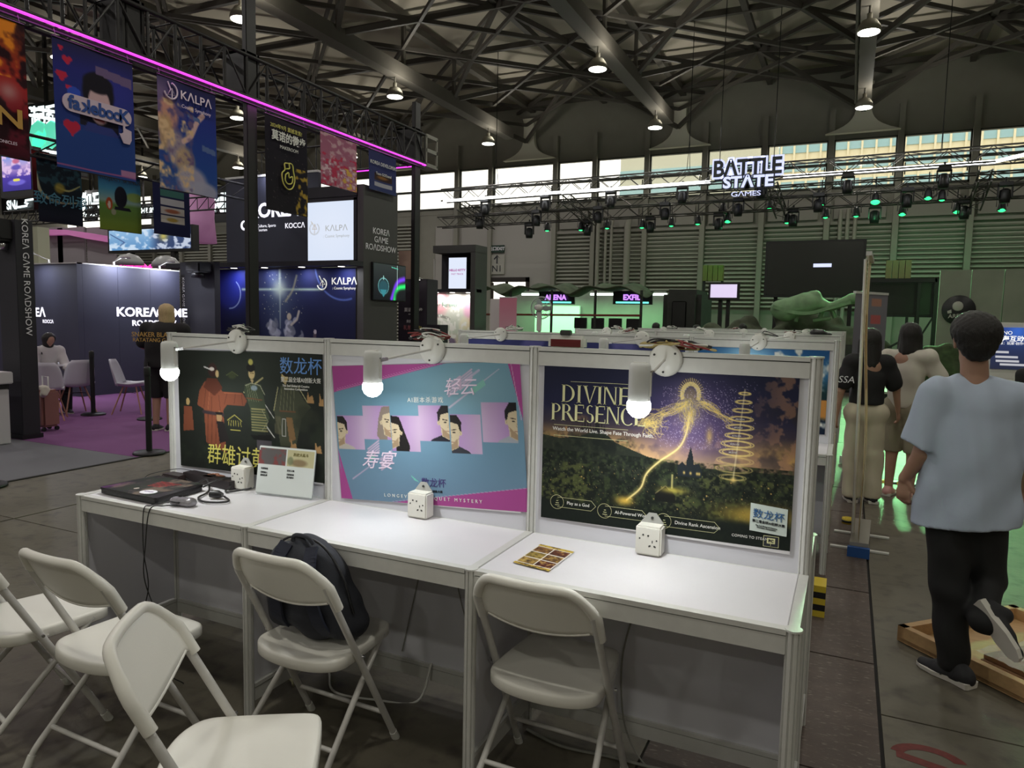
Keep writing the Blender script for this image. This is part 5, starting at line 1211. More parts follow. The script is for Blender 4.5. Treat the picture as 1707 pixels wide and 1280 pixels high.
# --- woman in a loose white T-shirt and beige shorts
def simple_person(name_label, base, facing, Ht, top_c, bot_c, hairlen, hair_m=None, pose=None, shorts=False, sleeves=.16, topz=(.50, .82), lean=(0, 0, 0), res=.011, shoes=None, wide=1., face=False):
    """base: point between the feet; facing: horizontal direction; pose overrides joints in the figure's own frame (side, forward, up) as fractions of height"""
    F_ = V(facing[0], facing[1], 0); F_ /= np.linalg.norm(F_); S_ = V(F_[1], -F_[0], 0); B = V(*base)
    def G(a): 
        l = V(*lean)*max(0, a[2]-.5)*2
        return B+(S_*(a[0]+l[0])+F_*(a[1]+l[1])+V(0, 0, 1)*(a[2]+l[2]))*Ht
    J = dict(head=(0, .012, .925), neck=(0, 0, .84), shl=(-.105*wide, 0, .805), shr=(.105*wide, 0, .805), ell=(-.135*wide, -.01, .63), elr=(.135*wide, -.01, .63), wrl=(-.14*wide, .03, .49), wrr=(.14*wide, .03, .49),
             hpl=(-.05, 0, .50), hpr=(.05, 0, .50), knl=(-.055, .01, .27), knr=(.055, .01, .27), anl=(-.055, -.01, .045), anr=(.055, -.01, .045))
    J.update(pose or {}); P_ = {k: G(v) for k, v in J.items()}
    t = thing('person', name_label, 'person', B)
    hh = .135*Ht; fd = J.get('face', None); hf = F_ if fd is None else S_*fd[0]+F_*fd[1]+V(0, 0, fd[2])
    b = [(G((0, 0, .55)), G((0, 0, .78)), .068*Ht, .078*Ht, (F_, 1.4), .04), (P_['shl'], P_['shr'], .036*Ht, .036*Ht, None, .04), (G((0, 0, .80)), P_['head'], .03*Ht, .029*Ht, None, .03),
         (P_['hpl'], P_['knl'], .05*Ht, .034*Ht, None, .04), (P_['knl'], P_['anl'], .034*Ht, .021*Ht, None, .02), (P_['hpr'], P_['knr'], .05*Ht, .034*Ht, None, .04), (P_['knr'], P_['anr'], .034*Ht, .021*Ht, None, .02),
         (P_['shl'], P_['ell'], .029*Ht, .023*Ht, None, .02), (P_['ell'], P_['wrl'], .022*Ht, .014*Ht, None, .01), (P_['shr'], P_['elr'], .029*Ht, .023*Ht, None, .02), (P_['elr'], P_['wrr'], .022*Ht, .014*Ht, None, .01),
         (G((0, 0, .49)), G((0, 0, .55)), .054*Ht, .054*Ht, (F_, 1.4), .03)]
    f, s, u = head(b, P_['head'], hh, hf)
    for k, e, w_ in ((1, 'ell', 'wrl'), (-1, 'elr', 'wrr')): hand(b, P_[w_], P_[w_]-P_[e], S_*k*.6+F_*.3, -k, .10*Ht, .6)
    blend_mesh('body', b, min(res, .009), M_skin, t)
    if face: face_marks(t, P_['head'], hh, f, s, u)
    hc = P_['head']; hm = hair_m or M_hair
    hr = [(hc+u*hh*.18-f*hh*.06, hc+u*hh*.2+f*hh*.08, hh*.41, hh*.38, (s, 1.0), .02), (hc-f*hh*.18, hc-f*hh*.16-u*hh*hairlen, hh*.34, hh*(.30+.12*hairlen), (f, 1.15), .03), (hc+f*hh*.34-u*hh*.2, hc+f*hh*.46, hh*.26, hh*.22, None, .01, -1)]
    for k in (-1, 1): hr.append((hc+s*k*hh*.30, hc+s*k*hh*(.30+.05*hairlen)-u*hh*hairlen*.9, hh*.16, hh*.15, None, .02))
    blend_mesh('hair', hr, .011 if res > .009 else .007, hm, t, fold=lambda X, Y, Z: .003*np.sin(X*150+Z*12)+.0015*np.sin(Y*190))
    z0 = topz[0]
    tp = [(G((0, 0, z0)), G((0, 0, .72)), .098*Ht*wide, .098*Ht*wide, (F_, 1.35), .05), (P_['shl'], P_['shr'], .046*Ht, .046*Ht, None, .05)]
    for k, e in (('shl', 'ell'), ('shr', 'elr')):
        d = P_[e]-P_[k]; L = np.linalg.norm(d); d /= L; tp.append((P_[k], P_[k]+d*sleeves*Ht*.75, .042*Ht, .05*Ht, None, .03)); q = P_[k]+d*sleeves*Ht; tp.append((q+d*.05*Ht, q+d*.14*Ht, .06*Ht, .07*Ht, None, .01, -1))
    tp.append((G((0, 0, .865)), G((0, .01, .92)), .036*Ht, .05*Ht, None, .01, -1))
    blend_mesh('t_shirt' , tp, res, top_c, t, fold=lambda X, Y, Z: .006*np.sin(X*30+Z*9)+.004*np.sin(Z*28-Y*20), cuts=[(G((0, 0, z0)), (0, 0, -1))])
    bt = [(P_['hpl'], P_['knl'], .056*Ht, .050*Ht, None, .03), (P_['hpr'], P_['knr'], .056*Ht, .050*Ht, None, .03), (P_['hpl']+V(0, 0, .02*Ht), P_['hpr']+V(0, 0, .02*Ht), .071*Ht, .071*Ht, (F_, 1.1), .04)]
    if not shorts: bt += [(P_['knl'], P_['anl'], .055*Ht, .05*Ht, None, .03), (P_['knr'], P_['anr'], .055*Ht, .05*Ht, None, .03)]
    cuts = [((0, 0, B[2]+(.26 if shorts else .03)*Ht), (0, 0, -1))] if not pose or 'sit' not in pose else []
    blend_mesh('shorts' if shorts else 'trousers', bt, res, bot_c, t, fold=lambda X, Y, Z: .003*np.sin(Z*26+X*18)+.002*np.sin(X*60+Z*9), cuts=cuts)
    for a in ('anl', 'anr'):
        q = P_[a].copy(); sf = J.get('foot', None); dd_ = F_
        if q[2]-.045*Ht < .1: shoe(t, q-dd_*.07+V(0, 0, -q[2]+.003), q+dd_*.17+V(0, 0, -q[2]+.003), 0, shoes or M_shoe, M_sole)
        else: shoe(t, q-dd_*.06-V(0, 0, .06), q+dd_*.16-V(0, 0, .10), 0, shoes or M_shoe, M_sole)
    return t
M_wtee = mat('white_cotton', rgb(206, 200, 188), .9, noise=.03, nscale=10); M_beige = mat('beige_cotton', rgb(150, 142, 122), .9, noise=.05, nscale=10); M_blktee = mat('black_cotton', rgb(30, 29, 31), .85, noise=.06, nscale=10)
M_cream_tr = mat('cream_trousers', rgb(200, 190, 168), .9, noise=.05, nscale=8)
simple_person('person with bobbed black hair in a white T-shirt and beige shorts', (.60, 5.55, 0), (.35, 1), 1.64, M_wtee, M_beige, .62, shorts=True, topz=(.52, .82), wide=.96,
              pose=dict(elr=(.17, .05, .66), wrr=(.20, .17, .60), ell=(-.145, .0, .64), wrl=(-.15, .03, .50)), shoes=mat('pink_slipper', rgb(206, 156, 150), .6))
p3 = simple_person('person in a black T-shirt and cream trousers behind the edge-on pull-up banner', (.27, 5.15, 0), (-.25, 1), 1.58, M_blktee, M_cream_tr, .95, topz=(.57, .82), wide=.92,
              pose=dict(ell=(-.15, -.02, .64), wrl=(-.16, .0, .50), elr=(.155, .02, .66), wrr=(.185, .06, .53)), shoes=M_shoe)
text('ASSA', .085, M_letter, (.06, 4.985, 1.12), (1, -.25*0, 0), (0, 0, 1), p3, 'shirt_lettering', shear=.2)
# person at the right edge of the picture, dark hair, only head and shoulders in view
simple_person('person in a dark top at the right edge, by the lit display', (1.72, 5.9, 0), (-.2, 1), 1.47, M_blktee, M_trous, .5, res=.013)
# someone reaching across further down the aisle
simple_person('person in black reaching to the right far down the aisle', (.30, 7.9, 0), (1, .3), 1.62, M_blktee, M_trous, .4, res=.014, pose=dict(elr=(.10, .12, .70), wrr=(.07, .27, .66), ell=(-.06, .16, .70), wrl=(-.05, .30, .68)))
# seated crowd heads far behind the desks
for (x, y, hgt, lab) in ((-3.2, 15.2, 1.55, 'person with dark hair far behind the desks, near the pedestal fan'), (-2.2, 15.6, 1.6, 'person in dark clothes far behind the desks, near the green booth'), (-4.1, 14.9, 1.58, 'person in black far behind the desks, beside the pink pull-up banner')):
    simple_person(lab, (x, y, 0), (.3, 1), hgt, M_blktee, M_trous, .4, res=.018)
# --- left: blond person in a black T-shirt, and a seated person at the small table
M_blond = mat('blond_hair', rgb(196, 172, 128), .6, noise=.25, nscale=70, stretch=(3, 3, .6), bump=.4, bscale=160)
t = simple_person('blond person in a black T-shirt with gold back lettering, standing by the booth', (-8.22, 4.62, 0), (-.45, 1), 1.72, M_blktee, M_trous, .5, M_blond, topz=(.50, .82), wide=1.4, lean=(.02, .05, -.01), res=.010,
              pose=dict(ell=(-.19, .05, .66), wrl=(-.14, .17, .60), elr=(.17, .06, .66), wrr=(.12, .18, .60)), shorts=True)
M_gold = mat('gold_print', rgb(200, 160, 84), .5)
for i, s_ in enumerate(('SNAKER BLADER', 'RATATANG GAMES')): text(s_, .085-.015*i, M_gold, (-8.02, 4.37, 1.30-.07*i), (1, .40, 0), (0, 0, 1), t, 'shirt_lettering', sx=1., bold=.01)
seat_pose = dict(sit=(0, 0, 0), hpl=(-.05, 0, .29), hpr=(.05, 0, .29), knl=(-.06, .25, .29), knr=(.06, .25, .29), anl=(-.06, .25, .045), anr=(.06, .25, .045), head=(0, .08, .68), neck=(0, .03, .60), shl=(-.105, .03, .575), shr=(.105, .03, .575), ell=(-.13, .10, .42), elr=(.13, .10, .42), wrl=(-.08, .24, .42), wrr=(.08, .24, .42))
def seated(label, base, facing, Ht, top_c, bot_c, hairlen, strap=False):
    F_ = V(facing[0], facing[1], 0); F_ /= np.linalg.norm(F_); S_ = V(F_[1], -F_[0], 0); B = V(*base); G = lambda a: B+(S_*a[0]+F_*a[1]+V(0, 0, 1)*a[2])*Ht
    P_ = {k: G(v) for k, v in seat_pose.items()}; t = thing('person', label, 'person', B); hh = .135*Ht
    b = [(G((0, 0, .30)), G((0, .03, .55)), .075*Ht, .08*Ht, (F_, 1.4), .04), (P_['shl'], P_['shr'], .036*Ht, .036*Ht, None, .04), (P_['neck']-V(0, 0, .03), P_['head'], .03*Ht, .029*Ht, None, .03)]
    for a in 'lr': b += [(P_['hp'+a], P_['kn'+a], .05*Ht, .036*Ht, None, .03), (P_['kn'+a], P_['an'+a], .034*Ht, .022*Ht, None, .02), (P_['sh'+a], P_['el'+a], .03*Ht, .024*Ht, None, .02), (P_['el'+a], P_['wr'+a], .023*Ht, .015*Ht, None, .01)]
    head(b, P_['head'], hh, F_*.9+V(0, 0, -.5)); 
    for k, e, w_ in ((1, 'ell', 'wrl'), (-1, 'elr', 'wrr')): hand(b, P_[w_], F_+V(0, 0, -.2), V(0, 0, -1), -k, .10*Ht, .4)
    blend_mesh('body', b, .010, M_skin, t)
    hc = P_['head']; blend_mesh('hair', [(hc+V(0, 0, .02)-F_*.015, hc+V(0, 0, .03), hh*.42, hh*.40, None, .02), (hc-F_*.04, hc-F_*.04-V(0, 0, hh*hairlen), hh*.34, hh*.34, None, .02), (hc+F_*hh*.45-V(0, 0, hh*.35), hc+F_*hh*.55, hh*.28, hh*.25, None, .01, -1)], .010, M_hair, t)
    tp = [(G((0, 0, .29)), G((0, .03, .55)), .092*Ht, .09*Ht, (F_, 1.3), .05), (P_['shl'], P_['shr'], .046*Ht, .046*Ht, None, .04)]+[(P_['sh'+a], P_['el'+a], .042*Ht, .04*Ht, None, .03) for a in 'lr']+[(P_['el'+a], P_['wr'+a]*.7+P_['el'+a]*.3, .036*Ht, .032*Ht, None, .02) for a in 'lr']+[(P_['neck']+V(0, 0, .06), P_['head']+V(0, 0, .02), .06, .09, None, .01, -1)]
    blend_mesh('shirt', tp, .012, top_c, t, fold=lambda X, Y, Z: .005*np.sin(X*30+Z*12))
    blend_mesh('trousers', [(P_['hp'+a], P_['kn'+a], .062*Ht, .05*Ht, None, .03) for a in 'lr']+[(P_['kn'+a], P_['an'+a], .05*Ht, .042*Ht, None, .03) for a in 'lr'], .013, bot_c, t)
    for a in 'lr': q = P_['an'+a]; shoe(t, q-F_*.06+V(0, 0, -q[2]+.003), q+F_*.17+V(0, 0, -q[2]+.003), 0, M_shoe, M_sole)
    if strap: MB().tube(spline([G((-.06, -.06, .35)), G((-.03, -.085, .50)), G((.05, .02, .628)), G((.07, .09, .55))], 5), .010, 6).build('bag_strap', M_black, t)
    return t
seated('seated person in a white shirt with a dark strap, leaning on the small round table', (-11.25, 4.95, .0), (1, -.15), 1.66, mat('white_shirt', rgb(200, 196, 196), .85), M_trous, .3, True)
# ================================================================ the dark booth on the left: all on its own plane grid (side plane X = -8.95)
BX = -8.95
# carpets
tag(MB().box((-46, -16, 0), (-6.9, 3.22, .004)).build('carpet', M_greycarpet), 'grey carpet strip on the floor at the left, in front of the purple one', 'carpet')
tag(MB().box((-26, 3.22, 0), (-6.9, 13.0, .006)).build('carpet', M_purple), 'purple carpet covering the floor of the dark booth', 'carpet')
MB().box((-6.9, -16, 0), (-6.86, 13.0, .008)).build('carpet_edge', M_joint, floor)

# stanchions with belts
def stanchion(x, y, label, belts=()):
    t = thing('barrier_post', label, 'barrier', (x, y, .008), 'black belt barrier posts')
    MB().lathe([(.17, 0), (.17, .012), (.155, .025), (.04, .035)], (x, y, .008), 28).build('base', M_blackmetal, t)
    MB().cyl((x, y, .03), .032, .90, 16).build('pole', M_blackmetal, t)
    MB().lathe([(.034, .88), (.036, .89), (.036, .97), (.03, .985), (.01, .99)], (x, y, 0), 16).build('belt_cassette', M_black, t)
    for (x2, y2) in belts:
        MB().bar((x, y, .925), (x2, y2, .915), .003, .05).build('belt', M_black, t)
stanchion(-6.96, 3.42, 'black belt barrier post nearest the desks, at the corner of the purple carpet', [(-9.22, 5.18)])
stanchion(-9.22, 5.18, 'black belt barrier post on the purple carpet behind the nearest one', [])
stanchion(-10.3, 5.05, 'black belt barrier post beside the white shell chairs', [])
stanchion(-6.83, 1.66, 'black belt barrier post cut off by the left edge of the picture', [])

# booth block with the white lettering
WX, WY, WH = -12.65, 6.42, 2.44
t = thing('booth_wall', 'dark navy booth wall with white lettering, lit by small arm spots from above', 'booth', (WX, WY, 0))
MB().box((WX-6, WY, .008), (WX, WY+.1, WH)).build('front_panel', M_navy, t)
for k in range(3): MB().box((WX-.1, WY+.1+.70*k+.003, .008), (WX, WY+.1+.70*(k+1), WH)).build('side_panel', M_navy, t)
MB().box((WX-6, WY-.01, WH), (WX+.01, WY+.1, WH+.02)).box((WX-.1, WY, WH), (WX+.01, WY+2.2, WH+.02)).build('top_trim', M_alu, t)
eyz = (0, 0, 1)
text('KOREΛ', .24, M_lit, ax(229, 521, WX+.006), (0, 1, 0), eyz, t, bold=.03, sx=1.15)
text('GΛME', .24, M_lit, ax(287, 522, WX+.006), (0, 1, 0), eyz, t, bold=.03, sx=1.15)
text('ROΛDSHOW', .15, M_lit, ax(258, 539, WX+.006), (0, 1, 0), eyz, t, bold=.03, sx=1.15)
text('KOREΛ', .23, M_lit, ay(60, 521, WY-.006)+[-.15, 0, 0], (1, 0, 0), eyz, t, bold=.03, sx=1.15)
text('KOCCΛ', .09, M_lit, ay(80, 536, WY-.006), (1, 0, 0), eyz, t, bold=.02); text('Ministry of Culture, Sports', .04, M_lit, ay(58, 536, WY-.006)+[-.35, 0, .01], (1, 0, 0), eyz, t)
def arm_spot(x, y, dx, dy, label):
    s = thing('arm_spotlight', label, 'lamp', (x, y, WH+.02), 'arm spotlights over the booth wall')
    MB().bar((x, y, WH+.02), (x, y, WH+.09), .03, .03).build('clamp', M_alu, s)
    e = (x+dx*.34, y+dy*.34, WH+.20); MB().tube([(x, y, WH+.08), e], .008, 8).build('arm', M_alu, s)
    MB().lathe([(.03, .02), (.07, .0), (.085, -.045), (.08, -.05)], e, 16).build('lamp_head', M_alu, s)
    MB().cyl((e[0], e[1], e[2]-.048), .07, .008, 16).build('lens', M_spot, s)
    area_light('arm_spot_light', (e[0], e[1], e[2]-.06), .12, 26, (.86, .88, 1), (0, -.35*dx, 0) if dx else (.35*dy, 0, 0)).rotation_euler = (-.45*dy*-1 if dy else 0, .45*dx*-1*-1 if dx else 0, 0)
arm_spot(WX-.03, WY+.75, 1, 0, 'arm spotlight over the lettered booth wall, left one of the side wall'); arm_spot(WX-.03, WY+1.75, 1, 0, 'arm spotlight over the lettered booth wall, right one of the side wall'); arm_spot(WX-.85, WY+.03, 0, -1, 'arm spotlight over the short front wall at the left')

# tall portal pillars with vertical lettering
def pillar(x0, x1, y0, y1, z1, label, tx):
    t = thing('portal_pillar', label, 'pillar', ((x0+x1)/2, (y0+y1)/2, 0))
    MB().bbox((x0, y0, .008), (x1, y1, z1), .004).build('shaft', M_booth_black, t)
    MB().box((x0-.02, y0-.02, .008), (x1+.02, y1+.02, .06)).build('base', M_black, t)
    text('KOREΛ GΛME ROΛDSHOW', .105, M_letter, tx, (0, 0, -1), (0, 1, 0), t, align='CENTER', sx=1.08)
    return t
pa = ax(40, 400, -8.98)
pillar(-9.34, -8.98, 3.25, 3.46, 2.66, 'black square pillar with white vertical lettering at the left edge of the booth', (-8.972, 3.36, 1.98))
pb = ay(330, 445, 8.95)
pillar(-12.96, -11.95, 8.9, 9.05, 2.66, 'black panel pillar with small vertical lettering between the two booth walls', (-12.44, 8.89, 1.75))
bpy.data.objects['portal_pillar.001'].children[0].name = 'shaft'
# second lettering faces the camera: laid out along X
for o in list(bpy.data.objects['portal_pillar.001'].children):
    if o.name.startswith('lettering'): bpy.data.objects.remove(o)
text('KOREΛ GΛME ROΛDSHOW', .095, M_letter, (-12.87, 8.893, 1.72), (0, 0, -1), (1, 0, 0), bpy.data.objects['portal_pillar.001'], sx=1.05)
tag(MB().box((-12.0, 9.88, 0), (-11.93, 9.96, 2.6)).build('light_strip', mat('purple_strip', rgb(128, 70, 190), .5, emit=rgb(128, 60, 190), estr=.35)), 'purple lit strip between the dark panel and the fantasy poster', 'light')
bpy.data.objects['light_strip'].location = (-.95-.1, 0, 0)
# portal header beam across the booth front, with a black projector clamp at each pillar
hb = thing('header_beam', 'black beam carrying downlights across the booth front above the fantasy poster', 'beam', (-11.3, 9.6, 2.6))
MB().box((-14.2, 9.55, 2.60), (-8.95, 9.97, 2.70)).build('beam', M_booth_black, hb)
for px_ in (390, 441, 503, 569):
    q = ay(px_, 444, 9.72); c_ = (q[0], 9.72, 2.60)
    MB().cyl((c_[0], c_[1], 2.588), .085, .014, 20).build('downlight_ring', M_booth_black, hb); MB().cyl((c_[0], c_[1], 2.583), .068, .008, 20).build('downlight', M_spot, hb)
    area_light('downlight', (c_[0], c_[1], 2.57), .12, 5.5, (.9, .92, 1))
sp = thing('stage_light', 'black stage light clamped at the top of the second pillar', 'lamp', (-12.2, 8.7, 2.6)); MB().bbox((-12.4, 8.55, 2.42), (-12.0, 8.9, 2.64), .03).build('housing', M_black, sp); MB().lathe([(.12, 0), (.14, -.12)], (-12.2, 8.7, 2.44), 16).build('lens_hood', M_black, sp)
sp = thing('stage_light', 'black stage light on top of the left pillar with a white glint', 'lamp', (-9.15, 3.2, 2.66)); MB().bbox((-9.34, 3.08, 2.40), (-9.02, 3.31, 2.66), .03).build('housing', M_black, sp); MB().lathe([(.10, 0), (.08, -.1)], (-9.18, 3.2, 2.40), 16).build('lens_hood', M_chrome, sp)

# the fantasy poster wall and the tall screen tower (front plane Y = 9.97)
FY = 9.974
tw = thing('booth_tower', 'tall dark booth tower with a backlit screen and white side lettering', 'booth', (-9.9, 10.6, 0))
MB().box((-9.12, FY, 0), (BX, 11.18, 4.25)).build('side_wall', M_dkgrey, tw)
MB().box((-11.12, FY, 2.70), (-10.42, FY+.1, 4.25)).build('front_panel', M_booth_black, tw) if False else None
MB().box((-10.46, FY, 2.66), (-9.1, FY+.1, 2.74)).box((-10.46, FY, 3.95), (-9.1, FY+.1, 4.25)).box((-9.2, FY, 2.7), (-9.1, FY+.1, 4.0)).build('front_panel', M_booth_black, tw)
MB().box((-11.1, FY-.02, 4.03), (-9.1, 11.18, 4.25)).build('roof_slab', M_booth_black, tw)
MB().box((-10.46, FY+.45, 2.70), (-9.12, 11.18, 4.03)).build('screen_back', M_booth_black, tw)
cv = Canvas(80, 82, (214, 226, 246)); cv.glow(.5, .5, .7, (226, 234, 250), .8)
cv.line([(.13+.10*math.cos(a)+.02, .46+.10*math.sin(a)) for a in np.linspace(-.9, 4.2, 24)], .012, (196, 200, 206)); cv.line([(.08, .33), (.15, .42)], .008, (196, 190, 180)); cv.line([(.15, .40), (.11, .47), (.2, .47), (.16, .38), (.15, .54)], .008, (196, 190, 186))
q0, q1, q2 = ay(513, 337, FY+.03), ay(590, 334, FY+.03), ay(515, 435, FY+.03)
q0 = np.array((-10.42, FY+.03, 3.95)); q1 = np.array((-9.20, FY+.03, 3.95)); q2 = np.array((-10.42, FY+.03, 2.74))
MB().box((-10.44, FY+.032, 2.72), (-9.18, FY+.10, 3.97)).build('screen', M_black, tw)
sheet(cv, q0, q1, q2, P_back, 'screen_picture', tw)
M_pale = mat('ink_silver', rgb(186, 192, 190), .5, emit=rgb(186, 192, 190), estr=.6)
text('KΛLPΛ', .17, M_pale, (-9.66, FY+.024, 3.40), (1, 0, 0), eyz, tw, sx=1.15); text(': Cosmic Symphony', .085, M_pale, (-9.66, FY+.024, 3.24), (1, 0, 0), eyz, tw)
for i, s_ in enumerate(('KOREΛ', 'GΛME', 'ROΛDSHOW')): text(s_, .175, M_letter, (BX+.006, 10.58, 3.36-.17*i), (0, 1, 0), eyz, tw, bold=.01, sx=1.05)
# hanging angled backboard behind, with the big lettering
bk = thing('booth_wall', 'upper dark backboard with large white letters, left of the screen tower', 'booth', (-12.6, 11.2, 0))
MB().box((-14.05, 11.2, 2.70), (-11.15, 11.3, 4.87)).build('board', M_navy, bk)
MB().box((-14.2, 10.1, .008), (-9.14, 11.19, 2.60)).build('store_room', M_booth_black, bk)
text('KOREΛ', .47, M_lit, (-12.51, 11.192, 4.06), (1, 0, 0), eyz, bk, bold=.03, sx=1.05); text('KOCCΛ', .17, M_lit, (-11.85, 11.192, 3.68), (1, 0, 0), eyz, bk, bold=.01)
text('Ministry of Culture, Sports\nand Tourism', .095, M_lit, (-12.95, 11.192, 3.66), (1, 0, 0), eyz, bk); 
MB().lathe([(.12, 0), (.10, .004)], (-13.45, 11.195, 3.74), 20, 'y').build('round_emblem', M_lit, bk); MB().lathe([(.075, 0), (.07, .004)], (-13.42, 11.188, 3.75), 20, 'y').build('round_emblem', M_navy, bk)
MB().box((-14.05, 11.18, 4.87), (-11.15, 11.3, 4.92)).build('top_light_trough', M_alu, bk)
area_light('backboard_light', (-12.6, 11.0, 5.0), .3, 10, (.8, .82, 1))
# poster
fp = thing('poster_wall', 'large dark blue fantasy poster with a star flare and a pale sculpted group', 'poster', (-11.0, FY, 0))
MB().box((-13.03, FY-.02, .02), (-9.12, FY+.06, 2.58)).build('panel', M_booth_black, fp)
cv = Canvas(300, 198, (26, 30, 58)); H = cv.H
cv.vgrad([(0, (30, 36, 84)), (.3, (24, 30, 70)), (1, (28, 32, 52))]); cv.glow(.12, .1, .10, (40, 50, 190), .8, .12)
cv.ell(.10, .14, .085, .085, (40, 52, 150), .6, .5); cv.line([(.10+.085*math.cos(a), .14+.085*math.sin(a)) for a in np.linspace(-.9, 1.6, 16)], .004, (170, 190, 240), .8)
cv.line([(.92+.19*math.cos(a), -.02+.19*math.sin(a)) for a in np.linspace(1.3, 3.0, 24)], .006, (120, 150, 240), .8, 1.5); cv.ell(.92, -.02, .18, .18, (26, 34, 90), .7, .2)
cv.line([(.48, 0), (.48, .33)], .010, (226, 240, 214), .8, 1.6, .004); cv.line([(.2, .115), (.78, .115)], .008, (200, 226, 190), .8, 1.6); cv.glow(.48, .115, .05, (240, 250, 220), .9)
cv.glow(.48, .2, .12, (90, 110, 130), .5, .22); cv.line(spline([(.30, .1), (.26, .22), (.28, .38), (.31, .5)], 6), .008, (170, 160, 130), .6, 1.2); cv.line(spline([(.60, .04), (.57, .12), (.52, .18)], 6), .008, (170, 165, 130), .7, 1.2)
R = np.random.RandomState(5)
for (x, y, rx, ry, n) in ((.42, .34, .035, .07, 26), (.54, .36, .045, .10, 40), (.64, .45, .045, .09, 30), (.36, .46, .03, .06, 16), (.50, .48, .05, .06, 26)):
    for i in range(n):
        a = R.rand()*6.28; q = (x+rx*R.randn()*.5, y+ry*R.randn()*.5); cv.ell(q[0], q[1], .006+.014*R.rand(), .010+.02*R.rand(), tuple(np.array((150, 156, 168))+R.randint(-50, 50)), .75, .4, R.rand()*3)
cv.ell(.545, .265, .016, .02, (196, 186, 160), .9, .3); cv.line([(.56, .31), (.60, .28), (.615, .235)], .008, (190, 184, 170), .9)
cv.line([(.315, .34), (.32, .52)], .005, (170, 170, 170), .8); cv.ell(.315, .33, .010, .012, (200, 200, 200)); cv.line([(.725, .36), (.72, .52)], .012, (100, 90, 96), .9); cv.ell(.727, .345, .010, .012, (200, 200, 200)); cv.line([(.87, .44), (.87, .52)], .006, (110, 110, 100)); cv.ell(.87, .43, .008, .01, (190, 190, 180))
cv.poly([(.37, .53), (.56, .53), (.58, .57), (.36, .57)], (110, 140, 170)); cv.dots(60, (.35, .02, .65, .3), (220, 220, 180), .004, 6, .8); cv.poly([(0, .53), (.10, .53), (.10, .66), (0, .66)], (70, 130, 190))
sheet(cv, (-13.03, FY-.022, 2.575), (-9.13, FY-.022, 2.575), (-13.03, FY-.022, .02), P_print, 'print', fp)
M_ltr2 = mat('ink_bright', rgb(236, 238, 225), .5, emit=(1, 1, .9), estr=.25)
text('KΛLPΛ', .20, M_ltr2, (-9.42, FY-.028, 2.30), (1, 0, 0), eyz, fp, sx=1.1, bold=.01); text(': Cosmic Symphony', .075, M_ltr2, (-9.42, FY-.028, 2.16), (1, 0, 0), eyz, fp)
rg = MB(); cc = [(-10.0+.12*math.cos(a), FY-.026, 2.25+.12*math.sin(a)) for a in np.linspace(-2.9, 1.2, 20)]; rg.tube(cc, .014, 6); rg.tube([(-10.07, FY-.026, 2.42), (-10.0, FY-.026, 2.30), (-10.06, FY-.026, 2.22), (-9.92, FY-.026, 2.24), (-9.98, FY-.026, 2.33), (-9.98, FY-.026, 2.18)], .010, 6); rg.build('emblem', M_ltr2, fp)
# wall television on the tower side
tv = thing('television', 'wall television with a glowing violet and green picture on the tower side', 'screen', (BX+.05, 10.85, 2.3))
MB().bbox((BX+.0, 10.22, 1.93), (BX+.05, 11.45, 2.72), .01).build('housing', M_black, tv)
cv = Canvas(120, 70, (26, 30, 34)); cv.vgrad([(0, (44, 48, 48)), (1, (14, 16, 20))])
cv.line(spline([(.55, .56), (.62, .44), (.68, .34), (.78, .26), (.95, .22)], 6), .05, (120, 60, 240), .9, 1.); cv.line(spline([(.64, .58), (.68, .46), (.78, .37), (.98, .34)], 6), .05, (40, 230, 110), .95, 1.); cv.glow(.72, .5, .08, (20, 30, 20), .6)
cv.line([(.30+.16*math.cos(a), .36+.13*math.sin(a)) for a in np.linspace(0, 6.28, 20)], .006, (120, 190, 190)); cv.ell(.3, .38, .15, .12, (40, 90, 100), .7, .4); cv.poly([(.2, .42), (.4, .42), (.3, .54)], (50, 120, 130)); cv.line([(.3, .2), (.3, .25)], .012, (150, 200, 190)); cv.line([(.73, .0), (.73, .4)], .002, (190, 220, 210)); cv.line([(.9, .0), (.9, .45)], .002, (190, 220, 210)); cv.line([(.55, .04), (.75, .06)], .006, (90, 200, 170))
sheet(cv, (BX+.053, 10.25, 2.70), (BX+.053, 11.42, 2.70), (BX+.053, 10.25, 1.95), print_mat('screen_glow_print', .3, 1.3), 'picture', tv)

# magenta-lit truss with hanging banners
TZ0, TZ1 = 5.10, 5.75
tr = thing('lighting_truss', 'black box truss with a magenta light tube, spanning over the booth', 'truss', (BX, 6, TZ0))
YA, YB = -3.0, 12.25
for (x, z) in ((BX, TZ0), (BX-.45, TZ0), (BX, TZ1), (BX-.45, TZ1)): MB().tube([(x, YA, z), (x, YB, z)], .034, 8).build('chord', M_truss, tr)
dm = MB().tube([(0, 0, TZ0), (0, 0, TZ1)], .024, 6).mesh('upright', M_truss); dg = MB().tube([(0, 0, TZ0), (0, .45, TZ1)], .016, 6).mesh('diagonal', M_truss); dg2 = MB().tube([(0, .45, TZ0), (0, 0, TZ1)], .016, 6).mesh('diagonal', M_truss); xb = MB().tube([(0, 0, 0), (-.45, 0, 0)], .012, 6).mesh('cross_tube', M_truss)
y = YA; k = 0; l = origin(tr)
while y < YB-.2:
    for x in (BX, BX-.45):
        for me_ in (dm, (dg, dg2)[k % 2]):
            o = bpy.data.objects.new(me_.name.split('.')[0], me_); COL.objects.link(o); o.parent = tr; o.location = (x-l.x, y-l.y, -l.z)
    for z in (TZ0, TZ1): o = bpy.data.objects.new('cross_tube', xb); COL.objects.link(o); o.parent = tr; o.location = (BX-l.x, y-l.y, z-l.z)
    y += .45; k += 1
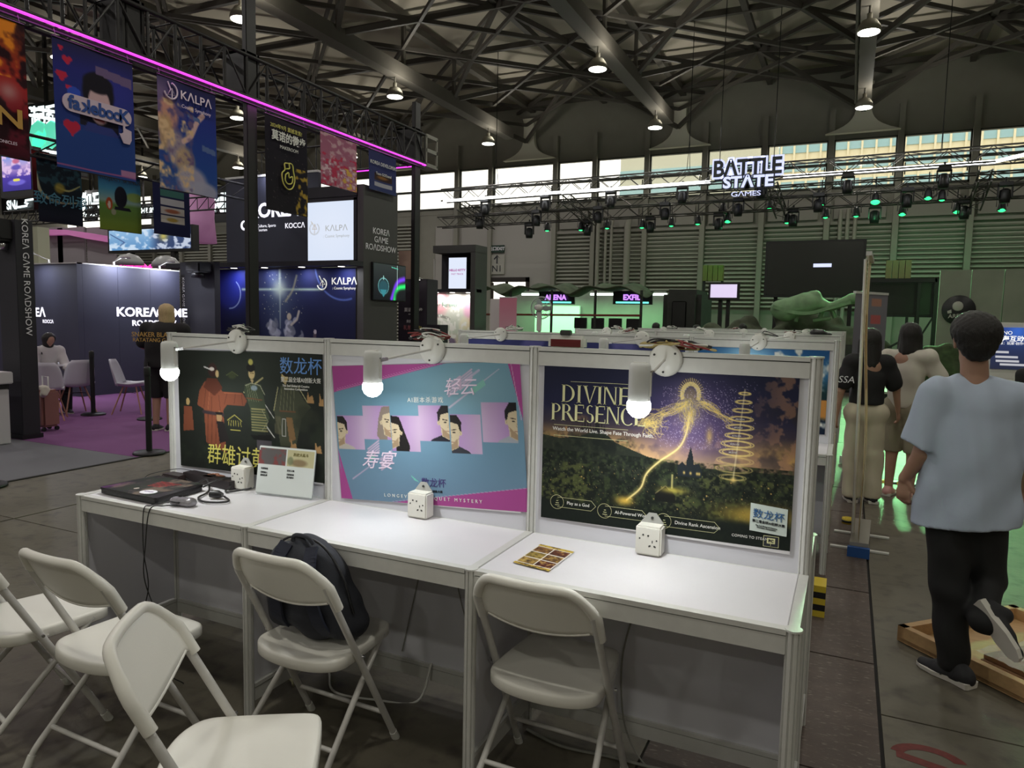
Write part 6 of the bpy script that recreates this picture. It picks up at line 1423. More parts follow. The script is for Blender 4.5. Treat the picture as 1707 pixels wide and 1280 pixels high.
MB().tube([(BX+.03, YA, TZ0-.03), (BX+.03, YB, TZ0-.03)], .018, 8).build('magenta_light_tube', M_magenta, tr); MB().tube([(BX+.03, YB, TZ0-.03), (BX-2.0, YB+.02, TZ0-.03)], .018, 8).build('magenta_light_tube', M_magenta, tr)
MB().box((BX-.05, YA, TZ0-.10), (BX+.01, YB, TZ0-.05)).build('hanging_rail', M_truss, tr)
# far return truss
for (dx0, z) in ((0, TZ0), (0, TZ1)): MB().tube([(BX, YB, z), (BX-5.5, YB, z)], .025, 8).build('chord', M_truss, tr)
fr = MB()
for i in range(12): fr.tube([(BX-.45*i, YB, TZ0), (BX-.45*(i+1), YB, TZ1)], .011, 6); fr.tube([(BX-.45*i, YB, TZ0), (BX-.45*i, YB, TZ1)], .014, 6)
fr.build('far_lattice', M_truss, tr)['kind'] = 'stuff'
area_light('magenta_glow', (BX+.05, 5, TZ0-.08), .05, 16, (.9, .1, .9), shape='RECTANGLE', size_y=14)
bx_ = MB().box((BX-.02, YB, TZ0), (BX+.02, YB+.5, TZ1+.05)); 
sg = thing('truss_corner_block', 'white corner block of the truss at its right-hand end', 'truss', (BX, YB+.3, TZ0)); m = MB()
for z in (TZ0, TZ0+.33, TZ1): m.box((BX-.3, YB+.05, z-.04), (BX+.02, YB+.55, z+.04))
for y_ in (YB+.06, YB+.52): m.box((BX-.02, y_-.02, TZ0), (BX+.02, y_+.02, TZ1))
m.build('frame', mat('corner_block_paint', rgb(130, 128, 118), .5), sg)
for (yy_, z1, lab) in ((12.0, 6.4, 'black truss tower at the right end of the magenta truss'), (7.03, 9.0, 'black truss tower in the middle of the magenta truss'), (4.9, 6.05, 'short black tower sleeve on the magenta truss')):
    t = thing('truss_tower', lab, 'tower', (BX-.22, yy_, 0)); zb = 0 if yy_ > 6 else 5.05
    MB().bbox((BX-.12, yy_-.11, zb), (BX+.10-.12, yy_+.11, z1), .01).build('mast', M_truss, t)
    MB().box((BX-.48, yy_-.17, TZ0), (BX-.02, yy_-.13, TZ1+.08)).box((BX-.48, yy_+.13, TZ0), (BX-.02, yy_+.17, TZ1+.08)).box((BX-.48, yy_-.17, TZ1+.04), (BX-.02, yy_+.17, TZ1+.08)).build('sleeve_block', M_truss, t)

XB2 = -13.2
def banner(y0, y1, z1, z0, cv, label, x=BX+.06, name='banner', extra=None, group='banners hanging from the magenta truss'):
    t = thing(name, label, 'banner', (x, (y0+y1)/2, z1), group)
    MB().tube([(x, y0, z1), (x, y1, z1)], .012, 8).build('top_pole', M_blackmetal, t); MB().tube([(x, y0, z0), (x, y1, z0)], .008, 8).build('bottom_pole', M_blackmetal, t)
    sheet(cv, (x, y0, z1), (x, y1, z1), (x, y0, z0), P_cloth, 'cloth', t, wave=.012, wk=2.2)
    cord = MB()
    for y_ in (y0+.05, y1-.05): cord.tube([(x, y_, z1), (x-.04 if x > -12 else XB2+.05, y_, z1+.12 if x > -12 else 4.31)], .004, 5)
    cord.build('cords', M_black, t)
    return t
BZ1, BZ0 = 4.92, 3.36
def BC(): return Canvas(70, 108, (40, 40, 90))
cv = BC(); cv.vgrad([(0, (40, 20, 26)), (.2, (150, 60, 30)), (.45, (170, 40, 40)), (.8, (110, 24, 44)), (1, (60, 14, 30))]); nz = vnoise(108, 70, 14, 3, 4); cv.mix(np.clip(nz-.5, 0, 1)*5*(cv.Y < .65), (240, 140, 40)); cv.mix(np.clip(.42-nz, 0, 1)*5, (40, 10, 20)); cv.glow(.8, .8, .1, (210, 190, 190), .6)
t = banner(2.35, 3.40, BZ1, BZ0, cv, 'fiery red and orange banner at the left edge of the picture'); text('N', .30, mat('ink_gold', rgb(196, 150, 70), .6), (BX+.09, 3.18, 3.80), (0, 1, 0), eyz, t, bold=.02, sx=1.4); text('CHRONICLES', .05, M_inkp, (BX+.09, 3.1, 3.52), (0, 1, 0), eyz, t)
cv = BC(); cv.vgrad([(0, (38, 34, 74)), (.2, (40, 42, 120)), (.6, (38, 58, 128)), (1, (36, 70, 140))]); cv.glow(.75, .45, .3, (60, 60, 160), .6)
cv.ell(.54, .52, .20, .26, (26, 22, 34), 1, .15); cv.poly([(.30, .78), (.78, .85), (.78, .98), (.30, .95)], (28, 26, 44)); cv.ell(.55, .66, .14, .24, (204, 170, 176), 1, .1); cv.ell(.54, .40, .19, .12, (26, 22, 34), 1, .2); cv.line([(.50, .84), (.60, .85)], .018, (150, 70, 84)); cv.poly([(.40, .90), (.72, .92), (.9, 1.1), (.3, 1.1)], (52, 62, 130)); cv.mix((cv.Y > 1.02)*1., (38, 66, 136))
for (x, y, s_) in ((.10, .42, .06), (.17, .22, .05), (.18, .55, .04), (.20, 1.0, .09), (.1, .1, .03)): cv.ell(x-s_*.5, y, s_*.6, s_*.6, (190, 40, 70)); cv.ell(x+s_*.5, y, s_*.6, s_*.6, (190, 40, 70)); cv.poly([(x-s_, y+s_*.2), (x+s_, y+s_*.2), (x, y+s_*1.5)], (190, 40, 70))
cv.ell(.24, .60, .08, .07, (50, 80, 190)); cv.poly([(.52, .18), (.97, .22), (.97, .34), (.52, .28)], (110, 90, 130)); cv.poly([(.80, 1.42), (1, 1.42), (1, 1.5), (.80, 1.5)], (170, 120, 160)); cv.line([(0, 1.49), (1, 1.5)], .008, (160, 90, 140))
t = banner(3.72, 4.80, BZ1, BZ0, cv, 'blue banner with a half-hidden face and a white oval name bar')
m = MB(); pts = [(math.cos(a)*.11+(.36 if math.cos(a) > 0 else -.36), math.sin(a)*.11) for a in np.linspace(-PI/2, 1.5*PI, 28)]
m.prism(pts, (BX+.075, 4.28, 4.18), (0, math.cos(.0), 0), (0, 0, 1), .012); m.build('name_bar', mat('ink_pinkish_white', rgb(206, 186, 204), .7), t)
M_fb = mat('ink_royal_blue', rgb(38, 74, 150), .7)
for s_, y_, kw in (('fa', 3.955, {}), ('eb', 4.275, {}), ('oo', 4.485, dict(spacing=.86)), ('K', 4.635, {})): text(s_, .225, M_fb, (BX+.092, y_, 4.18), (0, 1, 0), eyz, t, bold=.035, **kw)
text('k', .225, M_fb, (BX+.0925, 4.115, 4.18), (0, -1, 0), eyz, t, bold=.035)

m = MB(); m.prism([(0, .16), (.03, .16), (.03, .06), (.12, .04), (.12, -.08), (.09, -.14), (.0, -.14), (-.06, -.02), (-.03, -.02), (0, .0)], (BX+.085, 4.62, 3.98), (0, 1, 0), (0, 0, 1), .006); m.build('pointer_hand', mat('ink_pinkish_white', rgb(206, 186, 204), .7), t)
cv = BC(); cv.vgrad([(0, (40, 36, 76)), (.3, (40, 54, 140)), (.8, (36, 74, 150)), (1, (70, 90, 150))]); cv.glow(.05, .25, .25, (150, 120, 150), .7)
for (x, y, rx, ry, c_) in ((.16, .52, .17, .22, (214, 150, 130)), (.12, .75, .12, .25, (200, 160, 120)), (.30, .95, .16, .25, (170, 150, 160)), (.45, 1.1, .16, .2, (190, 160, 130)), (.55, 1.35, .25, .2, (180, 170, 190)), (.75, 1.48, .25, .14, (170, 168, 190))): cv.ell(x, y, rx, ry, c_, .9, .4)
cv.line(spline([(.42, .82), (.55, .72), (.66, .50), (.76, .38)], 6), .04, (214, 176, 176), 1, .3); cv.poly([(.74, .80), (.97, .84), (.97, .92), (.74, .88)], (90, 110, 160)); cv.poly([(.5, .4), (.72, .44), (.72, .5), (.5, .46)], (90, 110, 160)); nz = vnoise(108, 70, 8, 11, 3); cv.mix(np.clip(nz-.55, 0, 1)*3*(cv.X < .6)*(cv.Y > .3), (226, 190, 150)); cv.mix(np.clip(.4-nz, 0, 1)*3*(cv.X < .6)*(cv.Y > .3), (110, 90, 130))
t = banner(5.18, 6.20, BZ1, BZ0, cv, 'blue banner with a pale blond dancer raising one arm'); text('KΛLPΛ', .17, M_inkp, (BX+.092, 5.82, 4.73), (0, 1, 0), eyz, t, sx=1.1, bold=.01); text('Cosmic Symphony', .07, M_inkp, (BX+.092, 5.82, 4.58), (0, 1, 0), eyz, t)
rg = MB(); rg.tube([(BX+.09, 5.38+.11*math.cos(a), 4.74+.11*math.sin(a)) for a in np.linspace(-2.9, 1.4, 18)], .012, 6); rg.tube([(BX+.09, 5.33, 4.86), (BX+.09, 5.38, 4.76), (BX+.09, 5.33, 4.68), (BX+.09, 5.45, 4.69), (BX+.09, 5.40, 4.78), (BX+.09, 5.40, 4.64)], .009, 6); rg.build('emblem', M_inkp, t)
cv = BC(); cv.vgrad([(0, (38, 30, 44)), (.3, (30, 27, 38)), (1, (34, 32, 38))]); cv.dots(70, (0, .5, 1, 1.5), (120, 110, 110), .014, 3, .7); nz = vnoise(108, 70, 5, 4, 2); cv.mix(np.clip(nz-.55, 0, 1)*4*(cv.X > .72)*(cv.Y > .75), (180, 150, 60))
t = banner(7.22, 8.24, BZ1, BZ0, cv, 'black banner with white Chinese title and a yellow outlined shape'); text('莫诺的微步', .175, M_inkw, (BX+.092, 7.76, 4.60), (0, 1, 0), eyz, t, bold=.025, sx=.95); text('2024年9月 震撼发售!', .085, M_inky, (BX+.092, 7.70, 4.76), (0, 1, 0), eyz, t); text('MAKEROOM', .08, M_inkw, (BX+.092, 7.76, 4.44), (0, 1, 0), eyz, t)
m = MB(); m.tube([(BX+.09, 7.74+a*.16, 3.98+b*.20) for a, b in spline([(0, 1.1), (-.6, 1.0), (-.55, .5), (-1, .1), (-.8, -.7), (-.1, -1.1), (.6, -.9), (.95, -.2), (.75, .5), (.6, 1.05), (.1, 1.1), (.15, .7), (-.35, .6)], 4)], .012, 6); m.tube([(BX+.09, 7.74+a*.16, 3.98+b*.20) for a, b in spline([(-.45, .1), (.0, .3), (.1, -.1), (.6, .05), (.5, -.5), (-.1, -.65), (-.5, -.4), (-.45, .1)], 4)], .012, 6); m.build('outlined_shape', M_inky, t)
cv = BC(); cv.vgrad([(0, (160, 96, 124)), (1, (176, 110, 130))]); nz = vnoise(108, 70, 12, 14, 4); nz2 = vnoise(108, 70, 6, 15, 3); cv.mix(np.clip(nz-.52, 0, 1)*4, (200, 160, 170)); cv.mix(np.clip(nz2-.55, 0, 1)*4*(cv.Y > .6), (190, 60, 90)); cv.mix(np.clip(nz2-.6, 0, 1)*6*(cv.Y > .9)*(cv.X > .6), (220, 180, 90)); cv.mix(np.clip(.38-nz2, 0, 1)*4*(cv.Y > .8), (220, 190, 200))
banner(8.60, 9.66, BZ1+.06, 4.02, cv, 'pink patterned banner with faint drawings')
cv = BC(); cv.vgrad([(0, (46, 48, 92)), (.5, (50, 56, 104)), (1, (56, 66, 110))]); cv.poly([(.2, .85), (.85, .85), (.85, 1.12), (.2, 1.12)], (60, 44, 44)); cv.ell(.5, .98, .2, .06, (160, 110, 60), .9, .6); cv.poly([(.2, 1.18), (.85, 1.18), (.85, 1.34), (.2, 1.34)], (170, 170, 180))
t = banner(10.06, 11.02, BZ1+.05, 4.17, cv, 'muted blue banner listing titles in small white letters'); text('KOREA DEVELOPERS', .10, M_inkw, (BX+.092, 10.54, 4.72), (0, 1, 0), eyz, t); text('Team GODsend', .08, M_inkw, (BX+.092, 10.54, 4.52), (0, 1, 0), eyz, t)

# a second line of lower banners further inside the booth
def low_banner(pxl, pxr, pyt, pyb, X_, cv, label):
    a = ax(pxl, pyt, X_); b = ax(pxr, pyt, X_); z1 = ax((pxl+pxr)/2, pyt, X_)[2]; z0 = ax((pxl+pxr)/2, pyb, X_)[2]
    return banner(a[1], b[1], z1, z0, cv, label, x=X_, group='banners hanging deeper inside the booth'), (a[1]+b[1])/2, z0, z1
cv = BC(); cv.vgrad([(0, (20, 30, 40)), (.6, (24, 36, 44)), (1, (22, 24, 40))]); nz = vnoise(108, 70, 9, 21, 3); cv.mix(np.clip(nz-.5, 0, 1)*4*(cv.Y < .7), (40, 70, 80)); cv.line(spline([(-.05, .4), (.1, .9), (.5, 1.05), (.9, 1.0)], 5), .05, (206, 200, 160), .9, .5, .012); cv.line(spline([(.45, .7), (.7, .75), (.95, .6)], 5), .035, (190, 186, 120), .9, .5, .01); cv.ell(.5, .72, .12, .12, (170, 150, 60), .8, .5)
b_, yc, z0, z1 = low_banner(60, 134, 262, 372, XB2, cv, 'dark teal banner with a swirling golden shape and blue Chinese letters'); text('致命列承', .25, mat('ink_teal', rgb(70, 130, 150), .6), (XB2+.03, yc, z0+.40), (0, 1, 0), eyz, b_, bold=.01)
cv = BC(); cv.vgrad([(0, (30, 70, 120)), (.3, (70, 140, 170)), (.5, (150, 180, 170)), (.56, (100, 140, 70)), (1, (120, 140, 44))]); cv.ell(.85, .6, .2, .12, (150, 170, 70), .8, .4); cv.ell(.52, .64, .15, .28, (26, 26, 38), 1, .08); cv.poly([(.38, .9), (.72, .9), (.76, .98), (.36, .98)], (26, 26, 38)); cv.ell(.24, .85, .08, .16, (180, 80, 40), 1, .1); cv.ell(.24, .88, .035, .10, (214, 200, 180), 1, .1); cv.ell(.34, 1.05, .06, .08, (160, 160, 130), 1, .1)
b_, yc, z0, z1 = low_banner(163, 233, 288, 385, XB2, cv, 'bright meadow banner with a dark animal and an orange one'); text('PROJECT & INDIE', .13, M_inkd, (XB2+.03, yc, z1-.14), (0, 1, 0), eyz, b_)
cv = BC(); cv.vgrad([(0, (36, 40, 80)), (1, (34, 38, 70))])
for i, c_ in enumerate(((70, 120, 110), (200, 200, 200), (196, 190, 180), (200, 196, 180))): cv.poly([(.2, .18+.26*i), (.85, .18+.26*i), (.85, .39+.26*i), (.2, .39+.26*i)], c_)
cv.ell(.52, .81, .2, .06, (160, 90, 60), .9, .5); cv.ell(.52, 1.07, .15, .06, (180, 150, 60), .9, .5)
b_, yc, z0, z1 = low_banner(254, 315, 308, 392, XB2+.3, cv, 'navy banner listing titles in four pale boxes')
cv = BC(); cv.vgrad([(0, (120, 30, 30)), (1, (60, 20, 26))]); low_banner(52, 82, 252, 350, XB2-.4, cv, 'dark red banner partly hidden behind the teal one')
lt = thing('lighting_truss', 'plain black truss further inside the booth', 'truss', (XB2, 9, 4.4)); lm = MB()
for y_ in (2.2, 16.8): MB().box((XB2-.05, y_-.05, 0), (XB2+.05, y_+.05, 4.65)).build('leg_post', M_truss, lt)
for z in (4.3, 4.65): MB().tube([(XB2+.05, 2, z), (XB2+.05, 17, z)], .03, 8).build('chord', M_truss, lt)
for i in range(30): lm.tube([(XB2+.05, 2+.5*i, 4.3), (XB2+.05, 2.5+.5*i, 4.65)], .014, 5)
lm.build('lattice', M_truss, lt)['kind'] = 'stuff'

# shell chairs, small table, white counter, suitcase
def shell_chair(x, y, rz, label):
    t = thing('shell_chair', label, 'chair', (x, y, .008), 'white shell chairs in the booth', rz)
    m = MB(); m.smooth = True; g = []; nu, nv = 14, 14
    for j in range(nv+1):
        v = j/nv
        for i in range(nu+1):
            u_ = -1+2*i/nu
            if v < .5: q = v/.5; yy_ = .24-.44*q; zz = .44-.03*math.sin(q*PI)+.06*abs(u_)**3; hw = .17+.06*math.sin(q*PI*.6)
            else: q = (v-.5)/.5; yy_ = -.20-.09*q; zz = .44+.40*q; hw = .23-.03*q-.07*q**6; yy_ += .09*abs(u_)**2*(1-.4*q)
            g.append((u_*hw, yy_, zz))
    n = len(g); m.add(g, [(j*(nu+1)+i, j*(nu+1)+i+1, (j+1)*(nu+1)+i+1, (j+1)*(nu+1)+i) for j in range(nv) for i in range(nu)])
    o = m.build('seat_shell', mat('shell_white', rgb(196, 196, 204), .4), t, local=True); s = o.modifiers.new('s', 'SOLIDIFY'); s.thickness = .012
    for a in (-1, 1):
        for b in (-1, 1): MB().tube([(a*.10, b*.09+.02, .42), (a*.22, b*.21+.0, 0)], [.013, .010], 8).build('leg', mat('pale_wood', rgb(176, 130, 108), .5), t, local=True)
    MB().tube([(-.12, -.08, .32), (.12, .10, .32)], .005, 6).tube([(.12, -.08, .32), (-.12, .10, .32)], .005, 6).build('wire_brace', M_blackmetal, t, local=True)
    return t
shell_chair(-10.63, 5.0, 1.35, 'white shell chair facing the small table, beside the barrier post')
shell_chair(-10.35, 4.40, .9, 'white shell chair with its back to the camera, in front of the small table')
shell_chair(-10.06, 5.50, -.9, 'white shell chair near the lettered wall, turned to the right'); shell_chair(-9.5, 6.1, 1.5, 'white shell chair beside the blond person')
def round_table(x, y, label):
    t = thing('round_table', label, 'table', (x, y, .008)); MB().lathe([(.38, .71), (.40, .72), (.40, .735), (.38, .745)], (x, y, 0), 32).build('tabletop', mat('shell_white', rgb(196, 196, 204), .4), t)
    for a in range(4): q = a*PI/2+.5; MB().tube([(x+.08*math.cos(q), y+.08*math.sin(q), .71), (x+.27*math.cos(q), y+.27*math.sin(q), .012)], [.016, .012], 8).build('leg', mat('pale_wood', rgb(176, 130, 108), .5), t)
round_table(-11.35, 5.10, 'small round white table where the seated person leans'); round_table(-10.3, 6.9, 'second small round white table near the lettered wall')
t = thing('counter', 'white reception counter at the left edge of the picture', 'counter', (-9.3, 2.6, 0))
MB().bbox((-10.6, 2.3, .72), (-8.78, 3.05, .86), .01).build('top_band', mat('counter_white', rgb(196, 192, 196), .4), t); MB().box((-10.6, 2.35, .66), (-8.82, 3.02, .72)).build('shadow_gap', M_black, t)
MB().bbox((-10.55, 2.34, .008), (-9.0, 3.0, .66), .01).bbox((-9.0, 2.34, .008), (-8.82, 3.02, .66), .01).build('body', mat('counter_white', rgb(196, 192, 196), .4), t)
t = thing('suitcase', 'upright brown suitcase with a white bag tied on its handle, behind the lettered pillar', 'suitcase', (-9.35, 3.95, 0))
MB().bbox((-9.56, 3.70, .06), (-9.32, 3.93, .55), .03).build('shell', mat('suitcase_brown', rgb(150, 104, 96), .45), t)
for (a, b) in ((-9.52, 3.73), (-9.36, 3.73), (-9.52, 3.90), (-9.36, 3.90)): MB().cyl((a-.012, b, .036), .028, .024, 12, (1, 0, 0)).build('wheel', M_black, t)
MB().tube([(-9.50, 3.82, .55), (-9.50, 3.82, .72), (-9.38, 3.82, .72), (-9.38, 3.82, .55)], .008, 6).build('handle', M_alu, t)
blend_mesh('tied_bag', [((-9.34, 3.75, .56), (-9.32, 3.72, .50), .05, .04, None, .02), ((-9.34, 3.76, .56), (-9.46, 3.78, .58), .04, .03, None, .02)], .012, mat('white_cotton', (1, 1, 1)), t, fold=lambda X, Y, Z: .008*np.sin(X*90+Z*60))

# ------------------------------------------------------------ far booths seen over the dark walls
t = thing('led_screen', 'wide LED screen with a pale blue landscape, high behind the lettered wall', 'screen', (-25, 16, 0))
LY = 18.
a, b, c_ = ay(182, 385, LY), ay(252, 385, LY), ay(182, 418, LY); za, zb = a[2], c_[2]; x0, x1 = a[0], ay(318, 385, LY)[0]
MB().box((x0-.1, LY, zb-.1), (x1+.1, LY+.3, za+.1)).build('frame', M_black, t)
cv = Canvas(130, 34, (120, 160, 200)); cv.vgrad([(0, (150, 190, 225)), (1, (90, 140, 190))]); nz = vnoise(34, 130, 8, 33, 3); cv.mix(np.clip(nz-.5, 0, 1)*4, (200, 220, 240)); cv.mix(np.clip((cv.X-.5)*8, 0, 1)*.9, (44, 58, 96)); cv.mix(np.clip(nz-.55, 0, 1)*6*(cv.X > .55), (190, 200, 220)); cv.glow(.68, .1, .05, (220, 200, 90), .8); cv.line([(.02, .05), (.2, .16), (.14, .2)], .006, (60, 80, 130))
sheet(cv, (x0, LY-.01, za), (x1, LY-.01, za), (x0, LY-.01, zb), P_back, 'picture', t); MB().box((x0+1, LY+.05, 0), (x0+1.2, LY+.25, zb)).box((x1-1.2, LY+.05, 0), (x1-1., LY+.25, zb)).build('legs', M_truss, t)
t = thing('led_screen', 'upright LED screen with a purple cartoon picture at the left edge of the picture', 'screen', (-20, 8, 0)); SX = 9.0
q0, q1, q2 = ay(3, 257, SX), ay(51, 266, SX), ay(5, 320, SX)
MB().box((q0[0]-.1, SX, q2[2]-.15), (q1[0]+.1, SX+.2, q0[2]+.1)).box((q0[0]-.1, SX+.05, q0[2]), (q0[0], SX+.1, 11)).build('frame', M_black, t)
cv = Canvas(50, 64, (120, 110, 200)); cv.vgrad([(0, (110, 150, 230)), (.4, (190, 160, 210)), (.65, (70, 50, 160)), (1, (50, 40, 130))]); nz = vnoise(64, 50, 7, 35, 3); cv.mix(np.clip(nz-.5, 0, 1)*5*(cv.Y < .8), (220, 190, 230)); cv.ell(.5, .3, .12, .08, (200, 90, 120), .8, .5); cv.ell(.5, .5, .16, .08, (70, 60, 170), .8, .5); cv.ell(.5, 1.0, .3, .1, (120, 110, 220), .8, .3); cv.ell(.5, .92, .12, .05, (230, 220, 90))
sheet(cv, (q0[0], SX-.01, q0[2]), (q1[0], SX-.01, q0[2]), (q0[0], SX-.01, q2[2]), P_back, 'picture', t)
# neon lettered sign box with green panels, hung high
t = thing('hanging_sign', 'hanging sign with white Chinese neon letters and green glowing panels, between the banners', 'sign', (-30, 14, 0)); SY = 14.
q = ay(70, 205, SY); MB().box((q[0]-1.4, SY, q[2]-1.9), (q[0]+1.9, SY+.3, q[2]+.7)).box((q[0], SY+.1, q[2]+.7), (q[0]+.1, SY+.2, ROOFZ)).build('box', M_black, t)
M_neon = mat('neon_white', (1, 1, 1), .4, emit=(.85, 1, 1), estr=1.6); M_neong = mat('neon_green', (.1, .8, .5), .4, emit=(.12, .75, .5), estr=.7)
text('起玩', .85, M_neon, ay(76, 197, SY-.02), (1, 0, 0), eyz, t, bold=.02)
for (y0_, y1_) in ((180, 183), (192, 196), (248, 251)): a, b = ay(50, y0_, SY-.03), ay(95, y1_+4, SY-.03); MB().tube([tuple(a), tuple(b)], .05, 6).build('neon_tube', M_neon, t)
for (x, y, s_) in ((64, 226, .6), (86, 224, .55), (66, 238, .5)): a = ay(x, y, SY-.02); MB().lathe([(s_*.9, 0), (s_*.8, -.03)], tuple(a), 8, 'y').build('green_panel', M_neong, t)
for nm, s_, px_, py_, Y_, sz, lab in (('伽马', '伽马', 153, 336, 24, .9, 'white neon Chinese letters far behind the banners'), ('N', 'SNAIL GAMES', 48, 340, 24, .7, 'small white neon lettering at the far left'), ('x', '游戏', 148, 352, 25, .7, 'lower white neon letters far behind the teal banner'), ('y', 'GAME', 348, 341, 25, 1.3, 'bright blocky white sign right of the navy banner'), ('k', 'GRYPHLINE', 236, 352, 24, .55, 'thin white lettering behind the meadow banner')):
    t = thing('neon_sign', lab, 'sign', ay(px_, py_, Y_)); text(s_, sz, M_neon, ay(px_, py_, Y_), (1, 0, 0), eyz, t, bold=.04)
    q = ay(px_, py_, Y_); w__ = sz*len(s_)*.36; MB().box((q[0]-w__, Y_+.05, q[2]-sz*.7), (q[0]+w__, Y_+.2, q[2]+sz*.7)).build('backing', M_black, t); MB().box((q[0]-.05, Y_+.1, q[2]), (q[0]+.05, Y_+.15, ROOFZ)).build('hanger', M_truss, t)
t = thing('light_line', 'angular white light line sign at the far left', 'sign', ay(40, 343, 23)); p = [ay(26, 346, 23), ay(44, 343, 23), ay(46, 339, 23), ay(42, 338, 23), ay(43, 334, 23), ay(55, 332, 23)]; MB().tube([tuple(v) for v in p], .06, 6).build('tube', M_neon, t); MB().box((p[0][0], 23.1, p[0][2]-.2), (p[-1][0], 23.2, p[-1][2]+.2)).box((p[0][0]+.2, 23.1, p[0][2]), (p[0][0]+.26, 23.2, ROOFZ-.02)).build('backing', M_black, t)
# pink fascia of a far booth, cream booth and grey kiosks
M_pink = mat('pink_fascia', rgb(206, 130, 180), .6, emit=rgb(206, 110, 180), estr=.25)
t = thing('far_booth', 'far booth with a long curved pink fascia behind the banners', 'booth', (-30, 20, 0)); m = MB(); P_ = [(60, 382, 398), (110, 383, 397), (145, 388, 404), (181, 394, 410)]
Y_ = 20.
for i in range(3): a, b, c_, d_ = ay(P_[i][0], P_[i][1], Y_), ay(P_[i+1][0], P_[i+1][1], Y_), ay(P_[i+1][0], P_[i+1][2]-6, Y_), ay(P_[i][0], P_[i][2]-6, Y_); m.add([tuple(a), tuple(b), tuple(c_), tuple(d_)]+[(v[0], v[1]+.3, v[2]) for v in (a, b, c_, d_)], [(0, 3, 2, 1), (4, 5, 6, 7), (0, 1, 5, 4), (3, 7, 6, 2)])
m.build('fascia', M_pink, t)
for px_ in (85, 120, 170): q = ay(px_, 400, Y_+.5); MB().box((q[0]-1.1, Y_+.5, 0), (q[0]+.9, Y_+.6, q[2]+.6)).build('panel', mat('far_panel_grey', rgb(150, 142, 146), .6), t)
t = thing('far_booth', 'pale cream booth with teal corner at the far left', 'booth', (-32, 17, 0)); q0, q1, q2 = ay(22, 380, 17), ay(62, 380, 17), ay(22, 440, 17); MB().box((q0[0], 17, 0), (q1[0], 17.5, q0[2])).build('wall', mat('cream_booth', rgb(190, 192, 166), .6), t); MB().box((q0[0]-1, 17, 0), (q0[0], 17.5, q0[2]-.3)).build('teal_wall', mat('teal_booth', rgb(90, 170, 150), .6), t)
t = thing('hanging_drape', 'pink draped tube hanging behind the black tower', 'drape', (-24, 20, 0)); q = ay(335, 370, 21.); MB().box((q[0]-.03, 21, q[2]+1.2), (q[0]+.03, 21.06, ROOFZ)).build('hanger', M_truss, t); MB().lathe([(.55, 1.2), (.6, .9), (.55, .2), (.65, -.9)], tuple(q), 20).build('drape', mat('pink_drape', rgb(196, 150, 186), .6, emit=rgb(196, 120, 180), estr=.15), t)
t = thing('neon_sign', 'hot pink neon scribble sign above the lettered wall', 'sign', (-20, 12, 2.6)); p = spline([ay(201, 445, 12), ay(210, 438, 12), ay(216, 445, 12), ay(224, 438, 12), ay(230, 446, 12), ay(238, 441, 12), ay(246, 447, 12), ay(252, 443, 12)], 4); MB().tube([tuple(v) for v in p], .05, 6).build('tube', mat('hot_pink_neon', (1, .1, .5), .4, emit=(1, .05, .45), estr=1.2), t); MB().tube([tuple(v+np.array((.05, 0, -.12))) for v in p[::-1]], .05, 6).build('tube', _M['hot_pink_neon'], t); q = ay(226, 450, 12.1); MB().box((q[0]-1.2, 12.1, 0), (q[0]+1.2, 12.3, q[2])).build('plinth', M_black, t)
# umbrella-like studio reflectors and far plain trusses over the left
for (px_, py_, lab) in ((216, 436, 'left pale studio reflector above the lettered wall'), (277, 440, 'right pale studio reflector above the lettered wall')):
    q = ay(px_, py_, 11.); t = thing('reflector', lab, 'lamp', q); MB().lathe([(.02, .22), (.22, .16), (.34, .02), (.36, -.08)], tuple(q), 18).build('dish', mat('reflector_grey', rgb(170, 170, 168), .35), t); MB().tube([(q[0]-.5, 11, q[2]-.3), (q[0]-.05, 11, q[2]+.1)], .02, 6).build('arm', M_alu, t); MB().cyl((q[0]-.5, 11, 0), .03, q[2]-.3, 8).build('pole', M_truss, t)
for k, (Y_, z, xa, xb) in enumerate(((18.5, 5.6, -36, -17), (22, 6.1, -40, -20))):
    t = thing('lighting_truss', ('long black truss far behind the banners', 'farthest black truss at the left')[k], 'truss', ((xa+xb)/2, Y_, z)); m = MB(); 
    for zz in (z, z+.5): MB().tube([(xa, Y_, zz), (xb, Y_, zz)], .035, 6).build('chord', M_truss, t)
    for x_ in (xa+.5, xb-.5): MB().cyl((x_, Y_+.05, z+.5), .015, ROOFZ-z-.5, 6).build('hanging_wire', M_truss, t)
    n_ = int((xb-xa)/.6)
    for i in range(n_): m.tube([(xa+.6*i, Y_, z), (xa+.6*(i+1), Y_, z+.5)], .02, 4); m.tube([(xa+.6*i, Y_, z), (xa+.6*i, Y_, z+.5)], .02, 4)
    m.build('lattice', M_truss, t)['kind'] = 'stuff'
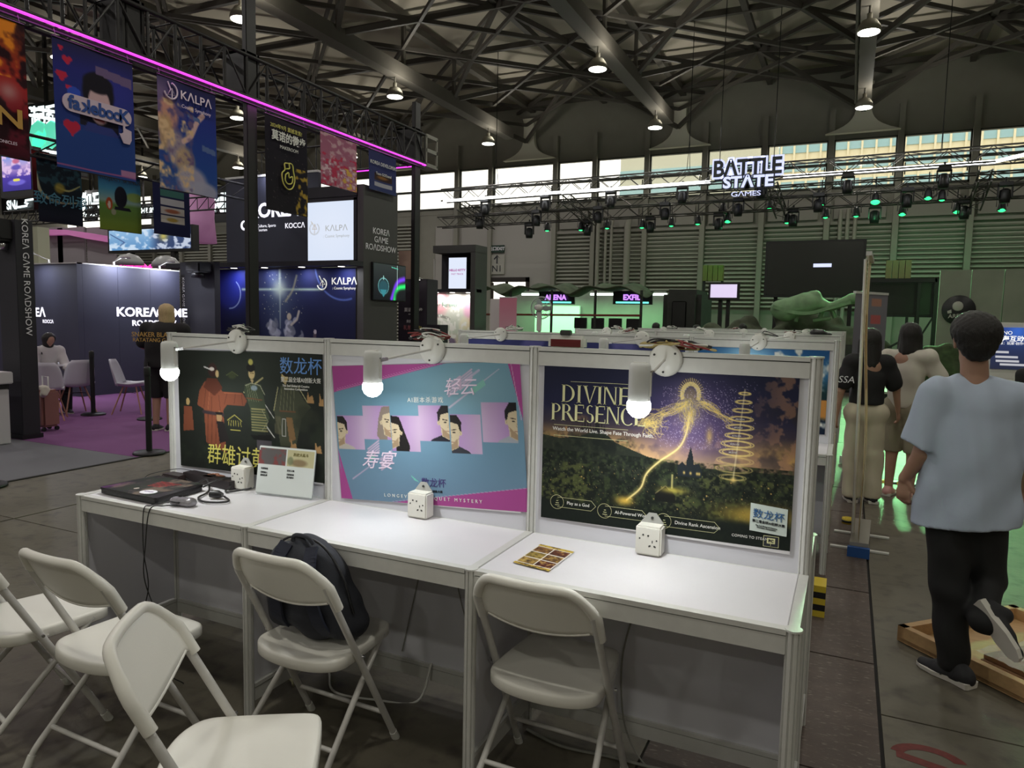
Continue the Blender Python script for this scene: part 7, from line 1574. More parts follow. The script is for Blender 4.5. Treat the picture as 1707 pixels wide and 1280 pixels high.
# ================================================================ middle distance: pastel booth, door signs, pull-ups, fan
MY = 16.
t = thing('booth_tower', 'smaller dark booth tower with a bright screen and downlights, in the middle distance', 'booth', (-9.6, MY, 0))
a = ay(735, 398, MY); b = ay(800, 412, MY)
MB().box((-10.95, MY-.1, 3.45), (-9.55, MY+.62, 3.66)).box((-9.7, MY-.1, 0), (-9.55, MY+.62, 3.46)).build('frame', M_dkgrey, t); MB().box((-10.95, MY+.4, 2.35), (-9.7, MY+.6, 3.46)).build('screen_back', M_booth_black, t)
cv = Canvas(40, 64, (226, 234, 252)); MB().box((-10.52, MY+.06, 2.42), (-9.90, MY+.14, 3.34)).build('screen', M_black, t); sheet(cv, (-10.50, MY+.05, 3.32), (-9.92, MY+.05, 3.32), (-10.50, MY+.05, 2.44), P_back, 'screen_picture', t)
M_mg = mat('ink_magenta_lit', rgb(190, 50, 160), .5, emit=rgb(190, 50, 160), estr=.5); text('HELLO KITTY', .088, M_mg, (-10.21, MY+.04, 2.96), (1, 0, 0), (0, 0, 1), t, bold=.03); text('FAST TRACK', .07, M_mg, (-10.21, MY+.04, 2.85), (1, 0, 0), (0, 0, 1), t)
MB().box((-12.0, MY, 2.33), (-9.55, MY+.3, 2.42)).build('beam', M_booth_black, t)
pw = thing('poster_wall', 'pastel pink and mint poster wall with a ribbon and soft shapes, under three downlights', 'poster', (-10.7, MY+.3, 0))
MB().box((-11.6, MY+.32, .02), (-9.72, MY+.4, 2.33)).build('panel', M_white, pw)
cv = Canvas(110, 120, (214, 206, 200)); cv.vgrad([(0, (222, 214, 206)), (.5, (206, 216, 196)), (.75, (230, 180, 180)), (1, (226, 150, 160))])
for (x, y, r_, c_) in ((.9, .25, .12, (232, 170, 200)), (.95, .5, .14, (240, 190, 120)), (.8, .45, .1, (236, 230, 200)), (.85, .75, .2, (206, 216, 170)), (1, .2, .08, (150, 210, 190)), (.3, .1, .2, (230, 160, 170)), (.4, .75, .10, (226, 214, 90)), (.1, .75, .09, (240, 200, 210)), (.24, .72, .08, (236, 226, 230)), (.57, .7, .07, (110, 96, 130))): cv.ell(x, y, r_, r_*1.2, c_, .8, .5)
cv.line(spline([(.08, .36), (.3, .32), (.52, .36)], 6), .02, (150, 150, 140)); nz = vnoise(120, 110, 7, 41, 3); cv.mix(np.clip(nz-.58, 0, 1)*5, (240, 240, 230))
sheet(cv, (-11.6, MY+.315, 2.33), (-9.72, MY+.315, 2.33), (-11.6, MY+.315, .02), P_print, 'print', pw); text('Together Forever', .17, mat('ink_mint', rgb(120, 160, 140), .6), (-10.95, MY+.30, 1.98), (1, 0, 0), (0, 0, 1), pw)
for px_ in (728, 755, 782): q = ay(px_, 478, MY+.15); MB().cyl((q[0], MY+.12, 2.32), .075, .012, 16).build('downlight', M_spot, t); area_light('downlight', (q[0], MY+.12, 2.30), .1, 6, (1, .98, .95))
q = ay(727, 444, MY-2); MB().tube([(-11.02, MY+.1, 2.4), (-11.02, MY+.1, 3.3)], .02, 6).build('lamp_stem', M_alu, t)
# black column with the Chinese lettering
CYc = 12.6
kx0, kx1 = ay(664, 470, CYc)[0], ay(712, 470, CYc)[0]
t = thing('advert_column', 'black advertising column with white and yellow Chinese lettering right of the tower', 'column', ((kx0+kx1)/2, CYc, 0))
ztop = ay(690, 465, CYc)[2]; MB().bbox((kx0, CYc, 0), (kx1, CYc+.5, ztop), .01).build('body', mat('column_black_print', rgb(52, 46, 56), .6), t)
kc = (kx0+kx1)/2
q = ay(692, 493, CYc-.01); MB().box((q[0]-.06, CYc-.02, ay(692, 507, CYc)[2]), (q[0]+.06, CYc, ay(692, 479, CYc)[2])).build('small_screen', mat('small_screen', (.8, .4, .6), .4, emit=rgb(216, 150, 180), estr=.9), t)
text('莫诺的微步', .105, M_inkw, (kc+.03, CYc-.005, ay(690, 517, CYc)[2]), (1, 0, 0), (0, 0, 1), t, bold=.02); text('MAKEROOM', .05, M_inkw, (kc+.03, CYc-.005, ay(690, 524, CYc)[2]), (1, 0, 0), (0, 0, 1), t)
text('来都来了', .085, M_inkw, (kc, CYc-.005, ay(690, 536, CYc)[2]), (1, 0, 0), (0, 0, 1), t, bold=.01); text('礼物', .125, mat('ink_rose', rgb(190, 120, 120), .5), (kc-.13, CYc-.005, ay(690, 547, CYc)[2]), (1, 0, 0), (0, 0, 1), t, bold=.02); text('带走!', .125, M_inky, (kc+.13, CYc-.005, ay(690, 547, CYc)[2]), (1, 0, 0), (0, 0, 1), t, bold=.02)
text('STEAM\nNEXT FEST', .05, M_inkw, (kc+.03, CYc-.005, ay(690, 562, CYc)[2]), (1, 0, 0), (0, 0, 1), t)
for s_ in (-.25, .25): MB().lathe([(.05, .0), (.06, -.05)], (kc+s_, CYc-.15, ztop+.02), 12).build('spot_head', M_alu, t); MB().cyl((kc+s_, CYc-.15, ztop-.035), .05, .006, 12).build('spot_lens', M_spot, t); MB().tube([(kc+s_, CYc-.15, ztop+.03), (kc+s_, CYc+.05, ztop)], .008, 6).build('spot_arm', M_alu, t)
t = thing('display_stand', 'small black display stand beside the advertising column', 'stand', (kx1+.3, CYc, 0)); MB().bbox((kx1+.05, CYc-.1, 0), (kx1+.42, CYc+.3, ay(720, 541, CYc)[2]), .01).build('body', M_booth_black, t)
tag(MB().bbox((ay(664, 420, 13.6)[0], 13.6, 0), (ay(686, 420, 13.6)[0], 13.9, ay(675, 418, 13.6)[2]), .02).build('beige_panel', mat('beige_panel', rgb(178, 152, 130), .6)), 'beige angular panel behind the tall tower', 'panel')
# exit signs on the light wall
t = thing('exit_sign', 'dark green exit sign above the number panel on the light wall', 'sign', ay(829, 415, 27.85)); q = ay(829, 415, 27.85)
MB().bbox((q[0]-.36, 27.8, q[2]-.17), (q[0]+.36, 27.9, q[2]+.17), .01).build('box', mat('sign_green', rgb(34, 60, 48), .4), t); text('出口EXIT', .20, M_letter, (q[0], 27.79, q[2]), (1, 0, 0), (0, 0, 1), t, bold=.03)
t = thing('direction_sign', 'grey door number panel with an arrow on the light wall', 'sign', ay(829, 441, 27.85)); q = ay(829, 441, 27.85); MB().bbox((q[0]-.38, 27.82, q[2]-.45), (q[0]+.38, 27.9, q[2]+.45), .01).build('panel', mat('sign_grey', rgb(176, 174, 164), .5), t)
text('↑', .5, M_inkd, (q[0], 27.81, q[2]+.2), (1, 0, 0), (0, 0, 1), t, bold=.02); text('N1', .42, M_inkd, (q[0], 27.81, q[2]-.2), (1, 0, 0), (0, 0, 1), t)
# pink pull-up banner and a white one
RY = 13.5
t = thing('pull_up_banner', 'pink pull-up banner left of the pedestal fan', 'banner', ay(845, 520, RY)); x0, x1 = ay(833, 500, RY)[0], ay(862, 500, RY)[0]; z1 = ay(848, 496, RY)[2]
MB().bbox((x0, RY-.06, 0), (x1, RY+.06, .08), .01).build('base', M_alu, t); MB().tube([(x0, RY, z1), (x1, RY, z1)], .015, 8).build('top_bar', M_alu, t); MB().cyl(((x0+x1)/2, RY+.03, .05), .01, z1-.05, 8).build('pole', M_alu, t)
cv = Canvas(30, 90, (220, 150, 165)); cv.vgrad([(0, (222, 140, 160)), (.5, (224, 190, 196)), (1, (230, 150, 160))]); cv.ell(.6, 2.1, .3, .3, (214, 190, 110), .8, .6); cv.ell(.4, 1.4, .3, .1, (206, 170, 180), .8, .6); cv.ell(.3, 2.2, .2, .2, (190, 70, 80), .7, .6)
sheet(cv, (x0, RY-.01, z1), (x1, RY-.01, z1), (x0, RY-.01, .08), P_print, 'print', t)
t = thing('white_cabinet', 'plain white cabinet panel left of the pink pull-up banner', 'cabinet', ay(825, 520, RY+.4)); MB().bbox((ay(817, 500, RY+.4)[0], RY+.4, 0), (ay(833, 500, RY+.4)[0], RY+.9, ay(825, 498, RY+.4)[2]), .01).build('body', M_cream, t)
# pedestal fan with its grille towards the desks
FYn = 9.9; fc = ay(900, 513, FYn)
t = thing('pedestal_fan', 'pale grey pedestal fan seen from behind over the second desk row', 'fan', (fc[0], FYn, 0))
MB().lathe([(.22, 0), (.22, .03), (.05, .06), (.03, .08)], (fc[0], FYn, 0), 24).build('base', M_cream, t); MB().cyl((fc[0], FYn, .05), .022, fc[2]-.2, 12).build('pole', M_cream, t)
g = MB()
for r_ in (.05, .1, .15, .19): g.tube([(fc[0]+r_*math.cos(a), FYn+.06-.10*math.sqrt(max(0, 1-(r_/.2)**2)), fc[2]+r_*math.sin(a)) for a in np.linspace(0, 2*PI, 25)], .003, 5, False)
for i in range(36): a = 2*PI*i/36; g.tube([(fc[0]+r_*math.cos(a), FYn+.06-.10*math.sqrt(max(0, 1-(r_/.2)**2)), fc[2]+r_*math.sin(a)) for r_ in (.03, .08, .13, .17, .198)], .0025, 4, False)
g.tube([(fc[0]+.2*math.cos(a), FYn+.06, fc[2]+.2*math.sin(a)) for a in np.linspace(0, 2*PI, 33)], .009, 6, False)
o = g.build('guard', mat('fan_guard', rgb(176, 182, 180), .4), t); o['kind'] = 'stuff'
for i in range(3): a = 2*PI*i/3; MB().prism([(0, -.02), (.08, -.06), (.17, -.04), (.17, .03), (.08, .045), (0, .02)], (fc[0], FYn+.06, fc[2]), (math.cos(a), .15, math.sin(a)), (-math.sin(a), 0, math.cos(a)), .003).build('blade', mat('fan_blade', rgb(170, 180, 182), .4), t)
MB().lathe([(.05, 0), (.06, -.06), (.055, -.16), (.03, -.18)], (fc[0], FYn+.04, fc[2]), 20, 'y').build('motor_housing', M_cream, t); MB().bbox((fc[0]-.035, FYn-.06, fc[2]-.42), (fc[0]+.035, FYn+.02, fc[2]-.08), .008).build('neck', M_cream, t)

# ================================================================ overhead stage rig on the right
def box_truss(p0, p1, w_, label, name='stage_truss', m=M_stagetruss, step=.5, hangers=True):
    p0, p1 = V(*p0), V(*p1); d = p1-p0; L = np.linalg.norm(d); d /= L; s = np.cross(d, [0, 0, 1]); s /= np.linalg.norm(s); u = V(0, 0, 1)
    t = thing(name, label, 'truss', (p0+p1)/2, 'stage trusses over the right-hand booths'); c = []
    for a in (-1, 1):
        for b in (-1, 1): q = s*a*w_/2+u*b*w_/2; c.append(q); MB().tube([tuple(p0+q), tuple(p1+q)], .025, 6).build('chord', m, t)
    mm = MB(); n = int(L/step)
    for i in range(n):
        a, b = p0+d*L*i/n, p0+d*L*(i+1)/n
        for j, (q, r_) in enumerate(((c[0], c[1]), (c[2], c[3]), (c[0], c[2]), (c[1], c[3]))): mm.tube([tuple(a+(q if i % 2 else r_)), tuple(b+(r_ if i % 2 else q))], .012, 4, False)
    o = mm.build('lattice', m, t); o['kind'] = 'stuff'
    if hangers:
        for k in (.12, .5, .88): q = p0+d*L*k; MB().tube([tuple(q+s*w_/2+u*w_/2), (q[0], q[1], q[2]+1.2), tuple(q-s*w_/2+u*w_/2)], .010, 5).build('sling', M_blackmetal, t); MB().tube([(q[0], q[1], q[2]+1.2), (q[0], q[1], ROOFZ)], .012, 5).build('chain', M_blackmetal, t)
    return t
ZF = 6.0
tA = box_truss((-14.0, 21.6, ZF+.15), (4.3, 21.2, ZF+.25), .42, 'front stage truss carrying the white light line')
for (x0, x1, z0) in ((740, 934, None), (936, 1184, None), (1306, 1655, None)):
    a, b = ay(x0, 333-(x0-740)*.072+2, 21.2), ay(x1, 333-(x1-740)*.0705+1, 21.2)
    MB().tube([tuple(a), tuple(b)], .045, 8).build('white_light_tube', M_ledwhite, tA)
a, b = ay(1655, 270, 21.2), ay(1707, 258, 20.0); MB().tube([tuple(a), tuple(b)], .045, 8).build('white_light_tube', M_ledwhite, tA)
ZB_ = 5.05
tB = box_truss((-15.5, 23.8, ZB_+.45), (8.5, 23.4, ZB_+.62), .40, 'rear stage truss with the green stage lights', hangers=False)
tC = box_truss((-13.5, 22.8, 5.75), (8.5, 22.4, 5.85), .35, 'middle stage truss crowded with dark stage lights', hangers=False)
for k, (xa, lab) in enumerate(((-13.2, 'cross truss at the left end of the stage rig'), (-9.0, 'cross truss left of the white game sign'), (-2.3, 'cross truss below the white game sign'), (3.2, 'cross truss at the right end of the stage rig'))):
    box_truss((xa, 21.4, 5.75), (xa+.1, 23.8, 5.3), .3, lab, hangers=False, step=.35)
M_greenl = mat('green_lens', (.05, .9, .3), .3, emit=(.03, 1, .22), estr=2.6)
def moving_head(x, y, z, label, green=0, s=1.):
    t = thing('stage_light', label, 'lamp', (x, y, z), 'stage lights hanging from the stage trusses')
    MB().bbox((x-.14*s, y-.12*s, z-.10*s), (x+.14*s, y+.12*s, z), .01).build('base', M_black, t); 
    m = MB().box((x-.16*s, y-.05*s, z-.38*s), (x-.13*s, y+.05*s, z-.08*s)).box((x+.13*s, y-.05*s, z-.38*s), (x+.16*s, y+.05*s, z-.08*s)); m.box((x-.16*s, y-.05*s, z-.11*s), (x+.16*s, y+.05*s, z-.08*s)); m.build('yoke', M_black, t); MB().cyl((x, y, z-.01), .03, .14, 8).build('clamp', M_blackmetal, t)
    MB().lathe([(.06*s, .14*s), (.115*s, .10*s), (.125*s, -.10*s), (.11*s, -.20*s)], (x, y, z-.30*s), 16).build('head', M_black, t)
    if green: MB().cyl((x, y, z-.515*s), .085*s, .02, 14).build('lens', M_greenl, t)
    return t
heads = [(-13.0+.80*i, (22.62-.02*i, 21.55-.02*i, 23.75-.015*i)[i % 3], (5.60+.004*i, 5.93+.004*i, 5.31+.006*i)[i % 3]) for i in range(26)]
hk = [0, 0, 0]
for i, (x, y, z) in enumerate(heads):
    hk[i % 3] += 1; moving_head(x, y, z, 'dark moving-head stage light on the %s stage truss, %s from its left end' % (('middle', 'front', 'rear')[i % 3], ORD[hk[i % 3]]), 0, 1.15)
GREEN = [(912, 384, 0), (968, 383, 0), (1012, 380, 0), (1070, 379, 0), (1119, 376, 0), (1163, 373, 0), (1213, 369, 1), (1312, 371, 0), (1369, 341, 0), (1376, 362, 0), (1427, 360, 0), (1459, 337, 2), (1504, 357, 1), (1547, 330, 1), (1570, 333, 0), (1595, 353, 1), (1670, 350, 1), (1283, 347, 0), (1205, 352, 0)]
ordw = ['%s green stage light of the rear truss' % w_ for w_ in ('first', 'second', 'third', 'fourth', 'fifth', 'sixth', 'seventh', 'eighth', 'ninth', 'tenth', 'eleventh', 'twelfth', 'thirteenth', 'fourteenth', 'fifteenth', 'sixteenth', 'seventeenth')]
for i, (px_, py_, br) in enumerate(GREEN):
    q = ay(px_, py_, 23.6 if py_ > 345 else 22.3); x, y, z = q
    t = thing('green_stage_light', 'green par stage light hanging at the rig, counted %s from the left' % ('1st', '2nd', '3rd', '4th', '5th', '6th', '8th', '10th', '11th', '12th', '13th', '14th', '15th', '16th', '17th', '18th', '19th', '9th', '7th')[i], 'lamp', (x, y, z), 'green stage lights on the rig')
    MB().lathe([(.05, .30), (.09, .22), (.12, .03), (.125, -.01)], (x, y+.03, z), 16).build('can', M_black, t); MB().tube([(x-.14, y+.03, z+.1), (x-.13, y+.03, z+.42), (x+.13, y+.03, z+.42), (x+.14, y+.03, z+.1)], .012, 6).build('yoke', M_black, t)
    MB().tube([(x, y+.03, z+.42), (x, y+.03, z+.75)], .015, 6).build('clamp', M_blackmetal, t); MB().sphere((x, y+.0, z-.0), .075+.025*br, 12, 8, (1, 1, .6)).build('lens', M_greenl, t)
    if br:
        o = area_light('green_stage_beam', (x, y-.1, z-.2), .25, 9+8*br, (.12, 1, .35)); o.rotation_euler = (.25, 0, 0)
# green wash on the set behind and the aisle floor
for (x, y, z, p, rx, ry) in ((-5.5, 21., 4.9, 16, .1, 0), (-1.0, 20.5, 4.9, 20, .1, 0), (-9, 21., 4.9, 9, .1, 0), (1.2, 20.5, 5.0, 30, -.55, 0)):
    o = area_light('green_wash', (x, y, z), .4, p, (.15, 1, .35)); o.rotation_euler = (rx, ry, 0)
o = area_light('green_aisle_beam', (1.0, 19.5, 5.2), 1.0, 150, (.35, 1, .40)); o.data.spread = 1.1; dv = Vector((.9, 8.2, 0))-Vector((1.0, 19.5, 5.2)); o.rotation_euler = dv.to_track_quat('-Z', 'Y').to_euler()
# white game sign hung on the front truss
t = thing('hanging_sign', 'hanging white outlined game sign in two stacked blocky words, on the stage rig', 'sign', ay(1245, 295, 20.7)); SG = 20.7
M_sgw = mat('sign_lilac_white', (.8, .82, 1), .4, emit=rgb(196, 204, 248), estr=1.05); M_sgd = mat('sign_dark_face', rgb(70, 74, 82), .5)
def blk(word, px_, py_, hgt, wd, mF, mO, off, sx, o2=.0):
    q = ay(px_, py_, SG); ex = (1, 0, .0); text(word, hgt, mO, q+V(0, .02, 0), ex, (0, 0, 1), t, off=off, sx=sx, ext=.012, spacing=.93, name='letter_outline'); 
    if mF: text(word, hgt, mF, q-V(0, .02, 0), ex, (0, 0, 1), t, off=off*.25, sx=sx, ext=.015, spacing=.93, name='letter_face')
blk('BΛTTLE', 1245, 280, .66, 1, M_sgd, M_sgw, .075, .92)
for s_, hh_, mm_, of_, dy_ in (('STΛTE', .46, M_sgd, .05, -.05), ('STΛTE', .46, M_sgw, .015, -.075)): text(s_, hh_, mm_, ay(1247, 304, SG)+V(0, dy_, 0), (1, 0, 0), (0, 0, 1), t, off=of_, sx=1.1, ext=.012, name='letter_face')
blk('GΛMES', 1243, 323, .20, 1, None, M_sgw, .0, 1.45)
for px_ in (1200, 1290): q = ay(px_, 268, SG); MB().tube([(q[0], SG, q[2]), (q[0], SG, ROOFZ)], .012, 6).build('wire', M_blackmetal, t)
MB().box((ay(1190, 300, SG)[0], SG+.1, 5.95), (ay(1300, 300, SG)[0], SG+.16, 6.05)).build('support_bar', M_blackmetal, t)

# ================================================================ the green-lit set behind the desk rows
M_camo = mat('camouflage_dark', rgb(74, 80, 62), .9, noise=.5, nscale=3, bump=.6, bscale=6); M_setg = mat('set_grey_green', rgb(150, 156, 146), .75, noise=.1, nscale=2); M_setd = mat('set_dark', rgb(52, 54, 50), .8, noise=.15, nscale=3)
# tented camouflage canopy with a lit counter behind
GY = 19.
t = thing('canopy_booth', 'green-lit booth under a sagging camouflage canopy, behind the pedestal fan', 'booth', (-6.5, GY, 0))
x0, x1 = ay(820, 500, GY)[0], ay(1090, 500, GY)[0]; m = MB(); m.smooth = True; g = []; nu, nv = 36, 6; zt = ay(960, 487, GY)[2]
for j in range(nv+1):
    for i in range(nu+1): u_, v_ = i/nu, j/nv; g.append((x0+(x1-x0)*u_, GY-1.5*v_, zt+.12*math.sin(u_*PI*5)**2-.15*v_+.18*abs(math.cos(u_*PI*2.5))-.12*math.sin(v_*PI)))
m.add(g, [(j*(nu+1)+i, j*(nu+1)+i+1, (j+1)*(nu+1)+i+1, (j+1)*(nu+1)+i) for j in range(nv) for i in range(nu)]); o = m.build('canopy', M_camo, t); s = o.modifiers.new('s', 'SOLIDIFY'); s.thickness = .03
MB().box((x0, GY+1.5, 0), (x1, GY+1.6, zt+.1)).build('back_wall', M_setg, t)
for i in range(5): xx = x0+(x1-x0)*i/4; MB().cyl((xx, GY-1.4, 0), .04, zt, 8).build('tent_pole', M_setd, t)
for px_, w_ in ((890, .5), (945, .35), (1018, .8), (1084, .65)): q = ay(px_, 491, GY+.6); MB().box((q[0]-w_*.8, GY+.5, q[2]-.03), (q[0]+w_*.8, GY+.6, q[2]+.04)).build('tube_lamp', mat('tube_lamp_glow', (1, 1, 1), .4, emit=(.8, 1, .85), estr=3.), t); area_light('tube_lamp_light', (q[0], GY+.4, q[2]-.1), .5, 26, (.40, 1, .45), shape='RECTANGLE', size_y=.2)
for px_, s_ in ((926, 'ARENA'), (1053, 'EXFIL')): q = ay(px_, 496, GY-.2); text(s_, .22, mat('violet_neon', (.6, .2, 1), .4, emit=(.55, .25, 1), estr=1.6), q, (1, 0, 0), (0, 0, 1), t, bold=.04); MB().box((q[0]-.6, GY-.12, q[2]-.2), (q[0]+.6, GY-.05, q[2]+.2)).build('sign_backing', M_black, t); MB().box((q[0]-.5, GY-.15, q[2]-.17), (q[0]+.5, GY-.13, q[2]-.12)).build('sign_underline', mat('cyan_neon', (.2, 1, .9), .4, emit=(.2, 1, .8), estr=1.3), t)
MB().bbox((x0+1.2, GY-.5, 0), (x0+3.2, GY, 1.2), .02).bbox((x0+4.2, GY-.6, 0), (x1-.8, GY, 1.35), .02).build('counter', M_setg, t)
q0, q1, q2 = ay(876, 508, GY+.5), ay(952, 508, GY+.5), ay(876, 536, GY+.5); MB().box((q0[0], GY+1.3, 1.0), (q1[0], GY+1.4, q0[2])).build('lit_panel', mat('lit_panel', (.7, 1, .8), .4, emit=rgb(150, 190, 160), estr=.5), t)
MB().tube([(x0, GY-1.42, zt-.75), (x1, GY-1.42, zt-.7)], .03, 6).build('red_rope', mat('red_rail', rgb(130, 50, 40), .6), t)
for i in range(4): xx = x0+3.+i*.55; MB().bbox((xx, GY-.3, 1.35), (xx+.4, GY-.22, 1.68), .01).build('monitor', M_black, t)
# vehicle-like dark mass and crate stack right of the canopy
t = thing('dark_van', 'dark camouflaged vehicle body standing right of the green canopy', 'vehicle', (-3.7, 19.5, 0)); x0, x1 = ay(1104, 500, 19.)[0], ay(1168, 500, 19.)[0]; zt = ay(1130, 482, 19.)[2]
MB().bbox((x0, 19.0, .5), (x1, 21, zt), .15).build('body', M_setd, t); MB().bbox((x0+.3, 18.96, 1.4), (x1-.4, 19.0, zt-.35), .02).build('windscreen', M_screen_off, t); MB().bbox((x0+.1, 18.85, .45), (x1-.1, 19.0, .75), .03).build('bumper', M_black, t)
for xx in (x0+.35, x1-.35): MB().cyl((xx-.13, 19.6, .42), .42, .26, 20, (1, 0, 0)).build('wheel', M_black, t)
# long green figure-like prop: helmeted reclining form over a curved hull
M_greenprop = mat('green_prop_paint', rgb(120, 150, 112), .6, noise=.3, nscale=4, bump=.3, bscale=20)
PY2 = 16.5
def pp(x, y, Y=PY2): q = ay(x, y, Y); return (q[0], Y, q[2])
t = thing('set_sculpture', 'large green-lit reclining sculpture with a curved hull, right of the white-lilac screen', 'sculpture', (.2, PY2, 0))
blend_mesh('figure', [(pp(1300, 515), pp(1345, 508), .22, .26, None, .1), (pp(1352, 500), pp(1360, 492), .18, .12, None, .08), (pp(1362, 505), pp(1385, 512), .17, .09, None, .1), (pp(1385, 512), pp(1420, 498), .10, .12, None, .06), (pp(1420, 498), pp(1440, 494), .12, .14, None, .05), (pp(1310, 520), pp(1340, 500), .24, .16, None, .1), (pp(1345, 498), pp(1352, 488), .10, .05, None, .05)], .035, M_greenprop, t)
m = MB(); p = spline([pp(1290, 511), pp(1320, 520), pp(1350, 522), pp(1385, 513), pp(1418, 504)], 6)
for i in range(len(p)-1): m.bar(p[i], p[i+1], .5, .08)
m.build('hull', M_greenprop, t)
for (a, b) in (((1330, 521), (1326, 536)), ((1385, 513), (1392, 530)), ((1372, 516), (1366, 532)), ((1355, 534), (1385, 530))): MB().tube([pp(*a), pp(*b)], .05, 8).build('strut', M_greenprop, t)
MB().bbox((pp(1295, 530)[0], PY2+.3, 0), (pp(1440, 530)[0], PY2+1.5, 1.15), .05).build('plinth', M_setd, t)
# dark bushes / camouflage heap to its left
t = thing('camouflage_heap', 'dark heap of camouflage netting below the white-lilac screen', 'netting', (-1.6, 17.4, 0)); R = np.random.RandomState(9); pr = []
for i in range(26): x_ = -3.4+4.2*R.rand(); z_ = .8+1.1*R.rand()*(1-abs(x_+1.4)/3.6); pr.append(((x_, 17.3+.6*R.rand(), z_), (x_+.3*R.randn(), 17.4, z_*.9), .25+.15*R.rand(), .25, None, .12))
pr.append(((-3.2, 17.6, .7), (.4, 17.6, .8), .7, .7, None, .2)); blend_mesh('netting', pr, .06, M_camo, t, fold=lambda X, Y, Z: .04*np.sin(X*9)*np.sin(Z*11+Y*5))
# screens on the set
def set_screen(px0, px1, py0, py1, Y_, label, m, bar=None, pict=None, z0=0.):
    a, b = ay(px0, py0, Y_), ay(px1, py1, Y_); ztop, zbot = ay((px0+px1)/2, py0, Y_)[2], ay((px0+px1)/2, py1, Y_)[2]
    t = thing('led_screen', label, 'screen', ((a[0]+b[0])/2, Y_, z0)); MB().bbox((a[0]-.06, Y_, zbot-.06), (b[0]+.06, Y_+.15, ztop+.06), .01).build('frame', M_black, t); MB().box((a[0], Y_-.01, zbot), (b[0], Y_, ztop)).build('display', m, t)
    for xx in (a[0]+.2, b[0]-.3): MB().box((xx, Y_+.15, 0), (xx+.1, Y_+.25, ztop)).build('support', M_truss, t)
    if bar: q0, q1 = ay(bar[0], bar[1], Y_-.02), ay(bar[2], bar[3], Y_-.02); MB().box((q0[0], Y_-.03, q1[2]), (q1[0], Y_-.012, q0[2])).build('lit_bar', M_sgw, t)
    return t
set_screen(1281, 1435, 404, 492, 19.2, 'big dark LED screen with one small white bar, high on the right', M_screen_off, bar=(1356, 439.5, 1386, 445))
set_screen(1185, 1228, 474, 496, 18.6, 'small screen glowing pale lilac above the netting', mat('lilac_screen', (.8, .75, .95), .4, emit=rgb(206, 190, 226), estr=.95))
set_screen(1453, 1550, 472, 524, 17.5, 'dark LED screen right of the pull-up banner edge', M_screen_off)
tm = thing('screen_frame', 'thin truss frame around the dark screen right of the pull-up banner', 'frame', ay(1500, 470, 17.3)); a, b = ay(1450, 471, 17.2), ay(1562, 471, 17.2)
MB().bar((a[0], 17.2, a[2]+.05), (b[0], 17.2, a[2]+.05), .09, .09).bar((b[0], 17.2, 0), (b[0], 17.2, a[2]+.1), .09, .09).bar((b[0]-.35, 17.2, 0), (b[0]-.35, 17.2, a[2]), .06, .06).bar((b[0]-.35, 17.2, 1.2), (b[0], 17.2, 1.9), .04, .04).bar((b[0]-1.2, 17.2, .9), (b[0]-.3, 17.2, 1.5), .05, .05).build('frame', M_black, tm)
# grey hoarding with a round emblem, and far wall props
t = thing('hoarding', 'tall grey-green hoarding with a round black skull-like emblem', 'wall panel', ay(1590, 500, 15)); HY = 15.
x0, x1 = ay(1566, 480, HY)[0], ay(1790, 480, HY)[0]; zt = ay(1600, 450, HY)[2]; mh = mat('hoarding_grey', rgb(128, 132, 118), .8, noise=.12, nscale=2)
for k in range(4): MB().box((x0+(x1-x0)*k/4, HY, 0), (x0+(x1-x0)*(k+1)/4-.015, HY+.1, zt)).build('board', mh, t)
q = ay(1598, 517, HY-.02); MB().lathe([(.30, 0), (.29, -.012)], tuple(q), 28, 'y').build('emblem_disc', M_black, t)
MB().lathe([(.10, 0), (.09, -.008)], (q[0]-.02, HY-.035, q[2]+.08), 14, 'y').prism([(-.2, .0), (-.13, .03), (-.12, -.04), (-.19, -.05)], (q[0], HY-.035, q[2]-.02), (1, 0, 0), (0, 0, 1), .006).build('emblem_mark', mat('emblem_pale', rgb(170, 170, 160), .6), t); text('ARENA', .11, mat('emblem_pale', (1, 1, 1)), (q[0], HY-.045, q[2]-.12), (1, 0, .05), (0, 0, 1), t, bold=.02)
t = thing('wooden_crate', 'brown wooden crate hanging high on the louvred wall, left one', 'crate', ay(1185, 458, 24)); 
def crate(px0, px1, py0, py1, Y_, label, mm):
    a, b = ay(px0, py0, Y_), ay(px1, py1, Y_); t = thing('crate_panel', label, 'crate', a); n = 4
    for i in range(n): x_ = a[0]+(b[0]-a[0])*i/n; MB().box((x_, Y_, b[2]), (x_+(b[0]-a[0])/n-.02, Y_+.3, a[2])).build('plank', mm, t)
    MB().box((a[0], Y_+.1, 0), (a[0]+.08, Y_+.2, b[2])).box((b[0]-.08, Y_+.1, 0), (b[0], Y_+.2, b[2])).build('support', M_truss, t)
bpy.data.objects.remove(t)
crate(1172, 1205, 442, 468, 24, 'green-brown crate panel standing high in front of the louvred wall', mat('crate_olive', rgb(112, 104, 52), .7, noise=.15, nscale=6)); crate(1478, 1519, 434, 466, 24, 'rust-red crate panel above the dark screen', mat('crate_rust', rgb(118, 72, 56), .7, noise=.15, nscale=6))
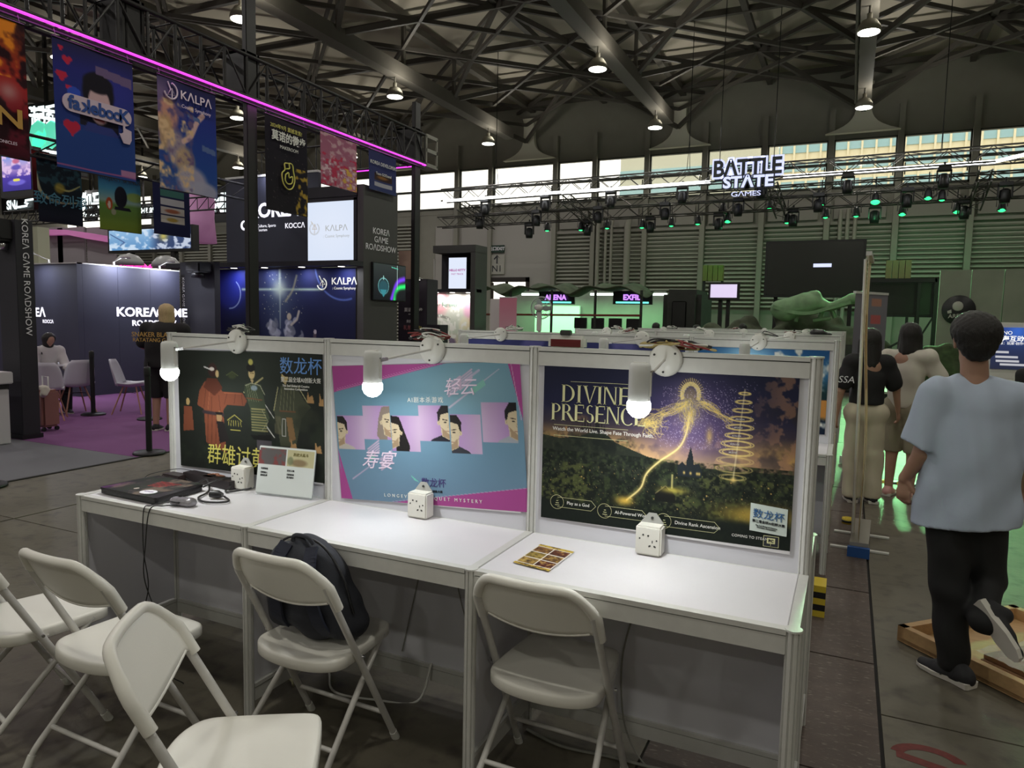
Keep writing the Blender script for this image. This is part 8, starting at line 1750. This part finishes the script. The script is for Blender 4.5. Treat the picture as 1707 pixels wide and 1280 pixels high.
# low barrier and bright platform behind the people
t = thing('platform', 'low dark platform edge with a pale green top, behind the standing people', 'platform', (2.0, 12.5, 0)); MB().bbox((.35, 12.6, 0), (7, 16, .38), .02).build('body', M_setd, t); MB().box((.35, 12.55, .38), (7, 16, .42)).build('top', mat('platform_top', rgb(170, 180, 160), .6), t)
t = thing('rock_pile', 'dark bushy scenery behind the standing people', 'scenery', (1.8, 14, .42)); pr = []; R = np.random.RandomState(19)
for i in range(26): x_ = .8+4.5*R.rand(); pr.append(((x_, 14+.4*R.rand(), .5+.5*R.rand()), (x_+.2*R.randn(), 14.2, .6+.6*R.rand()), .15+.12*R.rand(), .15, None, .08))
blend_mesh('foliage', pr, .05, mat('dark_foliage', rgb(58, 72, 44), .9, noise=.5, nscale=8), t, fold=lambda X, Y, Z: .04*np.sin(X*13)*np.sin(Z*14+Y*9))
t = thing('caution_strip', 'yellow and black striped cable cover across the aisle', 'cable cover', (.9, 6.2, 0)); n = 14; M_yel = mat('caution_yellow', rgb(206, 180, 52), .6)
for i in range(n):
    x0 = .33+.095*i; MB().add([(x0, 6.12, .001), (x0+.09, 6.12, .001), (x0+.12, 6.26, .001), (x0+.03, 6.26, .001), (x0, 6.15, .02), (x0+.09, 6.15, .02), (x0+.12, 6.23, .02), (x0+.03, 6.23, .02)], [(0, 3, 2, 1), (4, 5, 6, 7), (0, 1, 5, 4), (1, 2, 6, 5), (2, 3, 7, 6), (3, 0, 4, 7)]).build('stripe', M_yel if i % 2 else M_black, t)
t = thing('caution_strip', 'short striped cable cover at the right edge of the picture', 'cable cover', (2.0, 6.7, 0))
for i in range(6): x0 = 1.75+.11*i; MB().box((x0, 6.66, .0), (x0+.10, 6.78, .02)).build('stripe', M_yel if i % 2 else M_black, t)

# ================================================================ aisle things on the right
# pull-up banner seen edge-on
t = thing('pull_up_banner', 'pull-up banner seen almost edge-on in the aisle, its pale side towards the desks', 'banner', (.21, 3.45, 0))
pA, pB = V(.235, 3.42, 0), V(.268, 4.12, 0); LN = V(-.055, 0, 2.08)
e = (pB-pA)/np.linalg.norm(pB-pA); nrm = V(e[1], -e[0], 0)
MB().obox((pA+pB)/2+V(0, 0, .05), (pB-pA)/2, nrm*.06, (0, 0, .045)).build('base', mat('base_grey', rgb(150, 146, 140), .4), t); MB().obox(pA+V(0, 0, .035)-e*.03, e*.02, nrm*.07, (0, 0, .035)).build('base_end_cap', mat('blue_cap', rgb(40, 84, 150), .5), t)
for k in (0, 1): q = pA*.8+pB*.2 if k == 0 else pA*.2+pB*.8; MB().obox(q+V(0, 0, .008), nrm*.19, e*.018, (0, 0, .006)).build('foot', M_alu, t)
wave = lambda gx, gy: .012*np.sin(gy*7)+.008*np.sin(gx*4)
cv = Canvas(40, 100, (206, 190, 150)); cv.vgrad([(0, (250, 236, 196)), (.3, (244, 214, 150)), (.6, (246, 226, 176)), (1, (220, 216, 206))]); cv.poly([(.1, .5), (.9, .5), (.9, 1.2), (.1, 1.2)], (196, 160, 104))
sheet(cv, pB+LN, pA+LN, pB+V(0, 0, .09), P_print, 'print', t, bend=wave)
cv2 = Canvas(12, 30, (250, 232, 186)); sheet(cv2, pA+LN-nrm*.003, pB+LN-nrm*.003, pA+V(0, 0, .09)-nrm*.003, P_print, 'backing', t, bend=lambda gx, gy: -.012*np.sin(gy*7)-.008*np.sin((1-gx)*4))
MB().obox(pA*.5+pB*.5+LN+V(0, 0, .01), (pB-pA)/2*1.02, nrm*.018, (0, 0, .014)).build('top_bar', M_alu, t); MB().tube([tuple(pA*.65+pB*.35-nrm*.05+V(0, 0, .06)), tuple(pA*.5+pB*.5-nrm*.03+LN)], .012, 8).build('pole', M_alu, t)
t = thing('pull_up_banner', 'second pull-up banner with faded pink and grey print behind the edge-on one', 'banner', (.35, 7.2, 0)); pA, pB = V(.12, 7.0, 0), V(.47, 7.55, 0); e = (pB-pA)/np.linalg.norm(pB-pA); nrm = V(e[1], -e[0], 0)
MB().obox((pA+pB)/2+V(0, 0, .05), (pB-pA)/2, nrm*.06, (0, 0, .045)).build('base', M_alu, t); MB().obox((pA+pB)/2+V(0, 0, 1.98), (pB-pA)/2, nrm*.018, (0, 0, .014)).build('top_bar', M_alu, t); MB().cyl(tuple((pA+pB)/2-nrm*.03+V(0, 0, .06)), .01, 1.9, 8).build('pole', M_alu, t)
cv = Canvas(40, 130, (120, 116, 126)); cv.vgrad([(0, (130, 126, 136)), (1, (90, 86, 104))])
for i in range(9): cv.poly([(.5, .1+.33*i), (.8, .1+.33*i), (.8, .26+.33*i), (.5, .26+.33*i)], ((190, 130, 110), (200, 90, 90), (210, 200, 200), (190, 110, 140))[i % 4], .8)
sheet(cv, pA+V(0, 0, 1.97)+nrm*.01, pB+V(0, 0, 1.97)+nrm*.01, pA+V(0, 0, .09)+nrm*.01, P_print, 'print', t)
# shipping tray of wood with film-wrapped boards, lying on the floor
t = thing('wooden_tray', 'shallow wooden tray with film-wrapped boards lying in the aisle behind the walking person', 'crate', (1.0, 2.0, 0)); M_wood = mat('pine_wood', rgb(188, 152, 108), .6, noise=.12, nscale=6, stretch=(1, 8, 8)); M_ply = mat('dark_ply', rgb(130, 98, 68), .6, noise=.15, nscale=8)
q0, q1 = V(.40, 2.02, 0), V(1.08, 1.36, 0); d = (q1-q0)/np.linalg.norm(q1-q0); s = V(-d[1], d[0], 0); L, Wd = 1.25, .85
MB().obox(q0+d*L/2+s*Wd/2+V(0, 0, .018), d*L/2, s*Wd/2, (0, 0, .008)).build('bottom_board', M_wood, t)
for (c_, a_, b_) in ((q0+d*L/2+s*.02, d*L/2, s*.02), (q0+d*L/2+s*(Wd-.02), d*L/2, s*.02), (q0+d*.02+s*Wd/2, d*.02, s*Wd/2), (q0+d*(L-.02)+s*Wd/2, d*.02, s*Wd/2)): MB().obox(c_+V(0, 0, .045), a_, b_, (0, 0, .04)).build('side_board', M_wood, t)
t2 = thing('wrapped_boards', 'stack of boards in shiny clear film resting in the wooden tray', 'boards', q0+d*.75+s*.45+V(0, 0, .03))
for k in range(2): MB().obox(q0+d*.78+s*.45+V(0, 0, .045+.022*k), d*.42, s*(.34-.02*k), (0, 0, .010)).build('board', M_ply, t2)
g = MB(); g.smooth = True; n1, n2 = 40, 26; R = np.random.RandomState(4); zz = .014*vnoise(n2+1, n1+1, 5, 7, 3)+.006*R.rand(n2+1, n1+1); vs = [tuple(q0+d*(.34+.88*i/n1)+s*(.10+.70*j/n2)+V(0, 0, .082+zz[j, i])) for j in range(n2+1) for i in range(n1+1)]
g.add(vs, [(j*(n1+1)+i, j*(n1+1)+i+1, (j+1)*(n1+1)+i+1, (j+1)*(n1+1)+i) for j in range(n2) for i in range(n1)]); g.build('clear_film', mat('clear_film', (.9, .9, .88), .12, alpha=.32, spec=.9), t2)
# plinth with the lit information panel at the right edge
t = thing('lit_display', 'lit blue information panel with white Chinese text on a white stand at the right edge', 'screen', ay(1680, 580, 6.6)); LY = 6.6; x0, x1 = ay(1655, 550, LY)[0], ay(1740, 550, LY)[0]; zt, zb = ay(1690, 546, LY)[2], ay(1690, 616, LY)[2]
MB().bbox((x0-.04, LY+.01, zb-.1), (x1+.04, LY+.12, zt+.05), .006).build('housing', M_cream, t); MB().bbox((x0+.1, LY, 0), (x1-.1, LY+.3, zb-.1), .01).build('stand', M_cream, t)
cv = Canvas(70, 62, (40, 50, 80)); cv.vgrad([(0, (48, 72, 140)), (.4, (40, 52, 92)), (1, (38, 42, 62))]); cv.glow(.5, .1, .2, (60, 110, 210), .8)
for i, (u_, v_, w_) in enumerate(((.1, .60, .45), (.12, .68, .45), (.2, .76, .5), (.06, .5, .3))): cv.poly([(u_, v_), (u_+w_, v_), (u_+w_, v_+.045), (u_, v_+.045)], (190, 190, 196))
sheet(cv, (x0, LY, zt), (x1, LY, zt), (x0, LY, zb), P_back, 'picture', t); M_lw = mat('lit_white_text', (1, 1, 1), .4, emit=(1, 1, 1), estr=.9)
text('KONO', .05, M_lw, (x0+.09, LY-.012, zt-.055), (1, 0, 0), (0, 0, 1), t); text('上海互动计划', .062, M_lw, (x0+.02, LY-.012, zt-.115), (1, 0, 0), (0, 0, 1), t, align='LEFT', bold=.02); text('招募：玩家·创作者', .032, M_lw, (x0+.03, LY-.012, zt-.16), (1, 0, 0), (0, 0, 1), t, align='LEFT')
# small striped blocks and the yellow tape roll by the desk ends
t = thing('caution_block', 'yellow and black striped block on the floor at the end of the first desks', 'block', (.06, 2.2, 0))
for i in range(5): MB().box((-.02, 2.15, .035*i), (.055, 2.3, .035*(i+1))).build('stripe', M_yel if i % 2 == 0 else M_black, t)
t = thing('tape_roll', 'small roll of yellow and black tape on the floor near the second desk row', 'tape', ay(1413, 866, 3.9)); q = az(1413, 872, 0); MB().lathe([(.045, 0), (.045, .045), (.02, .045), (.02, 0)], tuple(q), 20).build('roll', M_yel, t); MB().lathe([(.0465, .012), (.0465, .03)], tuple(q), 20).build('black_band', M_black, t)
